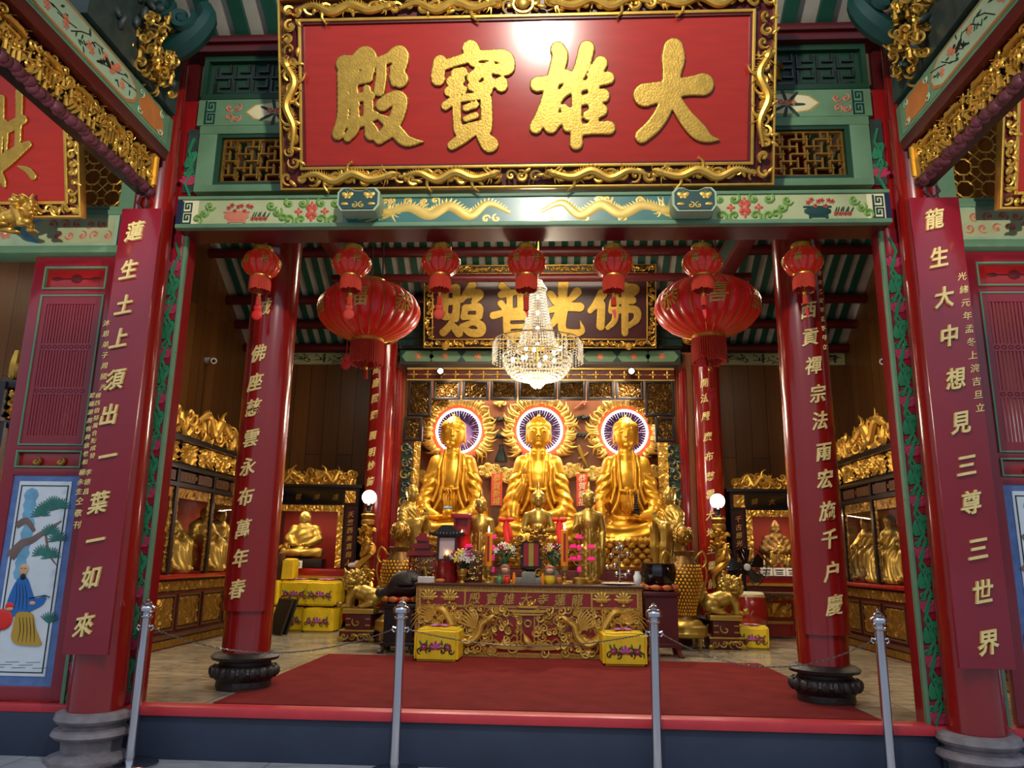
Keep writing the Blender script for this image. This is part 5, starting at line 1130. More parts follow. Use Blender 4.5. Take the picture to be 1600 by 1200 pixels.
for px in (696, 982):
    m = MB(); c = on_plaque(px, 541, 0, mr); m.lathe([(0.0, -.03), (.05, -.028), (.065, 0), (.05, .028), (0, .03)], 16); mt = Matrix.Translation((c.x, -.03, c.z)) @ Matrix.Rotation(PI/2, 4, 'X'); m.xf(mt); part(t, 'boss', m, 'gold')
t.matrix_world = mr
z = PY(840, 434, 11.1).z; m = MB(); m.tube([(-3.2, 11.1, z), (3.2, 11.1, z)], .065, 12); solo('cross_beam', m, 'dark_red', 'dark red cross beam passing in front of the top of the plum board', 'beam', (0, 11.1, z))
yb = 12.2; m = MB(); z0, z1 = PY(840, 567, yb).z, PY(840, 547, yb).z; m.box(-2.3, 2.3, yb, 12.6, z0, z1); rg = random.Random(6)
for x in (-2.0, -1.55, -1.0, 1.0, 1.55, 2.0): m.mi = 1; m.prism([(x - .2, z0 + .02), (x + .2, z0 + .02), (x + .27, (z0+z1)/2), (x + .2, z1 - .02), (x - .2, z1 - .02), (x - .27, (z0+z1)/2)], yb - .006, yb); flower(m, x, yb - .01, (z0+z1)/2, .06, 2, 3, 6)
m.mi = 3
for k in range(40): leafp(m, rg.uniform(-.8, .8), yb - .004, rg.uniform(z0 + .03, z1 - .03), .1, .025, rg.uniform(0, 6.3), 3)
m.mi = 4; m.box(-2.3, 2.3, yb - .02, yb, z0 - .03, z0)
solo('painted_beam', m, ['teal_dark', 'jade', 'salmon', 'gold_paint', 'brown_wood'], 'teal painted beam with flower cartouches under the plum name board', 'beam', (0, yb, z0))
for s in (-1, 1):       # dark fretwork at the ends of the plum board
    m = MB(); a, b = sorted((s*1.93, s*2.35)); m.box(a, b, 12.3, 12.32, 4.85, 5.68); m.mi = 1
    for zz in np.arange(4.9, 5.6, .14): meander(m, a, b, zz, zz + .1, 12.3, .018, 1, .012)
    solo('fretwork', m, ['black_wood', 'teal_dark'], 'dark fretwork panel at the %s end of the plum board' % ('left' if s < 0 else 'right'), 'panel', (s*2.1, 12.3, 4.85))
YF = 12.3
def rect(px0, py0, px1, py1, Y=YF): a = PY(px0, py1, Y); b = PY(px1, py0, Y); return a.x, b.x, a.z, b.z
t = thing('alcove_frieze', 'dark red strip with a row of gold four-petal flowers across the top of the alcove', 'frieze', (0, YF, 4.3))
x0, x1, z0, z1 = rect(636, 577, 1053, 594); m = MB(); m.box(x0, x1, YF, YF + .05, z0, z1); part(t, 'panel', m, 'dark_red')
m = MB(); m.box(x0, x1, YF - .03, YF, z1 - .02, z1 + .015, .005); m.box(x0, x1, YF - .03, YF, z0 - .01, z0 + .015, .005); part(t, 'moulding', m, 'gold_paint')
m = MB(); zc = (z0+z1)/2; m.tube([(x0, YF - .005, zc), (x1, YF - .005, zc)], .006, 5)
for k in range(19):
    x = x0 + .11 + (x1-x0-.22)*k/18
    for q in range(4): a = q*PI/2; m.ell((x + .03*math.cos(a), YF - .01, zc + .035*math.sin(a)), (.035, .012, .016) if q % 2 == 0 else (.016, .012, .04), 7, 5)
    m.ell((x, YF - .02, zc), .014, 6, 5)
part(t, 'flower_row', m, 'gold')
PAN = [((636, 595, 675, 650), 'tall corner carving panel above the first statue'), ((677, 595, 720, 625), 'carved panel beginning the top row, just above the first halo'), ((722, 595, 764, 625), 'carved panel, second of the top row, between two haloes'), ((766, 595, 808, 625), 'carved panel, third of the top row, near the central halo'), ((810, 595, 870, 625), 'wide middle carved panel, behind the chandelier drop'), ((872, 595, 915, 625), 'carved panel just beyond the chandelier drop'), ((917, 595, 960, 625), 'carved panel, last but one of the top row'), ((962, 595, 1005, 625), 'carved panel ending the top row beside a tall corner panel'), ((1008, 595, 1053, 650), 'tall corner carving panel above the statue touching the ground'), ((630, 652, 661, 689), 'small carved panel beside the halo of the bowl-holding statue'), ((1024, 652, 1054, 690), 'small carved panel beside the halo of the earth-touching statue')]
for k, (bx, lb) in enumerate(PAN):
    x0, x1, z0, z1 = rect(*bx); e = .05; t = thing('gilt_plaque', 'gilt and black ' + lb, 'plaque', ((x0+x1)/2, YF, z0), 'carved plaques round the alcove')
    m = MB(); e = .045
    for (p, q, r, u) in ((x0, x1, z0, z0+e), (x0, x1, z1-e, z1), (x0, x0+e, z0, z1), (x1-e, x1, z0, z1)): m.box(p, q, YF - .03, YF + .03, r, u, .01)
    m.box(x0, x1, YF + .02, YF + .04, z0, z1); part(t, 'frame', m, 'black_wood')
    m = MB(); relief(m, x0 + e, x1 - e, z0 + e, z1 - e, YF + .02, .05, 34, 100 + k, .0075, .32); part(t, 'relief', m, 'gold_brown', 'dark gilt relief')
for s in (-1, 1):
    x0, x1, z0, z1 = rect(643, 690, 657, 800) if s < 0 else rect(1031, 692, 1043, 800)
    m = MB(); m.box(x0, x1, YF, YF + .05, 1.6, z1); m.mi = 1; relief(m, x0, x1, 1.6, z1, YF, .03, 24, 5 + s, .014)
    solo('gilt_strip', m, ['gold_dark', 'gold'], 'narrow upright gilt carved strip at the %s edge of the alcove' % ('left' if s < 0 else 'right'), 'carving', ((x0+x1)/2, YF, 1.6))
    x0, x1, z0, z1 = rect(624, 692, 643, 800) if s < 0 else rect(1043, 694, 1062, 800)
    m = MB(); m.box(x0, x1, YF + .02, YF + .06, 1.6, z1); m.mi = 1; scrolls(m, x0, x1, 1.6, z1, YF + .02, .14, .016, 8 + s, .03, 1.2); m.mi = 2; scrolls(m, x0, x1, 1.6, z1, YF + .015, .2, .012, 18 + s, .02, 1)
    solo('flower_strip', m, ['leaf_dark', 'slate_carve', 'gold_brass'], 'upright strip carved with flowers outside the %s gilt strip' % ('left' if s < 0 else 'right'), 'carving', ((x0+x1)/2, YF, 1.6))
    x0, x1, z0, z1 = rect(661, 627, 700, 672, 12.36) if s < 0 else rect(985, 627, 1023, 672, 12.36)
    m = MB(); rg = random.Random(33 + s)
    for k in range(46):
        u = rg.random()**1.3; v = 1 - rg.random()**1.3*(1 - u*.7); uu = u if s < 0 else 1 - u
        if u + (1 - v) < 1.0: spiral(m, x0 + uu*(x1-x0), z0 + v*(z1-z0), rg.uniform(.03, .05), 12.36, .011, rg, 1, 10, dep=.02, seg=4); leafp(m, x0 + uu*(x1-x0), 12.35, z0 + v*(z1-z0), .09, .03, rg.uniform(0, 6.3), 0, .012)
    m.box(*sorted((x0 if s < 0 else x1, (x0 + .3*(x1-x0)) if s < 0 else (x1 - .3*(x1-x0)))), 12.38, 12.4, z0 + .1, z1); m.box(x0, x1, 12.38, 12.4, z1 - .08, z1)
    solo('carved_spandrel', m, 'gold_dark', 'dark gilt leaf carving in the upper %s corner of the alcove' % ('left' if s < 0 else 'right'), 'carving', ((x0+x1)/2, 12.36, z0))
    m = MB(); c = PY(689 if s < 0 else 986, 581, 12.2); m.lathe([(.0, -.04), (.05, -.04), (.065, .04), (.05, .06), (0, .06)], 16, (0, 0, 0)); m.xf(Matrix.Translation(c) @ Matrix.Rotation(PI/2, 4, 'X'))
    t = thing('alcove_spotlight', 'small lit spotlight clipped to the alcove frieze, the %s one' % ('left' if s < 0 else 'right'), 'lamp', c); can = part(t, 'can', m, 'black_gloss')
    m = MB(); m.ell((c.x, c.y - .06, c.z), (.045, .02, .045), 12, 8); part(can, 'bulb', m, 'bulb', 'glowing bulb')
    light('SPOT', 'alcove_spot_light', (c.x, c.y - .12, c.z - .02), 300, (1, .86, .66), .05, aim=(s*.75, 11.6, 2.4), cone=2.3, blend=.7)

# ------------------------------------------------------------------ haloes, clouds, banners
for k, (px, py, lb) in enumerate(((717, 674, 'the statue holding a bowl'), (843.5, 673, 'the middle statue'), (976, 676, 'the statue touching the ground'))):
    c = PY(px, py, 12.85); Y = 12.85; R = .37
    t = thing('halo', 'round halo with white neon ring and carved flames behind ' + lb, 'halo', (c.x, Y, c.z - R))
    m = MB(); m.lathe([(0.001, .0), (R, 0), (R, .03), (.001, .03)], 48); m.xf(Matrix.Translation((c.x, Y, c.z)) @ Matrix.Rotation(PI/2, 4, 'X')); m.mi = 1
    for i in range(48):
        a = 2*PI*i/48; q = R*(.6 + .1*(i % 3)); m.tube([(c.x + q*math.cos(a), Y - .034, c.z + q*math.sin(a)), (c.x + R*.96*math.cos(a), Y - .034, c.z + R*.96*math.sin(a))], [.001, .0035], 4)
    part(t, 'disc', m, ['halo_disc', 'silver_ball'])
    m = MB(); m.tube([(c.x + R*math.cos(a), Y - .05, c.z + R*math.sin(a)) for a in np.linspace(0, 2*PI, 49)[:-1]], .017, 8, closed=True); part(t, 'neon_ring', m, 'neon', 'white neon ring')
    m = MB(); rg = random.Random(k); N = 56; out = []
    for i in range(N*2):
        a = PI*i/N; q = R*(1.28 + (.12 if i % 2 else -.03) + .04*rg.random()); out.append((c.x + q*math.cos(a), c.z + q*math.sin(a)))
    m.prism(out, Y - .02, Y + .01); part(t, 'orange_rays', m, 'halo_orange', 'orange painted flame ring')
    m = MB()
    for i in range(64):
        a = 2*PI*i/64 + rg.uniform(-.05, .05)
        if -2.3 < ((a + PI) % (2*PI)) - PI < -.85: continue
        q = R*rg.uniform(1.28, 1.36); L = R*rg.uniform(.3, .56); d = 1 if math.cos(a) < 0 else -1; d = d*(1 if rg.random() < .8 else -1)
        p = lambda t_, o: (c.x + (q + L*t_)*math.cos(a + o), Y - .04 - .02*math.sin(3*t_), c.z + (q + L*t_)*math.sin(a + o))
        m.tube([p(-.2, 0), p(.25, d*.035), p(.6, d*.02), p(1, -d*.09)], [.03, .036, .022, .002], 6); m.tube([p(.1, 0), p(.4, -d*.06), p(.7, -d*.17)], [.022, .018, .002], 5)
    m.tube([(c.x + R*1.3*math.cos(a), Y - .03, c.z + R*1.3*math.sin(a)) for a in np.linspace(-.75, PI + .75, 40)], .022, 6)
    part(t, 'carved_flames', m, 'gold_relief', 'carved gilt flames')
    light('POINT', 'halo_light', (c.x, Y - .3, c.z), 7, (1, .96, 1), .25)
for px, py, lb in ((650, 745, 'outer shoulder of the statue holding a bowl'), (765, 735, 'inner shoulder of the statue holding a bowl'), (792, 742, 'shoulder of the middle statue, bowl side'), (893, 735, 'shoulder of the middle statue, ground-touching side'), (930, 740, 'inner shoulder of the statue touching the ground'), (1025, 738, 'outer shoulder of the statue touching the ground')):
    c = PY(px, py, 12.8); m = MB(); rg = random.Random(px)
    m.ell((c.x, 12.8, c.z), (.17, .02, .11), 14, 8)
    for k in range(6): spiral(m, c.x + rg.uniform(-.14, .14), c.z + rg.uniform(-.09, .1), .055, 12.785, .009, rg, 1.2, 14, dep=.01)
    for k in range(7): a = k*.9; m.ell((c.x + .15*math.cos(a), 12.795, c.z + .09*math.sin(a)), (.06, .02, .045), 8, 5)
    solo('carved_cloud', m, 'gold_paint', 'pale gilt carved cloud by the ' + lb, 'carving', c)
rg = random.Random(41)
for px, py, lb in ((779, 655, 'between the first two haloes, upper'), (783, 681, 'between the first two haloes, lower'), (777, 730, 'below the bell-shaped carving'), (911, 652, 'between the last two haloes, upper'), (910, 679, 'between the last two haloes, lower'), (663, 700, 'low beside the first halo'), (1022, 712, 'low beside the last halo')):
    c = PY(px, py, 13.0); m = MB()
    for k in range(5): m.ell((c.x + (-.1 + .05*k), 13.02, c.z + .015*math.sin(k*2)), (.045, .02, .03), 8, 5)
    spiral(m, c.x, c.z, .04, 13.0, .009, rg, 1, 12); spiral(m, c.x - .07, c.z, .03, 13.0, .008, rg, 1, 12)
    solo('wall_cloud', m, 'slate_carve', 'tiny grey cloud carved on the brown alcove wall, ' + lb, 'carving', c)
c = PY(783, 708, 13.0); m = MB(); m.lathe([(.11, -.14), (.1, -.08), (.05, .06), (.035, .1), (.05, .14), (0.001, .16)], 12, (c.x, 13.03, c.z), ry=.3)
for q in (-1, 0, 1): m.tube([(c.x + q*.05, 13.0, c.z - .12), (c.x + q*.02, 13.0, c.z + .08)], .01, 5)
solo('bell_carving', m, 'slate_carve', 'grey bell-shaped carving on the brown wall beside the middle statue', 'carving', c)
c = PY(912, 713, 13.0); m = MB(); m.tube([(c.x - .1, 13.02, c.z + .18), (c.x - .02, 13.0, c.z), (c.x + .07, 13.02, c.z - .2)], [.045, .035, .015], 8); m.tube([(c.x - .09, 13.0, c.z - .04), (c.x, 12.99, c.z), (c.x + .08, 13.0, c.z + .06)], .02, 6)
solo('flute_carving', m, 'gold_paint', 'pale horn-shaped carving on the brown wall between the last two statues', 'carving', c)
c = PY(907, 631, 13.0); m = MB(); m.tube([(c.x - .1, 13.02, c.z - .08), (c.x + .04, 13.0, c.z + .02)], .012, 6); flower(m, c.x + .05, 13.0, c.z + .03, .06, 0, 0, 5, .02)
solo('flower_carving', m, 'salmon', 'small carved flower high on the brown wall between the last two haloes', 'carving', c)
c = PY(781, 630, 13.0); m = MB(); m.ell((c.x, 13.02, c.z), (.11, .02, .05), 10, 6); m.ell((c.x, 13.01, c.z - .05), (.03, .02, .03), 8, 5); spiral(m, c.x - .07, c.z, .04, 13.0, .01, rg); spiral(m, c.x + .07, c.z, .04, 13.0, .01, rg)
solo('cloud_pendant', m, 'gold_paint', 'pale carved cloud at the top of the wall between the first two haloes', 'carving', c)
for bx, tx, lb in (((767, 740, 785, 790), '恭賀新禧', 'orange red paper banner between the first two big statues'), ((901, 740, 918, 791), '恭賀新禧', 'red paper banner with pale characters between the last two big statues')):
    x0, x1, z0, z1 = rect(*bx, 12.62); t = thing('paper_banner', lb, 'banner', ((x0+x1)/2, 12.62, z0)); m = MB(); m.box(x0, x1, 12.62, 12.64, z0, z1); part(t, 'sheet', m, 'banner_red')
    m = MB(); m.box(x0 + .01, x1 - .01, 12.63, 12.7, 1.302, z0); part(t, 'holder', m, 'brown_wood')
    g = MB()
    for i, ch in enumerate(tx): glyph_mb(g, ch, ((x0+x1)/2, 12.62, z1 - .075 - i*(z1-z0-.02)/4), .13, .006, .004)
    part(t, 'character', g, 'gold_paint' if bx[0] < 800 else 'cream')

# ------------------------------------------------------------------ the three great statues on their dais
m = MB(); m.box(-2.15, 2.15, 11.25, 12.98, ZP, 1.3, .02); t = thing('statue_dais', 'long red and gilt dais under the three great statues', 'dais', (0, 12.1, ZP)); part(t, 'core', m, 'dark_red')
m = MB(); m.box(-2.15, 2.15, 11.2, 11.25, .95, 1.12); part(t, 'band', m, 'lacquer_red'); m = MB(); scrolls(m, -2.12, 2.12, .97, 1.1, 11.2, .12, .011, 3, .015); part(t, 'gilt_scrolls', m, 'gold')
m = MB(); m.box(-2.15, 2.15, 11.18, 11.26, 1.12, 1.16, .01); m.box(-2.15, 2.15, 11.18, 11.26, .92, .95, .01)
for k in range(34):
    for q in range(2): m.ell((-2.08 + k*.126 + .063*q, 11.23, .87 - .1*q), (.055, .05, .055), 8, 5)
part(t, 'gilt_bosses', m, 'gold')
BM = {}
for px, pose, lb, dy in ((706, 'lap', 'great gilt seated Buddha holding a green-topped bowl in both hands', 0.0), (841, 'raise', 'great gilt seated Buddha in the middle with one hand raised', -.05), (979, 'touch', 'great gilt seated Buddha reaching one hand down over the knee, small pagoda in the lap', 0.0)):
    Y = 11.92 + dy; x = PY(px, 760, Y).x; zs = 1.70
    t = thing('seated_buddha', lb, 'statue', (x, Y, 1.3)); V, F = seated_buddha(pose); sc = 1.0
    part(t, 'body', ([(p[0]*(.82 - .09*min(1, max(0, (p[2] - .35)/.4))*min(1, max(0, (1.4 - p[2])/.15))) + x, p[1]*.86 + Y, p[2]*.99 + zs) for p in V], F), 'gold_bright', ang=180)
    th = MB()
    th.lathe([(.5, 1.3), (.58, 1.31), (.6, 1.36), (.54, 1.42), (.52, 1.62), (.58, 1.68), (.6, 1.72), (.3, 1.74)], 40, (x, Y - .06, 0), ry=.86)
    for row, (zz, R, n) in enumerate(((1.66, .585, 24), (1.585, .575, 24), (1.51, .565, 24), (1.435, .575, 24))):
        for k in range(n): a = 2*PI*(k + .5*(row % 2))/n; th.ell((x + R*math.cos(a), Y - .06 + .86*R*math.sin(a), zz), (.062, .066, .05), 8, 5, Matrix.Rotation(a, 3, 'Z'))
    for k in range(22):          # hanging robe tongues over the lotus
        a = PI + PI*(k + .5)/22; R = .595; th.tube([(x + .5*math.cos(a), Y - .06 + .5*math.sin(a), 1.74), (x + R*math.cos(a), Y - .06 + .87*R*math.sin(a), 1.71), (x + R*math.cos(a), Y - .06 + .88*R*math.sin(a), 1.66)], [.07, .06, .02], 6)
    part(t, 'lotus_throne', th, 'gold', 'gilt lotus throne of round bosses')
    if pose == 'lap': m = MB(); m.ell((x, Y - .38, zs + .47), (.075, .07, .035), 12, 6); part(t, 'bowl_lid', m, 'rock_blue', 'pale green bowl lid')
    if pose == 'touch':
        m = MB(); m.lathe([(.06, .42), (.065, .46)] + [q for k in range(7) for q in ((.038 - .003*k, .47 + .035*k), (.055 - .005*k, .485 + .035*k), (.036 - .003*k, .495 + .035*k))] + [(.01, .73), (.002, .77)], 8, (x + .1, Y - .39, zs)); part(t, 'pagoda', m, 'black_wood', 'dark little pagoda')

# ================================================================== ATTENDANT STATUES
for s, px, face, lb in ((-1, 641, PI/2 - .35, 'gilt shaven-headed disciple with joined palms, standing by the statue holding a bowl'), (1, 1049, -PI/2 + .35, 'gilt shaven-headed disciple with joined palms, standing by the statue touching the ground')):
    Y = 10.95; x = PY(px, 800, Y).x
    if s < 0: MV, MF = standing_monk()
    t = thing('disciple_statue', lb, 'statue', (x, Y, .98)); part(t, 'body', ([(p[0]*.85 + x, p[1]*.85 + Y, p[2] + .98) for p in MV], MF), 'gold_brass', ang=180); t.rotation_euler.z = face
    m = MB(); m.box(x - .2, x + .2, Y - .2, Y + .2, ZP, .98, .02); solo('statue_pedestal', m, 'dark_red', 'dark red pedestal under the disciple statue at the %s' % ('left' if s < 0 else 'right'), 'pedestal', (x, Y, ZP))

# ================================================================== ALTAR
AX0, AX1, AY0, AY1, AZ = -1.34, 1.25, 9.1, 10.15, 1.17
def fret_band(m, x0, x1, z0, z1, y, wd=.005): meander(m, x0, x1, z0, z1, y, wd, 0, .006)
t = thing('altar_table', 'broad red altar table with gilt dragons, fret border and seven gold characters', 'altar', ((AX0+AX1)/2, 9.6, ZP))
m = MB(); m.box(AX0 + .01, AX1 - .01, AY0 + .02, AY1, ZP, AZ - .03); part(t, 'carcass', m, 'lacquer_red')
m = MB(); m.box(AX0 - .02, AX1 + .02, AY0 - .03, AY1 + .02, AZ - .03, AZ, .008); part(t, 'table_top', m, 'brown_wood', 'dark polished wooden top')
m = MB(); yb = AY0 + .02
fret_band(m, AX0, AX1, AZ - .08, AZ - .035, yb); fret_band(m, AX0, AX1, ZP + .01, ZP + .05, yb); fret_band(m, AX0, AX0 + .045, ZP + .05, AZ - .08, yb); fret_band(m, AX1 - .045, AX1, ZP + .05, AZ - .08, yb)
for z in (AZ - .085, AZ - .03, ZP + .055, AZ - .245, AZ - .26): m.box(AX0 + .04, AX1 - .04, yb - .012, yb, z - .004, z + .004)
for x in (AX0 + .05, AX1 - .05, AX0 + .57, AX1 - .57): m.box(x - .008, x + .008, yb - .014, yb, AZ - .25 if abs(x - (AX0+AX1)/2) < 1.1 else ZP + .05, AZ - .08)
part(t, 'fret_border', m, 'gold_relief', 'gilt key-fret border')
xc = (AX0+AX1)/2
for i, ch in enumerate('殿寶雄大寺蓮龍'):
    c = PY(742 + (902 - 742)*i/6, 926.5 + 3*i/6, yb); g = MB(); glyph_mb(g, ch, (c.x, yb, AZ - .165), .135, .012, .012); part(t, 'character', g, 'gold_relief')
for k, px in enumerate((670, 703, 940, 974)):
    c = PY(px, 926, yb); m = MB(); z = AZ - .165
    for q in range(7): a = PI*(q + .5)/7; leafp(m, c.x, yb - .012, z - .01, .12 - .04*abs(math.sin(a))*0 , .035, a, 0, .012)
    for q in range(5): m.ell((c.x - .05 + .025*q, yb - .02, z - .0), (.02, .014, .03), 7, 5)
    m.lathe([(.02, -.065), (.03, -.06), (.012, -.03), (.03, -.015), (.03, 0)], 8, (c.x, yb - .008, z)); part(t, 'lotus_relief', m, 'gold_relief')
m = MB(); rg = random.Random(15); yd = yb - .02; zc = ZP + .3
for s in (-1, 1):
    X = lambda u: xc + s*u
    dragon(m, [(X(1.16), yd, zc + .1), (X(1.1), yd, zc + .2), (X(.98), yd - .02, zc + .22), (X(.88), yd - .02, zc + .08), (X(.82), yd - .02, zc - .06), (X(.68), yd - .02, zc - .14), (X(.56), yd - .02, zc - .06), (X(.52), yd - .02, zc + .06), (X(.44), yd - .03, zc + .12)], .034, rg)
    for k in range(9):                                    # swirling tail plumes
        a = -.9 + .3*k; r = .16 + .012*k; m.tube([(X(1.12), yd, zc + .12), (X(1.12 + .5*r*math.sin(a)), yd - .01, zc + .12 + .6*r*math.cos(a)), (X(1.13 + .9*r*math.sin(a + .5)), yd, zc + .1 + 1.0*r*math.cos(a + .5))], [.012, .016, .003], 5)
    for k in range(7): a = .3 + .25*k; m.tube([(X(.6), yd, zc + .02), (X(.6 + .12*math.cos(a)), yd - .01, zc + .02 + .14*math.sin(a)), (X(.62 + .2*math.cos(a - .3)), yd, zc + .02 + .23*math.sin(a))], [.018, .018, .003], 5)
    for k in range(92): spiral(m, X(rg.uniform(.08, 1.24)), zc + rg.uniform(-.24, .26), rg.uniform(.03, .055), yd + .006, .0125, rg, 1.1, 12, dep=.01)
    for k in range(40): x = rg.uniform(.1, 1.2); z = zc + rg.uniform(-.22, .22); m.tube([(X(x), yd + .01, z), (X(x + .05), yd, z + .03), (X(x + .09), yd + .01, z - .01), (X(x + .13), yd + .01, z + .03)], [.012, .014, .011, .003], 5)
for k in range(14): a = PI*(k + .5)/14; m.tube([(xc + .06*math.cos(a), yd, zc - .2), (xc + .26*math.cos(a), yd - .01, zc - .2 + .09*math.sin(a)), (xc + .4*math.cos(a), yd, zc - .19 + .05*math.sin(a))], [.012, .016, .003], 5)
# gate tower, pearl and leaping carp
for q in (-.12, -.075, .075, .12): m.box(xc + q - .006, xc + q + .006, yd - .01, yd + .02, zc - .12, zc + .17)
for (w0, z, h) in ((.2, .17, .02), (.24, .2, .03), (.13, .25, .025)): m.prism([(xc - w0, zc + z + .02), (xc - w0*.7, zc + z), (xc + w0*.7, zc + z), (xc + w0, zc + z + .02), (xc + w0*.8, zc + z + h), (xc - w0*.8, zc + z + h)], yd - .03, yd + .02)
scrolls(m, xc - .09, xc + .09, zc + .26, zc + .35, yd + .01, .06, .012, 4, .02)
m.tube([(xc + .035*math.cos(a), yd - .01, zc + .08 + .035*math.sin(a)) for a in np.linspace(0, 2*PI, 13)[:-1]], .012, 6, closed=True)
m.tube([(xc - .04, yd, zc - .04), (xc - .01, yd - .02, zc - .1), (xc + .04, yd - .02, zc - .15), (xc + .08, yd, zc - .14)], [.012, .035, .03, .008], 7); m.tube([(xc - .04, yd, zc - .04), (xc - .08, yd, zc + .01)], [.01, .03], 5)
part(t, 'dragon_relief', m, 'gold_relief', 'gilt relief of two dragons, a gate and a leaping carp')

for px, py0, py1, kind, lb, Y in ((750, 768, 904, 'down', 'slender gilt standing Buddha with both arms lowered, beside the burning candle', 9.92), (841, 755, 898, 'bowl', 'gilt standing Buddha holding a bowl, behind the dark carved tablet', 10.0), (921, 755, 906, 'one', 'slender gilt standing Buddha with one hand raised, behind the pink lotus lamps', 9.92)):
    x = PY(px, 850, Y).x; zt = PY(px, py0, Y).z; H = zt - AZ; V, F = standing_buddha(kind); sc = H/1.34
    t = thing('standing_buddha', lb, 'statue', (x, Y, AZ)); part(t, 'body', ([(p[0]*sc + x, p[1]*sc + Y, p[2]*sc + AZ + .035) for p in V], F), 'gold_brass', ang=180)
    m = MB(); m.lathe([(.17, 0), (.17, .02), (.14, .04), (.001, .04)], 20, (x, Y, AZ + .001)); part(t, 'base', m, 'gold_dark')

def onz(px, py, Y): return PY(px, py, Y)
# candles on brass sticks
for px, py0, lb in ((763, 832, 'tall thick orange candle burning on a brass stick, beside the flower vase'), (882, 828, 'tall thick orange candle burning on a brass stick, beside the pink lotus lamps')):
    Y = 9.45; x = PY(px, 880, Y).x; zc0 = PY(px, 884, Y).z; zc1 = PY(px, py0, Y).z
    t = thing('altar_candle', lb, 'candle', (x, Y, AZ))
    m = MB(); m.lathe([(.06, 0), (.055, .012), (.02, .03), (.018, .06), (.032, .075), (.018, .09), (.018, zc0 - AZ - .07), (.045, zc0 - AZ - .06), (.05, zc0 - AZ), (.001, zc0 - AZ)], 18, (x, Y, AZ)); part(t, 'candlestick', m, 'gold_brass', 'brass stick')
    m = MB(); m.lathe([(.044, zc0), (.043, zc1 - .01), (.03, zc1), (.001, zc1 - .006)], 18, (x, Y, 0)); m.mi = 1; m.box(x - .014, x + .014, Y - .047, Y - .04, zc0 + .05, zc1 - .04); wx_ = part(t, 'wax', m, ['candle_orange', 'lacquer_red'])
    m = MB(); m.lathe([(.002, 0), (.012, .015), (.013, .03), (.006, .06), (.001, .08)], 8, (x, Y, zc1)); part(wx_, 'flame', m, 'flame', 'burning flame')
# pink lotus lamp trees
def lotus(m, x, y, z, r):
    for ring, (n, tl) in enumerate(((7, .35), (6, .9))):
        for k in range(n): a = 2*PI*k/n + ring*.4; d = Vector((math.cos(a)*math.cos(tl), math.sin(a)*math.cos(tl), math.sin(tl))); m.ell(Vector((x, y, z)) + d*r*.6, (r*.5, r*.3, r*.16), 7, 4, d.to_track_quat('X', 'Z').to_matrix())
for pxs, lb in (((755, 770, 782), 'electric stand of pink lotus flowers behind the candle by the flower vase'), ((893, 905, 917), 'electric stand of pink lotus flowers in front of the standing Buddha with raised hand')):
    Y = 9.6; xc_ = PY(pxs[1], 880, Y).x; t = thing('lotus_lamp', lb, 'lamp', (xc_, Y, AZ)); m = MB(); m.lathe([(.08, 0), (.08, .06), (.05, .075), (.001, .08)], 16, (xc_, Y, AZ)); part(t, 'base', m, 'gold_brass')
    m = MB(); zt = PY(pxs[1], 842, Y).z; m.tube([(xc_, Y, AZ + .07), (xc_, Y, zt)], .008, 6)
    spots = [(xc_, 842), (PY(pxs[0], 0, Y).x, 857), (PY(pxs[2], 0, Y).x, 857), (PY(pxs[0], 0, Y).x, 876), (PY(pxs[2], 0, Y).x, 876), (xc_, 890), (xc_, 856), (xc_, 872)]
    for i, (x_, py) in enumerate(spots):
        z = PY(pxs[1], py, Y).z; m.tube([(xc_, Y, z - .06), ((x_ + xc_)/2, Y, z - .05), (x_, Y, z - .01)], .006, 5)
    st_ = part(t, 'stem', m, 'gold_brass')
    for i, (x_, py) in enumerate(spots):
        z = PY(pxs[1], py, Y).z; m = MB()
        if abs(x_ - xc_) < .01 and i: m.lathe([(.018, -.03), (.026, -.02), (.026, .03), (.001, .035)], 10, (x_, Y - .012, z))
        else: lotus(m, x_, Y, z, .058)
        part(st_, 'lotus_bulb', m, 'hot_pink')
# dark carved tablet
Y = 9.6; x = PY(830, 870, Y).x; t = thing('spirit_tablet', 'dark carved gilt-edged tablet shrine with red and gold face at the middle of the altar', 'tablet', (x, Y, AZ))
z1 = PY(830, 823, Y).z; zb_ = AZ; H = z1 - zb_
m = MB(); m.box(x - .16, x + .16, Y - .1, Y + .1, zb_, zb_ + .05, .01); m.lathe([(.15, .05), (.09, .09), (.08, .13), (.13, .16), (.13, .18)], 16, (x, Y, zb_), ry=.6); m.box(x - .13, x + .13, Y - .05, Y + .05, zb_ + .18, z1 - .17); part(t, 'stand', m, 'black_wood')
m = MB(); scrolls(m, x - .17, x - .11, zb_ + .18, z1 - .15, Y - .05, .08, .011, 1, .015); scrolls(m, x + .11, x + .17, zb_ + .18, z1 - .15, Y - .05, .08, .011, 2, .015); scrolls(m, x - .17, x + .17, z1 - .2, z1 - .08, Y - .06, .09, .013, 3, .02); scrolls(m, x - .12, x + .12, z1 - .09, z1, Y - .05, .08, .013, 4, .02); scrolls(m, x - .15, x + .15, zb_ + .05, zb_ + .17, Y - .09, .08, .009, 6, .015); part(t, 'carved_crest', m, 'gold_dark', 'dark gilt carved crest and sides')
m = MB(); m.box(x - .09, x - .035, Y - .065, Y - .05, zb_ + .2, z1 - .2); m.box(x + .035, x + .09, Y - .065, Y - .05, zb_ + .2, z1 - .2); m.mi = 1; m.box(x - .03, x + .03, Y - .068, Y - .05, zb_ + .2, z1 - .2); part(t, 'face', m, ['lacquer_red', 'gold_brass'])
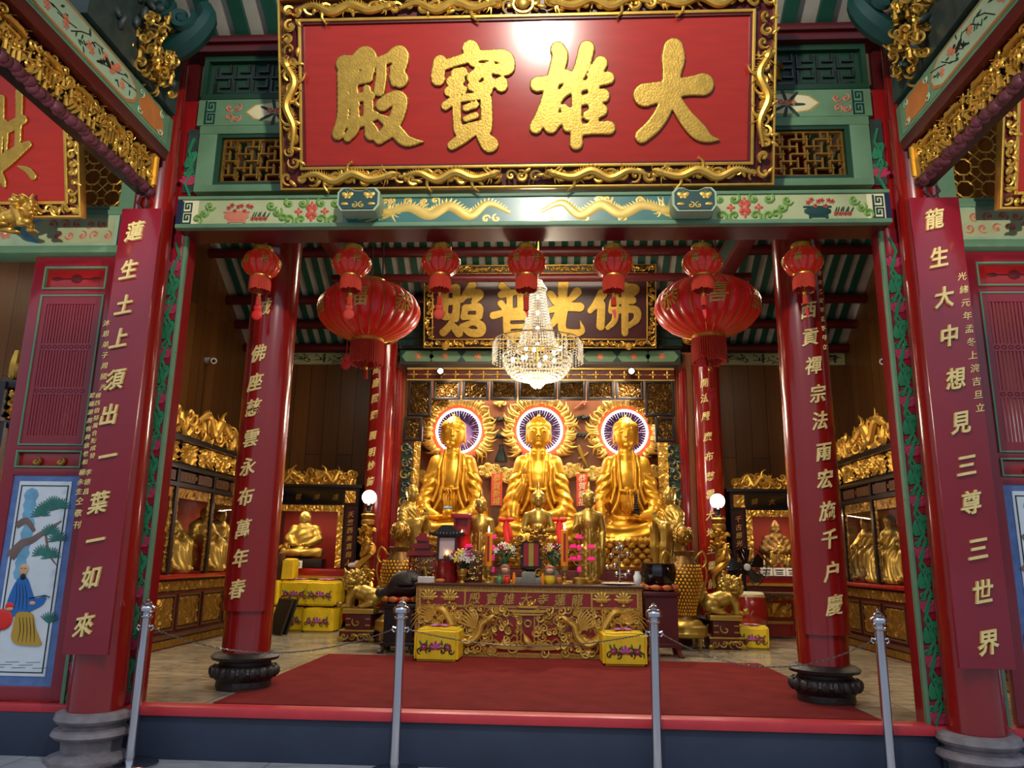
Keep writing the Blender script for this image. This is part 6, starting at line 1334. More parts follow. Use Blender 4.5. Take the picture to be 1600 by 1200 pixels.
# stone incense holder with tiny cups
Y = 9.3; x = PY(826, 900, Y).x; m = MB(); m.box(x - .17, x + .17, Y - .06, Y + .06, AZ, AZ + .07, .008); m.box(x - .08, x + .08, Y - .07, Y + .07, AZ, AZ + .13, .008); m.box(x - .065, x + .065, Y - .05, Y + .05, AZ + .128, AZ + .138)
solo('incense_holder', m, 'grey_stone', 'small grey stepped stone incense holder in front of the dark tablet', 'incense holder', (x, Y, AZ))
# lilies, bouquets
def bouquet(m, x, y, z, R, n, seed, mis):
    rg = random.Random(seed)
    for k in range(n):
        a = rg.uniform(0, 6.28); q = R*math.sqrt(rg.random()); zz = z + .8*math.sqrt(max(0, R*R - q*q)); m.mi = 1; m.tube([(x, y, z - R), (x + q*math.cos(a)*.6, y + q*math.sin(a)*.6, z), (x + q*math.cos(a), y + q*math.sin(a), zz)], .004, 4)
        mi = rg.choice(mis); m.mi = mi; r = rg.uniform(.03, .045)
        for j in range(6): b = j*PI/3; d = Vector((math.cos(b), -.5, math.sin(b))).normalized(); m.ell(Vector((x + q*math.cos(a), y + q*math.sin(a), zz)) + d*r*.7, (r*.7, r*.3, r*.35), 6, 4, d.to_track_quat('X', 'Z').to_matrix())
        m.mi = 4; m.ell((x + q*math.cos(a), y + q*math.sin(a) - r*.3, zz), r*.3, 6, 4)
    for k in range(n*2): a = rg.uniform(0, 6.28); q = R*rg.uniform(.5, 1.2); zz = z + rg.uniform(-.5, .7)*R; d = Vector((math.cos(a), math.sin(a), rg.uniform(-.4, .8))).normalized(); m.mi = 0; m.ell(Vector((x, y, zz)) + d*q*.8, (.05, .016, .006), 6, 4, d.to_track_quat('X', 'Z').to_matrix())
    m.mi = 0
FM = ['leaf_dark', 'leaf_green', 'petal_white', 'lotus_pink', 'petal_yellow', 'petal_lilac', 'hot_pink']
Y = 9.3; x = PY(722, 890, Y).x; t = thing('flower_vase', 'mixed yellow, pink and lilac flowers in a small gold vase on the altar', 'vase', (x, Y, AZ)); m = MB(); m.lathe([(.035, 0), (.03, .012), (.02, .03), (.045, .08), (.06, .13), (.055, .16), (.045, .165), (.05, .08)], 18, (x, Y, AZ)); part(t, 'vase', m, 'gold', 'small gold vase'); m = MB(); bouquet(m, x, Y, AZ + .25, .13, 22, 3, (2, 3, 4, 5)); part(t, 'flowers', m, FM)
for px, lb, sd in ((788, 'white lily and red flower bunch in a grey vase, beside the candle-side ribbon', 5), (866, 'white lily and red flower bunch in a grey vase, near the pink lotus lamps', 8)):
    Y = 9.62; x = PY(px, 870, Y).x; t = thing('lily_vase', lb, 'vase', (x, Y, AZ)); m = MB(); m.lathe([(.05, 0), (.07, .06), (.06, .12), (.04, .16), (.05, .18)], 16, (x, Y, AZ)); part(t, 'vase', m, 'grey_stone'); m = MB(); bouquet(m, x, Y, AZ + .32, .15, 16, sd, (2, 2, 3, 4, 2)); part(t, 'flowers', m, FM)
# doll-shaped bottles, cups, small candles
for px, lb, c1 in ((789, 'round-headed painted doll jar with orange face, candle side of the stone holder', 'orange_paint'), (859, 'round-headed painted doll jar with yellow skirt, lotus lamp side of the stone holder', 'cushion_yellow')):
    Y = 9.32; x = PY(px, 900, Y).x; t = thing('doll_jar', lb, 'jar', (x, Y, AZ)); m = MB(); m.lathe([(.05, 0), (.065, .02), (.065, .06), (.06, .1)], 18, (x, Y, AZ)); part(t, 'skirt', m, c1); m = MB(); m.lathe([(.06, .1), (.064, .14), (.055, .19), (.03, .215), (.001, .22)], 18, (x, Y, AZ)); part(t, 'head', m, 'bark', 'brown hair'); m = MB(); m.ell((x, Y - .045, AZ + .15), (.04, .024, .035), 12, 8); m.mi = 1
    for e in (-1, 1): m.ell((x + e*.014, Y - .068, AZ + .152), .004, 6, 4)
    m.mi = 2; m.tube([(x - .06, Y, AZ + .195), (x, Y - .06, AZ + .192), (x + .06, Y, AZ + .195)], .008, 5); part(t, 'face', m, ['skin', 'ink', 'ribbon_red'])
for px, nm, lb, mt_, h, r in ((780, 'cup', 'pale green cup in front of the candle-side doll jar', 'green_cup', .1, .03), (792, 'jar', 'small red jar beside the pale green cup', 'ribbon_red', .09, .028), (803, 'votive_candle', 'small orange votive glass at the candle end of the stone holder', 'candle_orange', .13, .02), (848, 'votive_candle', 'small orange votive glass at the lotus lamp end of the stone holder', 'candle_orange', .13, .02), (874, 'jar', 'small dark orange pot behind the yellow doll jar', 'orange_paint', .1, .035)):
    Y = 9.22 if nm != 'jar' or px < 800 else 9.42; x = PY(px, 905, Y).x; m = MB(); m.lathe([(r*.8, 0), (r, .02), (r*.95, h*.7), (r*.7, h*.8), (r*.75, h), (.001, h)], 14, (x, Y, AZ)); solo(nm, m, mt_, lb, nm.replace('votive_', ''), (x, Y, AZ))
# ribbons
for px, lb in ((791, 'long red hanging ribbon bow behind the candle-side lilies'), (874, 'long red hanging ribbon bow behind the lotus-lamp candle')):
    Y = 9.82; x = PY(px, 830, Y).x; z0, z1 = PY(px, 862, Y).z, PY(px, 812, Y).z; t = thing('ribbon', lb, 'ribbon', (x, Y, AZ)); m = MB(); m.tube([(x, Y + .03, AZ), (x, Y + .03, z1)], .012, 8); part(t, 'rod', m, 'gold_dark')
    m = MB(); m.tube([(x - .01, Y, z0), (x + .015, Y - .02, z0 + .3*(z1-z0)), (x - .01, Y, z0 + .7*(z1-z0)), (x, Y, z1)], [.036, .034, .036, .03], 8, sq=.25); m.tube([(x + .07, Y, z0 + .15), (x + .06, Y - .01, (z0+z1)/2), (x + .01, Y, z1)], [.02, .024, .02], 8, sq=.25)
    for e in (-1, 1): m.ell((x + e*.05, Y - .01, z1), (.05, .02, .03), 8, 5)
    part(t, 'bow', m, 'ribbon_red')
# lantern house with lit paper screen
Y = 9.5; x = PY(699, 880, Y).x; t = thing('shrine_lantern', 'dark roofed lantern box with pale glowing screen and small lamp', 'lantern', (x, Y, AZ)); z0 = PY(699, 876, Y).z; z1 = PY(699, 838, Y).z
m = MB(); m.lathe([(.12, 0), (.13, .03), (.12, z0 - AZ - .02), (.13, z0 - AZ)], 24, (x, Y, AZ)); part(t, 'drum_base', m, 'lacquer_red', 'red drum base')
m = MB(); m.box(x - .12, x - .095, Y - .1, Y + .1, z0, z1); m.box(x + .095, x + .12, Y - .1, Y + .1, z0, z1); m.box(x - .12, x + .12, Y - .1, Y + .1, z0, z0 + .02); m.box(x - .12, x + .12, Y - .1, Y + .1, z1 - .02, z1); part(t, 'case', m, 'black_wood')
m = MB(); m.box(x - .095, x + .095, Y - .05, Y - .04, z0 + .02, z1 - .02); part(t, 'screen', m, 'paper', 'pale pink paper screen')
m = MB(); m.prism([(x - .21, z1 + .03), (x - .17, z1), (x + .17, z1), (x + .21, z1 + .03), (x + .12, z1 + .07), (x + .06, z1 + .13), (x - .06, z1 + .13), (x - .12, z1 + .07)], Y - .14, Y + .14)
for e in np.linspace(-.2, .2, 11): m.ell((x + e, Y - .14, z1 + .015 + .25*abs(e)**1.6), (.016, .012, .03), 6, 5)
part(t, 'roof', m, 'black_wood')
m = MB(); m.lathe([(.03, 0), (.045, .03), (.02, .05), (.001, .05)], 12, (x, Y - .075, z0 + .02)); m.mi = 1; m.lathe([(.002, .05), (.012, .065), (.001, .1)], 8, (x, Y - .075, z0 + .02)); part(t, 'oil_lamp', m, ['gold_dark', 'flame'])
Y = 9.74; x = PY(722, 840, Y).x; z0, z1 = PY(722, 862, Y).z, PY(722, 803, Y).z; t = thing('red_lantern', 'red box-topped lantern holding a lit cup, behind the dark lantern box', 'lantern', (x, Y, AZ))
m = MB(); m.box(x - .04, x + .04, Y - .05, Y + .05, AZ, z0); m.lathe([(.09, z0), (.11, z0 + .08), (.1, z0 + .18), (.11, z0 + .2), (.001, z0 + .2)], 16, (x, Y, 0)); part(t, 'cup', m, 'lantern_silk')
m = MB(); m.box(x - .1, x - .08, Y - .09, Y + .09, z0 + .2, z1 - .05); m.box(x + .08, x + .1, Y - .09, Y + .09, z0 + .2, z1 - .05); m.box(x - .1, x + .1, Y + .06, Y + .09, z0 + .2, z1 - .05); m.box(x - .13, x + .13, Y - .12, Y + .12, z1 - .06, z1, .015); part(t, 'hood', m, 'lacquer_red')
m = MB(); m.lathe([(.002, 0), (.016, .02), (.001, .07)], 8, (x, Y - .02, z0 + .2)); part(t, 'flame', m, 'flame', 'small flame')
for (px0, px1, py0, py1, lb, Y) in ((722, 752, 862, 905, 'red-brown openwork box with gilt scrolls behind the flower vase', 9.46), (638, 680, 868, 905, 'small red shrine box with gilt figure and red pagoda roof at the wooden fish end', 9.7)):
    a, b = PY(px0, 890, Y).x, PY(px1, 890, Y).x; z1 = PY(px0, py0, Y).z; t = thing('carved_box' if px0 > 700 else 'small_shrine', lb, 'box' if px0 > 700 else 'shrine', ((a+b)/2, Y, AZ)); m = MB(); m.box(a, b, Y, Y + .14, AZ, z1, .006); part(t, 'case', m, 'lacquer_red' if px0 < 700 else 'dark_red')
    m = MB(); scrolls(m, a + .01, b - .01, AZ + .02, z1 - .01, Y, .07, .008, px0, .01)
    if px0 < 700: figure(m, (a+b)/2 + .06, Y - .03, AZ + .03, .2, random.Random(1), 8); m.box(a, b, Y - .02, Y, AZ, AZ + .02)
    part(t, 'gilt_scrolls', m, 'gold_brass')
    if px0 < 700:
        m = MB()
        for q in range(3): w0 = .2 - .05*q; zz = z1 + .09*q; xx = (a+b)/2; m.prism([(xx - w0, zz + .04), (xx - w0*.7, zz), (xx + w0*.7, zz), (xx + w0, zz + .04), (xx + w0*.45, zz + .06), (xx - w0*.45, zz + .06)], Y - .06, Y + .16); m.box(xx - w0*.5, xx + w0*.5, Y, Y + .1, zz + .05, zz + .095)
        part(t, 'pagoda_roof', m, 'lacquer_red', 'red tiered roof')
Y = 9.25; a, b = PY(654, 905, Y).x, PY(678, 905, Y).x; m = MB()
for q in range(3): m.box(a, b, Y - .06, Y + .06, AZ + .022*q, AZ + .02 + .022*q, .003)
solo('paper_stack', m, 'white', 'small stack of white papers at the wooden fish end of the altar', 'paper', ((a+b)/2, Y, AZ))
m = MB(); x = PY(688, 905, Y).x; m.lathe([(.05, 0), (.06, .02), (.05, .04), (.001, .045)], 16, (x, Y, AZ)); solo('incense_dish', m, 'orange_paint', 'small orange dish beside the white papers', 'dish', (x, Y, AZ))
# silver ball lamp tree, plate, little vase
Y = 9.75; x = PY(968, 880, Y).x; t = thing('silver_ball_stand', 'silver stand hung with shiny balls between the standing Buddha and the black bowl', 'stand', (x, Y, AZ)); z1 = PY(968, 850, Y).z; m = MB(); m.lathe([(.14, 0), (.14, .012), (.03, .025), (.014, .04), (.014, z1 - AZ), (.03, z1 - AZ + .02), (.001, z1 - AZ + .03)], 18, (x, Y, AZ)); po = part(t, 'post', m, 'silver_ball')
for k, (dx, dz) in enumerate(((-.03, .42), (.03, .44), (.1, .36), (-.1, .34), (-.15, .2), (-.06, .22), (.07, .1), (.11, .14), (-.04, .12))): m = MB(); m.ell((x + dx, Y - .03, AZ + dz), .034, 12, 8); m.tube([(x + dx, Y - .03, AZ + dz), (x, Y, AZ + dz - .03)], .006, 5); part(po, 'ball', m, 'silver_ball')
Y = 9.35; x = PY(966, 905, Y).x; m = MB(); m.lathe([(.12, 0), (.2, .018), (.205, .024), (.12, .012), (.001, .01)], 28, (x, Y, AZ)); solo('white_plate', m, 'white', 'flat white plate in front of the silver ball stand', 'plate', (x, Y, AZ))
Y = 9.5; x = PY(996, 895, Y).x; m = MB(); m.lathe([(.03, 0), (.045, .05), (.05, .1), (.03, .14), (.035, .16), (.001, .15)], 16, (x, Y, AZ)); solo('small_vase', m, 'porcelain', 'small white porcelain vase beside the black bowl', 'vase', (x, Y, AZ))

# ------------------------------------------------------------------ wooden fish and black bowl beside the altar
def lotus_cushion(m, x, y, z, r):
    m.lathe([(r*.7, 0), (r*.98, .02), (r, .045), (r*.9, .07), (.001, .075)], 32, (x, y, z)); m.mi = 1
    for k in range(10): a = 2*PI*k/10; m.ell((x + r*.93*math.cos(a), y + r*.93*math.sin(a), z + .045), (.03, r*.26, .036), 8, 6, Matrix.Rotation(a, 3, 'Z'))
    m.mi = 0
Y = 9.5; x = PY(626, 980, Y).x; m = MB(); m.box(x - .2, x + .2, Y - .2, Y + .2, .86, .92, .01); m.box(x - .17, x + .17, Y - .17, Y + .17, .46, .86); m.box(x - .2, x + .2, Y - .2, Y + .2, .44, .48, .01)
for e in (-1, 1):
    for f in (-1, 1): m.tube([(x + e*.16, Y + f*.16, .46), (x + e*.17, Y + f*.17, .41), (x + e*.2, Y + f*.2, ZP)], [.035, .03, .04], 8)
solo('fish_stand', m, 'black_wood', 'black wooden stand carrying the wooden fish', 'stand', (x, Y, ZP))
m = MB(); lotus_cushion(m, x, Y, .92, .23); solo('lotus_cushion', m, ['lacquer_red', 'orange_paint'], 'red and orange petal cushion under the wooden fish', 'cushion', (x, Y, .92))
S = SDF((-.36, -.24, -.02), (.3, .24, .4), .011); S.ell((.05, 0, .16), (.22, .17, .16), .03); S.chain([(-.08, 0, .12), (-.2, 0, .05), (-.3, 0, .02)], [.12, .06, .03], .05); S.ell((.02, -.17, .13), (.16, .06, .012), .01, cut=True); S.ell((.15, -.15, .2), (.03, .03, .03), .01); S.ell((-.3, 0, .05), (.05, .04, .05), .02)
V, F = S.mesh(); t = thing('wooden_fish', 'big dark wooden fish drum lying on a petal cushion', 'drum', (x, Y, .99)); part(t, 'body', ([(p[0]*1.0 + x + .02, p[1] + Y, p[2] + .985) for p in V], F), 'black_gloss' if False else 'stone_dark', ang=180)
Y = 9.65; x = PY(1031, 970, Y).x; m = MB(); m.box(x - .22, x + .22, Y - .2, Y + .2, 1.04, 1.1, .01); m.box(x - .19, x + .19, Y - .17, Y + .17, .5, 1.04); m.box(x - .22, x + .22, Y - .2, Y + .2, .47, .52, .01)
for e in (-1, 1):
    for f in (-1, 1): m.tube([(x + e*.18, Y + f*.16, .5), (x + e*.19, Y + f*.17, .42), (x + e*.22, Y + f*.2, ZP)], [.035, .03, .04], 8)
solo('bowl_stand', m, 'dark_red', 'dark red carved stand carrying the black bowl', 'stand', (x, Y, ZP))
m = MB(); lotus_cushion(m, x, Y, 1.1, .23); solo('lotus_cushion', m, ['lacquer_red', 'orange_paint'], 'red and orange petal cushion under the black bowl', 'cushion', (x, Y, 1.1))
m = MB(); m.lathe([(.12, 0), (.19, .03), (.215, .12), (.21, .2), (.195, .245), (.2, .26), (.185, .258), (.19, .2), (.19, .1), (.001, .05)], 40, (x, Y, 1.165)); solo('black_bowl', m, 'black_gloss', 'big glossy black singing bowl on a petal cushion', 'bowl', (x, Y, 1.165))

# ------------------------------------------------------------------ lattice urns with openwork balls
for s, px, lb in ((-1, 621, 'behind the wooden fish'), (1, 1070, 'behind the black bowl')):
    Y = 10.42; x = PY(px, 920, Y).x; t = thing('gilt_urn', 'tall gilt openwork urn topped with an openwork ball, ' + lb, 'urn', (x, Y, ZP))
    m = MB(); m.lathe([(.14, .36), (.12, .4), (.13, .5), (.2, .75), (.225, .9), (.2, 1.02), (.13, 1.1), (.11, 1.16), (.14, 1.22), (.13, 1.225)], 32, (x, Y, ZP)); part(t, 'vase', m, 'gold_brown')
    m = MB()
    for k in range(26):
        for j in range(15):
            zz = .43 + .043*j; r = np.interp(zz, [.4, .5, .75, .9, 1.02, 1.1], [.12, .13, .2, .225, .2, .13]) + .004; a = 2*PI*(k + .5*(j % 2))/26
            if math.sin(a) < .35: m.ell((x + r*math.cos(a), Y + r*math.sin(a), ZP + zz), (.012, r*.085, .019), 6, 5, Matrix.Rotation(a, 3, 'Z'))
    part(t, 'lattice_shell', m, 'gold_bright', 'shiny gilt lattice')
    for e in (-1, 1): m = MB(); m.tube([(x + e*.14, Y, ZP + 1.12), (x + e*.24, Y, ZP + 1.22), (x + e*.29, Y, ZP + 1.1), (x + e*.24, Y, ZP + 1.02), (x + e*.2, Y, ZP + 1.06)], [.014, .016, .014, .012, .006], 6); m.tube([(x + e*.26, Y, ZP + 1.1), (x + e*.29, Y, ZP + .9), (x + e*.2, Y, ZP + .62)], [.012, .014, .01], 6); part(t, 'handle', m, 'gold_brass')
    m = MB(); m.lathe([(.035, 1.22), (.025, 1.26), (.03, 1.3)], 12, (x, Y, ZP)); m.ell((x, Y, ZP + 1.42), .125, 18, 12); ba = part(t, 'ball', m, 'gold_dark')
    m = MB(); rg = random.Random(3)
    for k in range(90):
        u = rg.uniform(-1, 1); a = rg.uniform(0, 6.28); q = math.sqrt(1-u*u); d = Vector((q*math.cos(a), q*math.sin(a), u))
        if d.y < .4: m.ell(Vector((x, Y, ZP + 1.42)) + d*.128, (.022, .014, .012), 6, 4, d.to_track_quat('Z', 'X').to_matrix())
    part(ba, 'ball_tracery', m, 'gold_brass', 'gilt tracery')
    m = MB(); m.lathe([(.2, .14), (.26, .16), (.28, .2), (.27, .22), (.27, .28), (.22, .3), (.2, .34), (.16, .365), (.001, .365)], 36, (x, Y, ZP))
    part(t, 'round_stand', m, 'gold_brass', 'round gilt stand')
    for k in range(4): a = PI/4 + k*PI/2; m = MB(); m.tube([(x + .2*math.cos(a), Y + .2*math.sin(a), ZP + .16), (x + .22*math.cos(a), Y + .22*math.sin(a), ZP + .08), (x + .21*math.cos(a), Y + .21*math.sin(a), ZP + .01), (x + .24*math.cos(a), Y + .24*math.sin(a), ZP)], [.03, .022, .016, .025], 8); part(t, 'leg', m, 'gold_brass')

# ------------------------------------------------------------------ guardian lions on pedestals, dragon lamps
LV, LF = guardian_lion()
for s, px, lb, ln in ((-1, 563, 'beside the stacked yellow cushions', 'gilt guardian lion on a pedestal beside the stacked yellow cushions'), (1, 1131, 'beside the drum', 'gilt guardian lion on a pedestal beside the red drum')):
    Y = 10.62; x = PY(px, 980, Y).x; t = thing('lion_pedestal', 'red and gilt stepped pedestal of the guardian lion ' + lb, 'pedestal', (x, Y, ZP))
    m = MB(); m.box(x - .23, x + .23, Y - .2, Y + .2, ZP, ZP + .14, .015); m.box(x - .17, x + .17, Y - .15, Y + .15, ZP + .13, ZP + .36, .01); part(t, 'block', m, 'dark_red')
    m = MB(); m.box(x - .21, x + .21, Y - .18, Y + .18, ZP + .35, ZP + .42, .015); m.box(x - .235, x + .235, Y - .205, Y + .205, ZP + .13, ZP + .15, .005); scrolls(m, x - .2, x + .2, ZP + .02, ZP + .12, Y - .2, .1, .012, 3, .01); scrolls(m, x - .07, x + .07, ZP + .19, ZP + .33, Y - .15, .1, .012, 4, .01)
    for e in (-.13, .13): m.box(x + e - .03, x + e + .03, Y - .155, Y, ZP + .2, ZP + .215); m.box(x + e - .03, x + e + .03, Y - .155, Y, ZP + .28, ZP + .295)
    for e in (-1, 1): m.ell((x + e*.2, Y - .19, ZP + .03), (.05, .03, .04), 8, 6)
    part(t, 'gilt_carving', m, 'gold_brass')
    t = thing('guardian_lion', ln, 'statue', (x, Y, ZP + .42)); f = s
    VV = [(x - s*(-1)*(-p[0]*.98) if False else x + s*p[0]*.95, Y + p[1]*.95, ZP + .425 + p[2]*.95) for p in LV]
    FF = LF if s > 0 else [tuple(reversed(q)) for q in LF]
    part(t, 'body', (VV, FF), 'gold_brass', ang=180)
    # dragon lamp
    Y = 11.35; g = PY(577 if s < 0 else 1121, 777 if s < 0 else 783, Y); x = g.x
    t = thing('dragon_lamp', 'tall gilt dragon-wrapped lamp post with glowing white globe, ' + ('by the stacked cushions' if s < 0 else 'by the black fan'), 'lamp', (x, Y, ZP))
    m = MB(); m.lathe([(.14, 0), (.14, .04), (.1, .08), (.07, .12), (.07, g.z - ZP - .42), (.1, g.z - ZP - .4), (.1, g.z - ZP - .34), (.08, g.z - ZP - .32), (.11, g.z - ZP - .26), (.09, g.z - ZP - .24)], 20, (x, Y, ZP)); part(t, 'post', m, 'gold_dark')
    m = MB(); P = [(x + .1*math.cos(a), Y + .1*math.sin(a), ZP + .55 + (g.z - ZP - 1.05)*i/40) for i, a in enumerate(np.linspace(-1, 9.5, 41))]; m.tube(P, [.02 + .028*math.sin(PI*(i + 3)/46) for i in range(41)], 7)
    rg = random.Random(17)
    for k in range(26): a = rg.uniform(PI, 2*PI); zz = rg.uniform(ZP + .6, g.z - .45); m.tube([(x + .07*math.cos(a), Y + .07*math.sin(a), zz), (x + .12*math.cos(a), Y + .12*math.sin(a), zz + .04), (x + .15*math.cos(a + .3), Y + .13*math.sin(a), zz + .02)], [.03, .02, .004], 5)
    dragon(m, [(x - .06, Y - .1, g.z - .85), (x + .02, Y - .13, g.z - .78), (x + .05, Y - .14, g.z - .68)], .035, rg, legs=False)
    part(t, 'dragon', m, 'gold', 'gilt coiled dragon')
    m = MB(); m.lathe([(.05, 0), (.07, .03), (.035, .06), (.035, .1), (.06, .12), (.05, .15)], 16, (x, Y, g.z - .24)); ho = part(t, 'holder', m, 'black_gloss', 'black lamp holder')
    m = MB(); m.ell(g, .105, 24, 16); part(ho, 'globe', m, 'globe', 'glowing white globe')
    light('POINT', 'globe_light', (g.x, g.y - .2, g.z), 14, (1, .9, .82), .1)

# gilt lions holding up the side boards
for s in (-1, 1):
    cx = PY(28, 345, 5.3).x if s < 0 else PY(1640, 335, 5.3).x
    t = thing('gilt_lion_bracket', 'small crouching gilt lion holding up the lower edge of the %s hanging board' % ('left' if s < 0 else 'right'), 'bracket', (cx, 5.26, 3.86))
    part(t, 'body', ([(cx - p[0]*.62*s, 5.25 + p[1]*.62, 3.86 + p[2]*.5) for p in LV], LF if s < 0 else [tuple(reversed(q)) for q in LF]), 'gold', ang=180)

# ------------------------------------------------------------------ carpet and yellow cushions
m = MB(); m.hull8([(x, y, z) for z in (ZP + .001, ZP + .014) for y, a, b in ((6.05, -2.32, 2.6), (9.05, -2.3, 2.5)) for x in (a, b)]); solo('red_carpet', m, 'carpet', 'wide plain red carpet in front of the altar', 'carpet', (0, 7.6, ZP))
def cushion_mb(w_, d_, h_, x, y, z, seed, emb=True):
    rg = random.Random(seed); bm = bmesh.new(); bmesh.ops.create_cube(bm, size=1); bmesh.ops.bevel(bm, geom=bm.edges[:], offset=.07, segments=3, affect='EDGES'); bmesh.ops.subdivide_edges(bm, edges=bm.edges[:], cuts=3, use_grid_fill=True)
    ph = [rg.uniform(0, 6.28) for _ in range(6)]; m = MB()
    for v in bm.verts:
        c = v.co; b = 1 + .035*math.cos(PI*c.x)*math.cos(PI*c.y)*2 + .012*math.sin(11*c.x + ph[0] + 5*c.z) + .012*math.sin(13*c.z + ph[1]) + .008*math.sin(17*c.y + 9*c.x + ph[2]); v.co = Vector((c.x*w_*b, c.y*d_*b, max(0.0, (c.z + .5)*h_*(1 + .03*math.cos(PI*c.x)*math.cos(PI*c.y)) + (.006*math.sin(9*c.x + ph[3]) if c.z > -.4 else 0))))
    bm.verts.index_update(); m.add([v.co[:] for v in bm.verts], [[v.index for v in f.verts] for f in bm.faces]); bm.free()
    e = MB(); yf = -d_/2*1.045
    for k in range(9): a = PI*(k + .5)/9; leafp(e, 0, yf - .003, h_*.4, .085 - .02*(k % 2), .03, a, 1 + k % 2, .01)
    for q in (-1, 1): flower(e, q*w_*.27, yf, h_*.45, .04, 1, 2, 6, .012)
    for q in (-1, 1):
        for k in range(3): e.mi = 3; spiral(e, q*w_*(.15 + .1*k), h_*(.34 + .12*(k % 2)), .035, yf, .006, rg, 1, 10, dep=.004, seg=4); leafp(e, q*w_*(.15 + .08*k), yf, h_*.5, .06, .02, rg.uniform(0, 3), 4, .01)
    a0 = e.mark()
    for k in range(8): a = 2*PI*k/8; e.mi = 1 + k % 2; e.ell((.07*math.cos(a), .05*math.sin(a), h_*1.075), (.06, .03, .012), 7, 4, Matrix.Rotation(a, 3, 'Z'))
    e.mi = 3
    for q in (-1, 1): e.tube([(q*.1, 0, h_*1.07), (q*.16, .05, h_*1.065), (q*.2, -.02, h_*1.055)], .005, 4)
    e.mi = 0
    return m, e, a0
def cushion(px, py, Y, w_, d_, h_, lb, seed, z=None, rz=0.0, group='yellow kneeling cushions'):
    c = PY(px, py, Y - d_/2); z = (ZP + .001 if z is None else z); t = thing('kneeling_cushion', lb, 'cushion', (0, 0, 0), group); m, e, a0 = cushion_mb(w_, d_, h_, 0, 0, 0, seed); tp = MB(); nf = next(i for i, f in enumerate(e.f) if f[0] >= a0); tp.v = e.v[a0:]; tp.f = [tuple(q - a0 for q in f) for f in e.f[nf:]]; tp.m = e.m[nf:]; e.v = e.v[:a0]; e.f = e.f[:nf]; e.m = e.m[:nf]
    part(t, 'cover', m, 'cushion_yellow'); part(t, 'embroidery', e, ['cushion_yellow', 'lotus_pink', 'petal_lilac', 'leaf_dark', 'leaf_green'], 'lotus embroidery'); part(t, 'top_embroidery', tp, ['cushion_yellow', 'lotus_pink', 'petal_lilac', 'leaf_dark', 'leaf_green'])
    t.location = (c.x, Y, z); t.rotation_euler.z = rz; return t
cushion(682, 1008, 8.8, .48, .44, .33, 'yellow satin kneeling cushion on the carpet at the wooden fish end of the altar', 1, ZP + .015, -.03)
cushion(976, 1015, 8.76, .47, .44, .33, 'yellow satin kneeling cushion on the carpet at the black bowl end of the altar', 2, ZP + .015, .03)
cushion(1181, 1000, 10.75, .42, .44, .27, 'low yellow embroidered cushion beside the lion pedestal and red drum', 3, None, -.2)
cz = ZP + .001; w_, d_, h_ = .46, .46, .345
for px, Y, lv, lb in ((497, 11.95, 0, 'bottom yellow cushion of the stack beside the lion pedestal'), (499, 11.95, 1, 'top yellow cushion of the stack beside the lion pedestal'), (452, 12.05, 0, 'bottom yellow cushion behind the leaning dark boards'), (458, 12.0, 1, 'upper yellow cushion beside the dark suitcase, second column from the lion'), (508, 12.3, 0, 'bottom yellow cushion at the back of the stack against the niche cabinet'), (510, 12.3, 1, 'top yellow cushion at the back of the stack against the niche cabinet')):
    cushion(px, 960, Y - .2, w_, d_ if Y < 12.2 else .14, h_, lb, px, cz + lv*(h_ + .026), random.Random(px).uniform(-.05, .05))
c = PY(456, 900, 11.8); m = MB(); S_ = (h_ + .026)*2 + cz; m.box(c.x - .1, c.x + .06, 11.65, 11.95, S_ - .002, S_ + .3, .05)
for k in range(8): m.tube([(c.x - .1 + .022*k, 11.648, S_), (c.x - .09 + .02*k, 11.645, S_ + .27)], [.012, .016], 6)
solo('folded_cloth', m, 'cushion_yellow', 'folded yellow satin cloth on top of the second cushion column', 'cloth', (c.x, 11.8, S_))
c = PY(439, 900, 11.85); m = MB(); t = thing('suitcase', 'dark brown case standing on the cushions, mostly behind the inner column', 'case', (c.x - .1, 11.8, S_)); m.box(c.x - .28, c.x + .05, 11.7, 11.86, S_, S_ + .38, .02); part(t, 'shell', m, 'brown_wood'); m = MB(); m.tube([(c.x - .2, 11.7, S_ + .38), (c.x - .2, 11.7, S_ + .42), (c.x - .06, 11.7, S_ + .42), (c.x - .06, 11.7, S_ + .38)], .01, 6); m.box(c.x - .22, c.x - .19, 11.69, 11.7, S_ + .3, S_ + .34); part(t, 'handle', m, 'black_gloss')
cushion(408, 960, 11.75, w_, d_, h_, 'bottom yellow cushion of the column under the dark suitcase, mostly behind the inner column', 77, cz); cushion(409, 960, 11.75, w_, d_, h_, 'upper yellow cushion directly under the dark suitcase', 78, cz + h_ + .026)
for k, (px, lb) in enumerate(((424, 'black framed board leaning nearest the inner column'), (432, 'black framed board leaning next to the yellow cushions'))):
    m = MB(); m.box(-.2, .2, 0, .02, 0, .5, .004); m.mi = 1; m.box(-.2, -.185, -.004, .0, 0, .5); m.box(.185, .2, -.004, 0, 0, .5); m.box(-.2, .2, -.004, 0, .485, .5); c = PY(px, 990, 11.0 + .12*k); o = solo('framed_board', m, ['screen', 'chain'], lb, 'board'); o.location = (c.x, 11.1 + .12*k, ZP + .002); o.rotation_euler = (-.3, 0, -1.1); o.rotation_euler.z = -.75

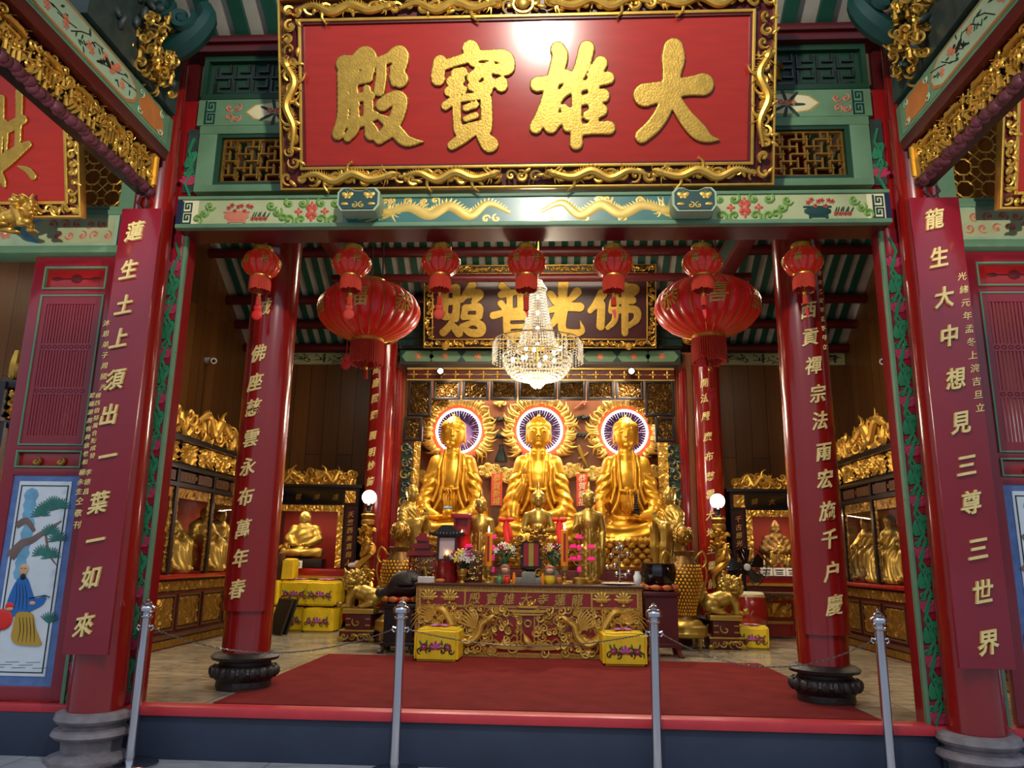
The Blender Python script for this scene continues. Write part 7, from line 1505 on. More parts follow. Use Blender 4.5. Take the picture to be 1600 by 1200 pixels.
# ------------------------------------------------------------------ lanterns
def silk_body(m, R, H, lobes, depth, x, y, z, fr, up=14):
    n = lobes*4; V = []; F = []
    for i in range(up + 1):
        t_ = -1 + 2*i/up; th = t_*math.acos(fr*1.06); rr = R*math.cos(th); zz = H*math.sin(th)/math.sin(math.acos(fr*1.06))
        for j in range(n): a = 2*PI*j/n; q = rr*(1 - depth*abs(math.cos(lobes*a/2))**6); V.append((x + q*math.cos(a), y + q*math.sin(a), z + zz))
    F = [(i*n + j, i*n + (j+1) % n, (i+1)*n + (j+1) % n, (i+1)*n + j) for i in range(up) for j in range(n)]; m.add(V, F)
def lantern(nm, lb, cx, cy, cz, R, H, lobes, silk, chars, csize, ztop, grp, hang=True, fr=.5, tl=1.0):
    t = thing(nm, lb, 'lantern', (cx, cy, cz), grp)
    m = MB(); silk_body(m, R, H, lobes, .085 if R < .3 else .05, cx, cy, cz, fr); part(t, 'silk_body', m, silk)
    m = MB()
    for j in range(lobes):
        a = 2*PI*j/lobes + PI/lobes*0; P = []
        tm = math.acos(fr*1.06)
        for i in range(11): th = (-1 + .2*i)*tm; rr = R*math.cos(th)*.957; P.append((cx + rr*math.cos(a), cy + rr*math.sin(a), cz + H*math.sin(th)/math.sin(tm)))
        m.tube(P, R*.012, 4)
    part(t, 'ribs', m, 'gold_brass', 'thin gold ribs')
    re = R*fr
    m = MB(); m.lathe([(re*.95, H*.97), (re*1.05, H*1.0), (re*1.05, H*1.0 + .035), (re*.95, H*1.0 + .045), (re*.5, H*1.0 + .045)], 28, (cx, cy, cz)); part(t, 'top_cap', m, 'gold', 'gold top ring')
    m = MB(); m.lathe([(re*.95, -H*.97), (re*1.08, -H*1.0), (re*1.08, -H*1.12), (re*.95, -H*1.14)], 28, (cx, cy, cz)); part(t, 'bottom_cap', m, 'gold', 'gold lower ring')
    fl = H*.95*tl; m = MB(); rg = random.Random(int(cx*100)); nf = 44
    for j in range(nf): a = 2*PI*j/nf; q = re*1.03; m.tube([(cx + q*math.cos(a), cy + q*math.sin(a), cz - H*1.1), (cx + q*1.04*math.cos(a), cy + q*1.04*math.sin(a), cz - H*1.1 - fl*.5), (cx + q*1.02*math.cos(a + .03), cy + q*1.02*math.sin(a + .03), cz - H*1.1 - fl*rg.uniform(.93, 1.05))], re*.075, 4)
    part(t, 'fringe', m, 'fringe', 'red fringe')
    for i, ch in enumerate(chars):
        g = MB(); ang = -PI/2 + (i - (len(chars)-1)/2)*(6.2/(len(chars)*1.0) if len(chars) > 4 else .95); b = MB(); glyph_mb(b, ch, (0, 0, 0), csize, .006, .012, .05, res=1)
        for v in b.v:
            xx, yy, zz = v; th = math.asin(max(-.97, min(.97, zz/H*math.sin(math.acos(fr*1.06))))); rr = R*math.cos(th)*.998 - yy; a = ang + xx/(R*.98); g.v.append((cx + rr*math.cos(a), cy + rr*math.sin(a), cz + zz))
        o = len(g.v) - len(b.v); g.f += [tuple(q + o for q in f) for f in b.f]; g.m += b.m
        part(t, 'character', g, 'gold_paint')
    if hang:
        m = MB()
        for e in (-1, 0, 1): m.tube([(cx + e*re*.8, cy, cz + H*1.18), (cx + e*re*.35, cy, ztop)], R*.016, 4)
        part(t, 'hanging_wire', m, 'wire', 'dark hanging wires')
    return t
def pendant(t, cx, cy, z0, L, r, gourd):
    m = MB(); m.tube([(cx, cy, z0 + .06), (cx, cy, z0)], .003, 4); m.lathe([(.004, .02), (r*.9, 0), (r*.6, -.02), (r, -.035)], 10, (cx, cy, z0)); kn = m
    m = MB()
    for j in range(16): a = 2*PI*j/16; m.tube([(cx + r*.8*math.cos(a), cy + r*.8*math.sin(a), z0 - .03), (cx + r*math.cos(a), cy + r*math.sin(a), z0 - L)], r*.22, 4)
    ts = part(t, 'tassel', m, 'fringe'); part(ts, 'tassel_knot', kn, 'gold', 'gold knot')
    if gourd:
        m = MB(); zz = z0 - L; m.ell((cx, cy - .004, zz - .02), (.036, .012, .034), 14, 8); m.ell((cx, cy - .004, zz - .085), (.05, .014, .05), 16, 8); m.tube([(cx, cy, zz), (cx, cy, zz + .05)], .004, 4); part(ts, 'gourd_charm', m, 'ribbon_red' if gourd == 1 else 'fringe', 'flat red gourd charm')
m = MB(); m.tube([(-2.9, 6.3, 4.36), (2.9, 6.3, 4.36)], .012, 8); solo('lantern_rail', m, 'wire', 'thin dark rail behind the lintel from which the small lanterns hang', 'rail', (0, 6.3, 4.36))
SM = [(409, 413, 1, 'small red lantern at the pine-picture end of the row of seven'), (550, 412, 2, 'small red lantern, second of the row, partly in front of a big lantern'), (689, 411, 2, 'small red lantern, third of the row, just before the plum board begins'), (823, 411, 0, 'small red lantern in the middle of the row, in front of the chandelier'), (958, 412, 0, 'small red lantern hanging before the end character of the plum board'), (1097, 411, 0, 'small red lantern in front of the second big lantern'), (1254, 409, 0, 'small red lantern in front of an inner red column, last of the row')]
for i, (px, py, gd, lb) in enumerate(SM):
    Y = 6.3; c = PY(px, py, Y)
    t = lantern('small_lantern', lb, c.x, Y, c.z, .168, .115, 12, 'lantern_silk_small', '福壽喜祿吉祥', .075, 4.36, 'small lanterns under the lintel', tl=1.15)
    pendant(t, c.x, Y, c.z - .275, .11 if i not in (3,) else .16, .02, gd)
    if not gd:
        m = MB(); m.tube([(c.x, Y, c.z - .42), (c.x + .01, Y, c.z - .47), (c.x + .005, Y, c.z - .5)], [.018, .012, .002], 6, sq=.3); part(t, 'ribbon_end', m, 'ribbon_red')
    light('POINT', 'lantern_bulb', (c.x, Y - .0, c.z + .02), 1.0, (1, .5, .3), .05)
for px, py, chs, lb in ((577, 487, '禧福恭', 'big round red lantern nearest the stacked cushions, dark on top'), (1105, 481, '恭喜發', 'big round red lantern nearest the inner column with bright gold writing')):
    Y = 7.8; c = PY(px, py, Y); t = lantern('big_lantern', lb, c.x, Y, c.z, .55, .31, 24, 'lantern_silk', chs, .23, RZ(Y) - .02, 'big lanterns', fr=.29, tl=.85)
    if px > 800: pendant(t, c.x - .0, Y, c.z - .66, .2, .02, 1); 
    else: pendant(t, c.x, Y, c.z - .62, .12, .02, 0)
    m = MB(); m.ell((c.x - .14, Y - .28, c.z - .66), (.05, .012, .05), 14, 8); m.ell((c.x - .14, Y - .28, c.z - .59), (.035, .012, .035), 12, 8); m.tube([(c.x - .14, Y - .28, c.z - .56), (c.x - .14, Y - .27, c.z - .4)], .004, 4)
    part(t, 'paper_charm', m, 'ribbon_red', 'red paper gourd charm')

# ------------------------------------------------------------------ chandelier
c = PY(840, 530, 9.0); cx, cy = c.x, 9.0; zt, zr, zm, zbt = PY(840, 452, 9.0).z, PY(840, 549, 9.0).z, PY(840, 585, 9.0).z, PY(840, 606, 9.0).z
t = thing('chandelier', 'lit crystal chandelier of bead strings hanging before the plum board', 'chandelier', (cx, cy, zbt))
def bead(m, p, r): x, y, z = p; m.add([(x + r, y, z), (x - r, y, z), (x, y + r, z), (x, y - r, z), (x, y, z + r*1.25), (x, y, z - r*1.25)], [(0, 2, 4), (2, 1, 4), (1, 3, 4), (3, 0, 4), (2, 0, 5), (1, 2, 5), (3, 1, 5), (0, 3, 5)])
m = MB()
for k in range(40):
    a = 2*PI*k/40
    for i in range(24): f = i/23; r = .09 + .17*f**1.6; bead(m, (cx + r*math.cos(a), cy + r*math.sin(a), zt - (zt - zr)*f), .013)
for r0, z0 in ((.06, zt + .06), (.1, zt)):
    for k in range(20): a = 2*PI*k/20; bead(m, (cx + r0*math.cos(a), cy + r0*math.sin(a), z0), .018); bead(m, (cx + r0*.8*math.cos(a), cy + r0*.8*math.sin(a), z0 + .04), .012)
part(t, 'bead_strings', m, 'crystal', 'sparkling strings of crystal beads', 0, True)
m = MB()
for k in range(56):
    a = 2*PI*k/56
    for i in range(9): f = i/8; r = .42*math.cos(f*1.25)**.8; bead(m, (cx + r*math.cos(a), cy + r*math.sin(a), zr - .06 - (zr - zm)*1.0*math.sin(f*PI/2)), .016)
part(t, 'crystal_basin', m, 'crystal', 'crystal basin', 0, True)
m = MB()
for k in range(64):
    a = 2*PI*k/64
    for i in range(8): bead(m, (cx + (.54 + .02*math.sin(7*a))*math.cos(a), cy + .54*math.sin(a), zr + .1 - .032*i), .011)
    if k % 2 == 0:
        for i in range(6): bead(m, (cx + .36*math.cos(a), cy + .36*math.sin(a), zr + .13 - .03*i), .011)
part(t, 'outer_fringe', m, 'crystal', 'outer fringe of hanging beads', 0, True)
m = MB()
for q, (r, z) in enumerate(((.14, zm - .02), (.13, zm - .05), (.1, zm - .09), (.07, zm - .12), (.04, zm - .15))):
    for k in range(18 - 3*q): a = 2*PI*k/(18 - 3*q); bead(m, (cx + r*math.cos(a), cy + r*math.sin(a), z), .022)
part(t, 'drop_tier', m, 'crystal', 'crystal drop tier', 0, True)
m = MB()
for r, z in ((.54, zr + .11), (.42, zr - .05), (.26, zr), (.13, zm - .01), (.09, zt)): m.tube([(cx + r*math.cos(a), cy + r*math.sin(a), z) for a in np.linspace(0, 2*PI, 33)[:-1]], .009, 5, closed=True)
for k in range(8): a = k*PI/4; m.tube([(cx, cy, zr + .02), (cx + .3*math.cos(a), cy + .3*math.sin(a), zr + .02), (cx + .54*math.cos(a), cy + .54*math.sin(a), zr + .11)], .008, 5)
m.tube([(cx, cy, RZ(9.0) - .02), (cx, cy, zm)], .01, 6); fr_ = part(t, 'frame', m, 'gold_brass', 'brass rings and stem')
for k in range(10):
    a = 2*PI*k/10 + .2; r = .3 if k % 2 else .2; m = MB(); m.ell((cx + r*math.cos(a), cy + r*math.sin(a), zr + .0 - .06*(k % 3)), (.022, .022, .03), 10, 8); part(fr_, 'bulb', m, 'bulb', 'lit bulb')
for k in range(4): m = MB(); m.ell((cx, cy - .05, zt - .12 - .2*k), (.02, .02, .03), 10, 8); part(fr_, 'bulb', m, 'bulb', 'lit bulb')
light('POINT', 'chandelier_light', (cx, cy - .1, zbt - .2), 95, WARM, .25); light('POINT', 'chandelier_light', (cx, cy - .1, zr - .02), 5, WARM, .2); light('POINT', 'chandelier_light', (cx, cy - .1, zt + .45), 60, WARM, .2)

# ------------------------------------------------------------------ stanchions and chains
YS = PZ(205, 1191, .02).y; tops = []
for i, (px, py, lb) in enumerate(((232, 935, 'steel stanchion whose round foot shows beside the front column'), (628, 937, 'steel stanchion in front of the wooden fish end of the altar'), (1021, 943, 'steel stanchion in front of the black bowl stand'), (1371, 953, 'steel stanchion beside the column with the dated board'))):
    x = PY(px, py, YS).x; zt_ = PY(px, py, YS).z - .0
    t = thing('rope_stanchion', lb, 'stanchion', (x, YS, 0)); m = MB(); m.lathe([(.19, 0.001), (.19, .012), (.17, .022), (.05, .03), (.001, .03)], 36, (x, YS, 0)); part(t, 'base_disc', m, 'steel')
    m = MB(); m.lathe([(.034, .025), (.034, zt_ - .13)], 28, (x, YS, 0)); po = part(t, 'post', m, 'steel')
    m = MB(); m.lathe([(.034, zt_ - .14), (.05, zt_ - .13), (.05, zt_ - .12), (.036, zt_ - .115), (.036, zt_ - .1), (.055, zt_ - .088), (.06, zt_ - .07), (.052, zt_ - .05), (.03, zt_ - .038), (.034, zt_ - .03), (.026, zt_ - .02), (.012, zt_ - .012), (.014, zt_ - .004), (.004, zt_ + .004), (.001, zt_ + .008)], 24, (x, YS, 0)); part(po, 'finial', m, 'steel', 'polished ball finial')
    for e in (-1, 1): m = MB(); m.tube([(x + e*.03, YS, zt_ - .2), (x + e*.055, YS, zt_ - .19), (x + e*.062, YS, zt_ - .21), (x + e*.045, YS, zt_ - .225)], .006, 6); part(po, 'hook', m, 'steel')
    tops.append((x, zt_ - .205))
for i, (dp, lb) in enumerate(((.17, 'thin sagging chain from the foot-showing stanchion to the wooden fish end stanchion'), (.1, 'thin chain stretched across in front of the altar and yellow cushions'), (.2, 'thin sagging chain crossing the column with the 慶 board'))):
    (xa, za), (xb, zb2) = tops[i], tops[i+1]; n = 150; P = []; R_ = []
    for k in range(n + 1): f = k/n; P.append((xa + .05 + (xb - xa - .1)*f, YS + .004*math.sin(k*PI/2), za + (zb2 - za)*f - dp*4*f*(1-f) + .003*math.cos(k*PI))); R_.append(.0055 if k % 2 else .0035)
    m = MB(); m.tube(P, R_, 5); solo('barrier_chain', m, 'chain', lb, 'chain', (xa, YS, za))

# ================================================================== SIDE DISPLAY CASES (built facing -y, turned to face the aisle)
AV, AF = seated_monk()
def to_wall(m, s):
    """local (u along the case, v depth from face, z) -> world, face at X = s*4.3"""
    for i in range(len(m.v)):
        u, v, z = m.v[i]; m.v[i] = (s*4.3 + s*v, u, z)
    return m
for s in (-1, 1):
    side = 'left' if s < 0 else 'right'; U0, U1 = 6.06, 12.15; D = 1.04
    t = thing('display_case', 'long glazed case of gilt figures with carved gold crest along the %s wall' % side, 'display case', (s*4.6, 9.5, ZP))
    m = MB(); m.box(U0, U1, .04, D, ZP, 1.16); m.box(U0, U1, .0, .1, ZP, ZP + .12); part(t, 'base_cabinet', to_wall(m, s), 'dark_red')
    n = 9; wd = (U1-U0)/n
    for k in range(n):
        a, b = U0 + wd*k + .04, U0 + wd*(k+1) - .04; m = MB()
        for (p, q, r, u) in ((a, b, .56, .585), (a, b, .95, .975), (a, a + .025, .56, .975), (b - .025, b, .56, .975)): m.box(p, q, .01, .04, r, u)
        m.mi = 1; relief(m, a + .04, b - .04, .6, .935, .035, .03, 17, 40 + k, .02, .25); part(t, 'carved_panel', to_wall(m, s), ['brown_wood', 'gold_dark'])
    m = MB(); m.box(U0, U1, -.03, .06, .48, .52); m.mi = 1; relief(m, U0, U1, 1.02, 1.13, .03, .03, 16, 70, .022, .2); relief(m, U0, U1, .38, .46, .0, .02, 16, 71, .022); part(t, 'carved_band', to_wall(m, s), ['brown_wood', 'gold_dark'])
    m = MB(); m.box(U0, U1, -.06, D, 1.16, 1.21, .01); part(t, 'ledge', to_wall(m, s), 'lacquer_red')
    m = MB(); m.box(U0, U1, D - .04, D, 1.21, 2.28); part(t, 'back_panel', to_wall(m, s), 'case_red')
    m = MB(); nb = 6; wb = (U1-U0)/nb; m.box(U0 - .04, U0, -.02, D, 1.21, 2.5); m.box(U0 - .02, U0 + .04, .04, D, 2.5, 2.85)
    for k in range(nb + 1): m.box(U0 + wb*k - .03, U0 + wb*k + .03, -.01, .05, 1.21, 2.5)
    m.box(U0, U1, -.02, D, 2.25, 2.3); m.box(U0, U1, -.04, D, 2.46, 2.52, .01); m.box(U0, U1, -.05, .1, 2.8, 2.87, .01); m.box(U0, U1, .06, .1, 2.5, 2.82); part(t, 'black_frame', to_wall(m, s), 'black_wood')
    for k in range(nb):
        a, b = U0 + wb*k + .04, U0 + wb*(k+1) - .04
        m = MB(); relief(m, a, b, 2.12, 2.24, .03, .025, 20, 80 + k, .018, .35); relief(m, a, a + .07, 1.24, 2.12, .03, .025, 20, 90 + k, .018, .35); relief(m, b - .07, b, 1.24, 2.12, .03, .025, 20, 95 + k, .018, .35); part(t, 'gilt_surround', to_wall(m, s), 'gold_dark')
        m = MB(); m.box(a, b, .012, .016, 1.22, 2.25); part(t, 'glass_pane', to_wall(m, s), 'glass', 'clear glass pane')
        m = MB(); mid = (a+b)/2
        for e0, e1 in ((a, mid - .02), (mid + .02, b)): m.box(e0 + .02, e1 - .02, .0, .03, 2.32, 2.44)
        g = MB()
        for i, ch in enumerate('南無羅漢'): glyph_mb(g, ch, (a + .14 + .1*i, 0, 2.38), .06, .004, .004, res=1)
        m.mi = 1; o = len(m.v); m.add(g.v, g.f); part(t, 'name_plate', to_wall(m, s), ['brown_wood', 'gold_dark'])
        for q in range(2):
            a2 = U0 + wb*(k + .5*q) + .03; b2 = a2 + wb*.5 - .06; m = MB(); relief(m, a2, b2, 2.55, 2.79, .05, .06, 15, 120 + 2*k + q, .016, .28); part(t, 'upper_panel', to_wall(m, s), 'gold', 'gilt carved panel')
    m = MB(); rg = random.Random(60 + s); relief(m, U0, U1, 2.87, 3.08, .06, .07, 12, 55 + s, .02, .22)
    for k in range(62):
        u = U0 + (U1-U0)*(k + .5)/62; h = .06 + .06*abs(math.sin(k*.55)); spiral(m, u, 3.0 + rg.uniform(-.08, .08 + h), rg.uniform(.07, .1), .0, .022, rg, 1.1, 12, dep=.04)
        m.tube([(u, .03, 2.9), (u + rg.uniform(-.05, .05), .0, 3.0), (u + rg.uniform(-.08, .08), .0, 3.06 + h)], [.045, .05, .03], 6)
    for k in range(3):
        u = 7.6 + 1.8*k; dragon(m, [(u, -.04, 3.1), (u + .25, -.05, 3.2), (u + .45, -.05, 3.0), (u + .65, -.05, 3.16), (u + .9, -.06, 3.05)], .055, rg)
    part(t, 'gilt_crest', to_wall(m, s), 'gold', 'gilt openwork crest with dragons')
    spots = [(265, 858, 'seated gilt elder near the jamb'), (322, 850, 'seated gilt elder, left of the pair beside the inner column'), (345, 862, 'seated gilt elder, right of the pair beside the inner column')] if s < 0 else [(1352, 862, 'seated gilt elder nearer the inner column'), (1389, 862, 'seated gilt elder with striped shawl nearer the jamb'), (1420, 866, 'seated gilt elder half behind the door jamb')]
    for px, py, lb in spots:
        c = PX(px, py, s*4.62); sc = .78
        x, y = s*4.68, c.y; t2 = thing('elder_statue', lb + ' in the %s wall case' % side, 'statue', (x, y, 1.212)); part(t2, 'body', ([(p[0]*sc + x, p[1]*sc + y, p[2]*sc*.98 + 1.245) for p in AV], AF), 'gold_brass', ang=180); t2.rotation_euler.z = PI/2*(-s)*(-1)*(-1) if False else (PI/2 if s < 0 else -PI/2) + (-.35 if s < 0 else .35)
    for k, yy in enumerate((7.4, 11.3)):
        light('AREA', 'case_strip_light', (s*4.45, yy + .6, 2.22), 24, (1, .78, .5), .1, aim=(s*4.6, yy + .6, 1.2), size_y=1.6)

# ================================================================== NICHE CABINETS AGAINST THE BACK WALL
for s in (-1, 1):
    side = 'left' if s < 0 else 'right'; Y0 = 12.28
    if s < 0: x0, x1 = PY(400, 800, Y0).x, PY(560, 800, Y0).x
    else: x0, x1 = PY(1141, 800, Y0).x, PY(1300, 800, Y0).x
    zb_, zt_ = 1.26, 2.52; xm = (x0+x1)/2
    t = thing('niche_cabinet', ('black shrine cabinet holding one big gilt seated monk, behind the yellow cushions' if s < 0 else 'black shrine cabinet holding a small dark and gold image, behind the fan'), 'cabinet', (xm, 12.5, ZP))
    m = MB(); m.box(x0 + .03, x1 - .03, Y0 + .03, 13.1, ZP + .1, 1.2, .01); m.box(x0 - .02, x1 + .02, Y0 - .05, 13.1, 1.14, 1.25, .015); m.mi = 1; m.box(x0, x1, Y0 - .06, Y0, 1.1, 1.14); m.mi = 0
    for e in (x0 + .06, x1 - .06): m.box(e - .04, e + .04, Y0, 12.6, ZP, ZP + .12)
    part(t, 'base', m, ['lacquer_red', 'gold']); m = MB(); relief(m, x0 + .1, x1 - .1, .62, 1.0, Y0 + .03, .02, 14, 30 + s, .02, .35); part(t, 'base_relief', m, 'gold_dark')
    m = MB(); e = .24; m.box(x0, x0 + e, Y0, 13.1, 1.25, zt_); m.box(x1 - e, x1, Y0, 13.1, 1.25, zt_); m.box(x0, x1, Y0, 13.1, zt_ - .28, zt_); m.box(x0 - .05, x1 + .05, Y0 - .05, 13.1, zt_, zt_ + .05, .01); part(t, 'case', m, 'black_wood')
    m = MB(); m.box(x0 + e, x1 - e, 12.98, 13.02, 1.25, zt_ - .28); part(t, 'back_panel', m, 'case_red')
    for q in ((x0 + .03, x0 + .2, 1.3, zt_ - .3), (x1 - .2, x1 - .03, 1.3, zt_ - .3), (x0 + .03, x0 + .24, zt_ - .26, zt_ - .03), (x1 - .24, x1 - .03, zt_ - .26, zt_ - .03)): m = MB(); m.box(q[0], q[1], Y0 - .012, Y0, q[2], q[3]); part(t, 'side_plaque', m, 'plum')
    for q, tx in ((x0 + .115, '千古慈光普照十方'), (x1 - .115, '天竺西來直指人心')):
        for i, ch in enumerate(tx[:7]): g = MB(); glyph_mb(g, ch, (q, Y0 - .012, zt_ - .42 - .125*i), .1, .006, .006); part(t, 'character', g, 'gold_paint')
    m = MB(); relief(m, x0 + .05, x0 + .22, zt_ - .24, zt_ - .05, Y0 - .012, .03, 22, 6, .012, .3); relief(m, x1 - .22, x1 - .05, zt_ - .24, zt_ - .05, Y0 - .012, .03, 22, 7, .012, .3)
    a, b = x0 + e, x1 - e; relief(m, a, b, zt_ - .38, zt_ - .28, Y0 + .01, .03, 20, 8, .014, .3); relief(m, a, a + .09, 1.27, zt_ - .38, Y0 + .01, .03, 20, 9, .014, .3); relief(m, b - .09, b, 1.27, zt_ - .38, Y0 + .01, .03, 20, 10, .014, .3); part(t, 'gilt_surround', m, 'gold')
    m = MB(); m.box(a + .02, b - .02, Y0 - .02, Y0 + .01, zt_ - .25, zt_ - .06); m.mi = 1
    g = MB()
    for i, ch in enumerate('師祖摩達' if s < 0 else '師大祖六'): glyph_mb(g, ch, (a + .14 + (b - a - .28)*i/3, Y0 - .02, zt_ - .15), .1, .006, .008)
    m.add(g.v, g.f); part(t, 'name_plate', m, ['black_gloss', 'gold_dark'])
    m = MB(); m.box(a, b, Y0 + .04, Y0 + .045, 1.25, zt_ - .28); part(t, 'glass_pane', m, 'glass', 'clear glass pane')
    m = MB(); rg = random.Random(3 + s); relief(m, x0 + .05, x1 - .05, zt_ + .05, zt_ + .2, Y0, .05, 14, 44 + s, .018, .2)
    for k in range(24): u = x0 + .05 + (x1-x0-.1)*(k + .5)/24; spiral(m, u, zt_ + .16 + rg.uniform(-.06, .09), .065, Y0 - .03, .016, rg, 1.2, 14, dep=.03)
    for q in (-1, 1): dragon(m, [(xm + q*.6, Y0 - .05, zt_ + .12), (xm + q*.5, Y0 - .05, zt_ + .24), (xm + q*.4, Y0 - .05, zt_ + .1), (xm + q*.28, Y0 - .05, zt_ + .22), (xm + q*.15, Y0 - .05, zt_ + .16)], .036, rg)
    part(t, 'gilt_crest', m, 'gold', 'gilt dragon crest')
    light('AREA', 'niche_strip_light', (xm, Y0 + .12, zt_ - .3), 5, (1, .8, .55), .9, aim=(xm, 12.5, 1.3), size_y=.06)
    if s < 0:
        c = PY(474, 845, 12.46); x = c.x
        S = SDF((-.42, -.36, -.02), (.42, .26, .95), .0105); S.ell((0, -.02, .1), (.36, .25, .12), .04)
        for q in (-1, 1): S.chain([(q*.12, .05, .14), (q*.34, -.12, .1), (q*.05, -.24, .1)], [.1, .09, .06], .04); S.chain([(q*.2, .03, .55), (q*.29, -.02, .36), (q*.16, -.2, .26)], [.09, .09, .05], .03); put_hand(S, (q*.14, -.2, .25), (-q, -.1, 0), (0, -.3, -1), (0, -1, .2), .14, .1, .004)
        S.chain([(0, .04, .2), (0, .04, .42), (0, .03, .56)], [.2, .18, .15], .05); S.chain([(0, .03, .6), (0, 0, .7)], [.08, .06], .02); put_head(S, (0, -.02, .78), .125, .006, None)
        S.disp((-.4, -.36, 0), (.4, .3, .6), lambda X, Y, Z: .004*np.sin(50*Z - 22*X)); V, F = S.mesh()
        t = thing('monk_statue', 'gilt cross-legged monk statue inside the black cabinet behind the yellow cushions', 'statue', (x, 12.46, 1.26)); m = MB(); m.box(x - .36, x + .36, 12.34, 12.6, 1.252, 1.4, .02); part(t, 'plinth', m, 'black_wood'); part(t, 'body', ([(p[0]*.82 + x, p[1]*.6 + 12.48, p[2]*.82 + 1.41) for p in V], F), 'gold_brass', ang=180)
        m = MB(); figure(m, PY(441, 860, 12.44).x, 12.44, 1.26, .5, random.Random(2), 8); solo('small_statue', m, 'gold_dark', 'small dark gilt attendant standing at the knee of the monk statue', 'statue', (PY(441, 860, 12.44).x, 12.44, 1.26))
        c2 = PY(464, 880, 12.2); m = MB(); m.box(c2.x - .08, c2.x + .08, 12.2, 12.215, 1.252, 1.37); m.mi = 1
        for k in range(3): m.box(c2.x - .05, c2.x + .05, 12.197, 12.2, 1.28 + .025*k, 1.29 + .025*k)
        solo('notice_card', m, ['white', 'ink'], 'small white notice card below the monk statue', 'card', (c2.x, 12.2, 1.25))
        c3 = PY(552, 885, 12.3); m = MB(); m.ell((c3.x, 12.3, 1.31), (.1, .06, .05), 10, 6); m.ell((c3.x + .07, 12.3, 1.34), (.07, .05, .05), 8, 5); solo('cloth_bundle', m, 'petal_white', 'pale crumpled bundle on the cabinet edge behind the lamp post', 'bundle', (c3.x, 12.3, 1.25))
    else:
        rg = random.Random(14); c = PY(1213, 860, 12.45); x = c.x
        t = thing('dark_image', 'dark and gold robed image wearing a crown inside the cabinet behind the fan', 'statue', (x, 12.45, 1.26)); S = SDF((-.28, -.22, -.02), (.28, .2, .86), .0105)
        S.chain([(0, 0, .08), (0, 0, .35), (0, 0, .55)], [.24, .18, .13], .05)
        for q in (-1, 1): S.chain([(q*.13, 0, .55), (q*.2, -.03, .38), (q*.06, -.16, .36)], [.07, .075, .05], .03)
        S.disp((-.3, -.3, 0), (.3, .2, .6), lambda X, Y, Z: .008*np.sin(60*X)*np.sin(50*Z)); put_head(S, (0, -.01, .68), .1, .006, None); S.chain([(0, 0, .76), (0, 0, .84)], [.075, .03], .01); V, F = S.mesh()
        part(t, 'body', ([(p[0] + x, p[1]*.8 + 12.45, p[2]*.95 + 1.275) for p in V], F), 'gold_brown', ang=180); m = MB()
        for k in range(16): figure(m, x + rg.uniform(-.13, .13), 12.31, 1.28 + rg.uniform(0, .35), .14, rg)
        part(t, 'gilt_ornament', m, 'gold_brass')
        for px, lb in ((1196, 'small gold attendant beside the crowned image, fan side'), (1232, 'small gold attendant beside the crowned image, farther from the fan'), (1243, 'small dark attendant at the edge of the crowned image niche')):
            xx = PY(px, 880, 12.4).x; m = MB(); figure(m, xx, 12.4, 1.255, .3, rg, 8); solo('small_statue', m, 'gold_brass', lb, 'statue', (xx, 12.4, 1.255))
        for px, lb in ((1198, 'white notice card nearest the fan'), (1218, 'white notice card in the middle of three'), (1238, 'white notice card nearest the inner column')):
            c2 = PY(px, 893, 12.2); m = MB(); m.box(c2.x - .09, c2.x + .09, 12.2, 12.215, 1.252, 1.37); m.mi = 1; m.box(c2.x - .06, c2.x + .06, 12.197, 12.2, 1.33, 1.345)
            for k in range(2): m.box(c2.x - .05, c2.x + .05, 12.197, 12.2, 1.275 + .025*k, 1.283 + .025*k)
            solo('notice_card', m, ['white', 'ink'], lb, 'card', (c2.x, 12.2, 1.25))

# ------------------------------------------------------------------ fan, drum, side table with carved panel
c = PY(1165, 886, 11.6); x, y = c.x, 11.6; t = thing('pedestal_fan', 'black pedestal fan with wire cage in front of the cabinet by the three cards', 'fan', (x, y, ZP))
m = MB(); m.lathe([(.2, 0), (.19, .02), (.04, .05), (.025, .08), (.025, c.z - ZP - .05)], 24, (x, y + .1, ZP)); part(t, 'stand', m, 'black_gloss'); m = MB(); m.tube([(x, y + .16, c.z), (x, y + .02, c.z)], [.08, .07], 14); mo = part(t, 'motor', m, 'black_gloss')
m = MB()
for k in range(5):
    a = 2*PI*k/5 + .5; P = [(x + r*math.cos(a + o), y - .02 - .03*o, c.z + r*math.sin(a + o)) for r, o in ((.05, -.4), (.15, -.52), (.25, -.5), (.275, -.1), (.265, .34), (.14, .4), (.05, .5))]; Q = [(p[0], p[1] + .006, p[2]) for p in P]; n = len(P); m.add(P + Q, [tuple(range(n)), tuple(range(2*n-1, n-1, -1))] + [((i+1) % n, i, n + i, n + (i+1) % n) for i in range(n)])
part(mo, 'blades', m, 'black_gloss', ang=20); m = MB()
for k in range(36): a = 2*PI*k/36; m.tube([(x + .05*math.cos(a), y - .1, c.z + .05*math.sin(a)), (x + .22*math.cos(a), y - .1, c.z + .22*math.sin(a)), (x + .295*math.cos(a), y - .02, c.z + .295*math.sin(a)), (x + .22*math.cos(a), y + .07, c.z + .22*math.sin(a)), (x + .08*math.cos(a), y + .08, c.z + .08*math.sin(a))], .0022, 4)
m.tube([(x + .297*math.cos(a), y - .02, c.z + .297*math.sin(a)) for a in np.linspace(0, 2*PI, 41)[:-1]], .006, 5, closed=True); wc = part(t, 'wire_cage', m, 'black_gloss'); m = MB(); m.ell((x, y - .1, c.z), (.05, .015, .05), 14, 8); part(wc, 'hub_badge', m, 'plastic_white', 'pale hub badge')
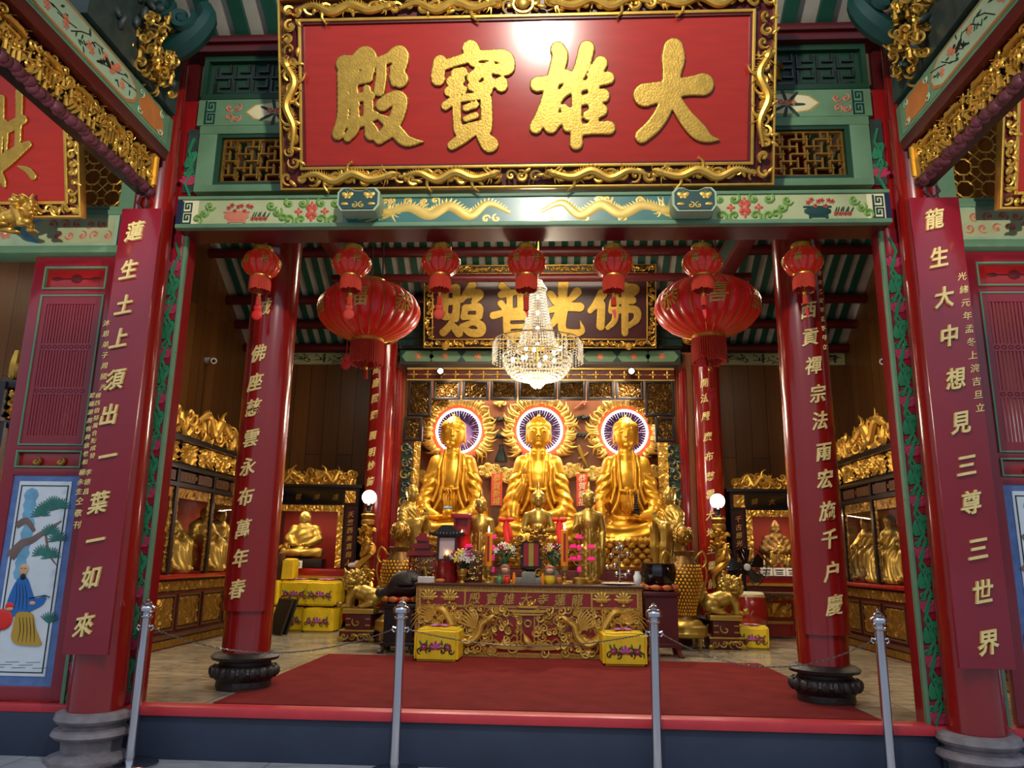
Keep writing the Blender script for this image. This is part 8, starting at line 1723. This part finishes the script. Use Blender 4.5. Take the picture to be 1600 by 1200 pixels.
c = PY(1167, 958, 11.27); x, y = c.x, 11.27; t = thing('red_drum', 'red barrel drum with pale skin standing behind the low yellow cushion', 'drum', (x, y, ZP)); zc = ZP + .42
for k in range(4): a = PI/4 + k*PI/2; m = MB(); m.tube([(x + .22*math.cos(a), y + .22*math.sin(a), ZP + .2), (x + .24*math.cos(a), y + .24*math.sin(a), ZP)], .025, 6); part(t, 'leg', m, 'black_wood')
m = MB(); m.lathe([(.001, -.24), (.23, -.24), (.27, -.12), (.285, 0), (.27, .12), (.235, .24)], 32, (x, y, zc)); br_ = part(t, 'barrel', m, 'lacquer_red'); m = MB(); m.lathe([(.245, .2), (.245, .24), (.22, .265), (.001, .27)], 32, (x, y, zc)); part(br_, 'skin', m, 'cream', 'pale drum skin'); m = MB()
for k in range(32): a = 2*PI*k/32; m.ell((x + .25*math.cos(a), y + .25*math.sin(a), zc + .2), .009, 6, 4)
part(br_, 'studs', m, 'gold_brass'); m = MB(); m.tube([(x + .02, y - .283, zc + .04), (x - .02, y - .287, zc - .03), (x + .05, y - .28, zc - .03), (x + .02, y - .283, zc + .04)], .004, 4); part(br_, 'ring', m, 'chain')
x0, x1 = PY(1184, 950, 11.85).x, PY(1262, 950, 11.85).x; t = thing('side_table', 'dark wooden table with fretted corners standing over a gilt carved panel', 'table', ((x0+x1)/2, 11.85, ZP)); zt_ = ZP + .66
m = MB(); m.box(x0, x1, 11.7, 12.1, zt_ - .04, zt_, .008); part(t, 'table_top', m, 'brown_wood')
for e in (x0 + .05, x1 - .05):
    for yy in (11.74, 12.06): m = MB(); m.tube([(e, yy, ZP), (e, yy, zt_ - .03)], .025, 8); part(t, 'leg', m, 'brown_wood')
m = MB()
for q, e in ((1, x0 + .07), (-1, x1 - .07)): spiral(m, e + q*.06, zt_ - .09, .05, 11.74, .014, random.Random(1), 1, 12); m.tube([(e, 11.74, zt_ - .2), (e + q*.04, 11.74, zt_ - .1), (e + q*.16, 11.74, zt_ - .05)], .014, 6)
part(t, 'fret_bracket', m, 'brown_wood')
m = MB(); m.box(x0 + .12, x1 - .12, 12.13, 12.17, ZP + .02, zt_ - .12); m.mi = 1; relief(m, x0 + .16, x1 - .16, ZP + .3, zt_ - .16, 12.13, .05, 13, 12, .014, .3); m.mi = 2; m.box(x0 + .14, x1 - .14, 12.11, 12.13, ZP + .2, ZP + .24); solo('carved_altar_front', m, ['lacquer_red', 'gold', 'gold_brass'], 'red board with gilt flower carving behind the dark table', 'carving', ((x0+x1)/2, 12.15, ZP))
# ------------------------------------------------------------------ security cameras on the side walls
for s, px, py in ((-1, 331, 563), (1, 1383, 564)):
    c = PX(px, py, s*5.25); t = thing('security_camera', 'small white security camera on the %s wooden wall' % ('left' if s < 0 else 'right'), 'camera', (s*5.35, c.y, c.z)); m = MB(); m.tube([(s*5.352, c.y, c.z), (s*5.3, c.y, c.z)], .05, 14); m.tube([(s*5.3, c.y, c.z), (s*5.24, c.y - .02, c.z - .02)], .02, 8); part(t, 'mount', m, 'plastic_white')
    m = MB(); m.tube([(s*5.28, c.y + .04, c.z + .0), (s*5.16, c.y - .12, c.z - .04)], .05, 16); bo = part(t, 'body', m, 'plastic_white'); m = MB(); m.ell((s*5.155, c.y - .125, c.z - .042), .028, 12, 8); part(bo, 'lens', m, 'black_gloss', 'dark lens')
    if s < 0: m = MB(); m.tube([(s*5.345, c.y, c.z), (s*5.345, c.y + .02, c.z - 1.2)], .006, 5); part(t, 'cable', m, 'wire', 'thin dark cable')
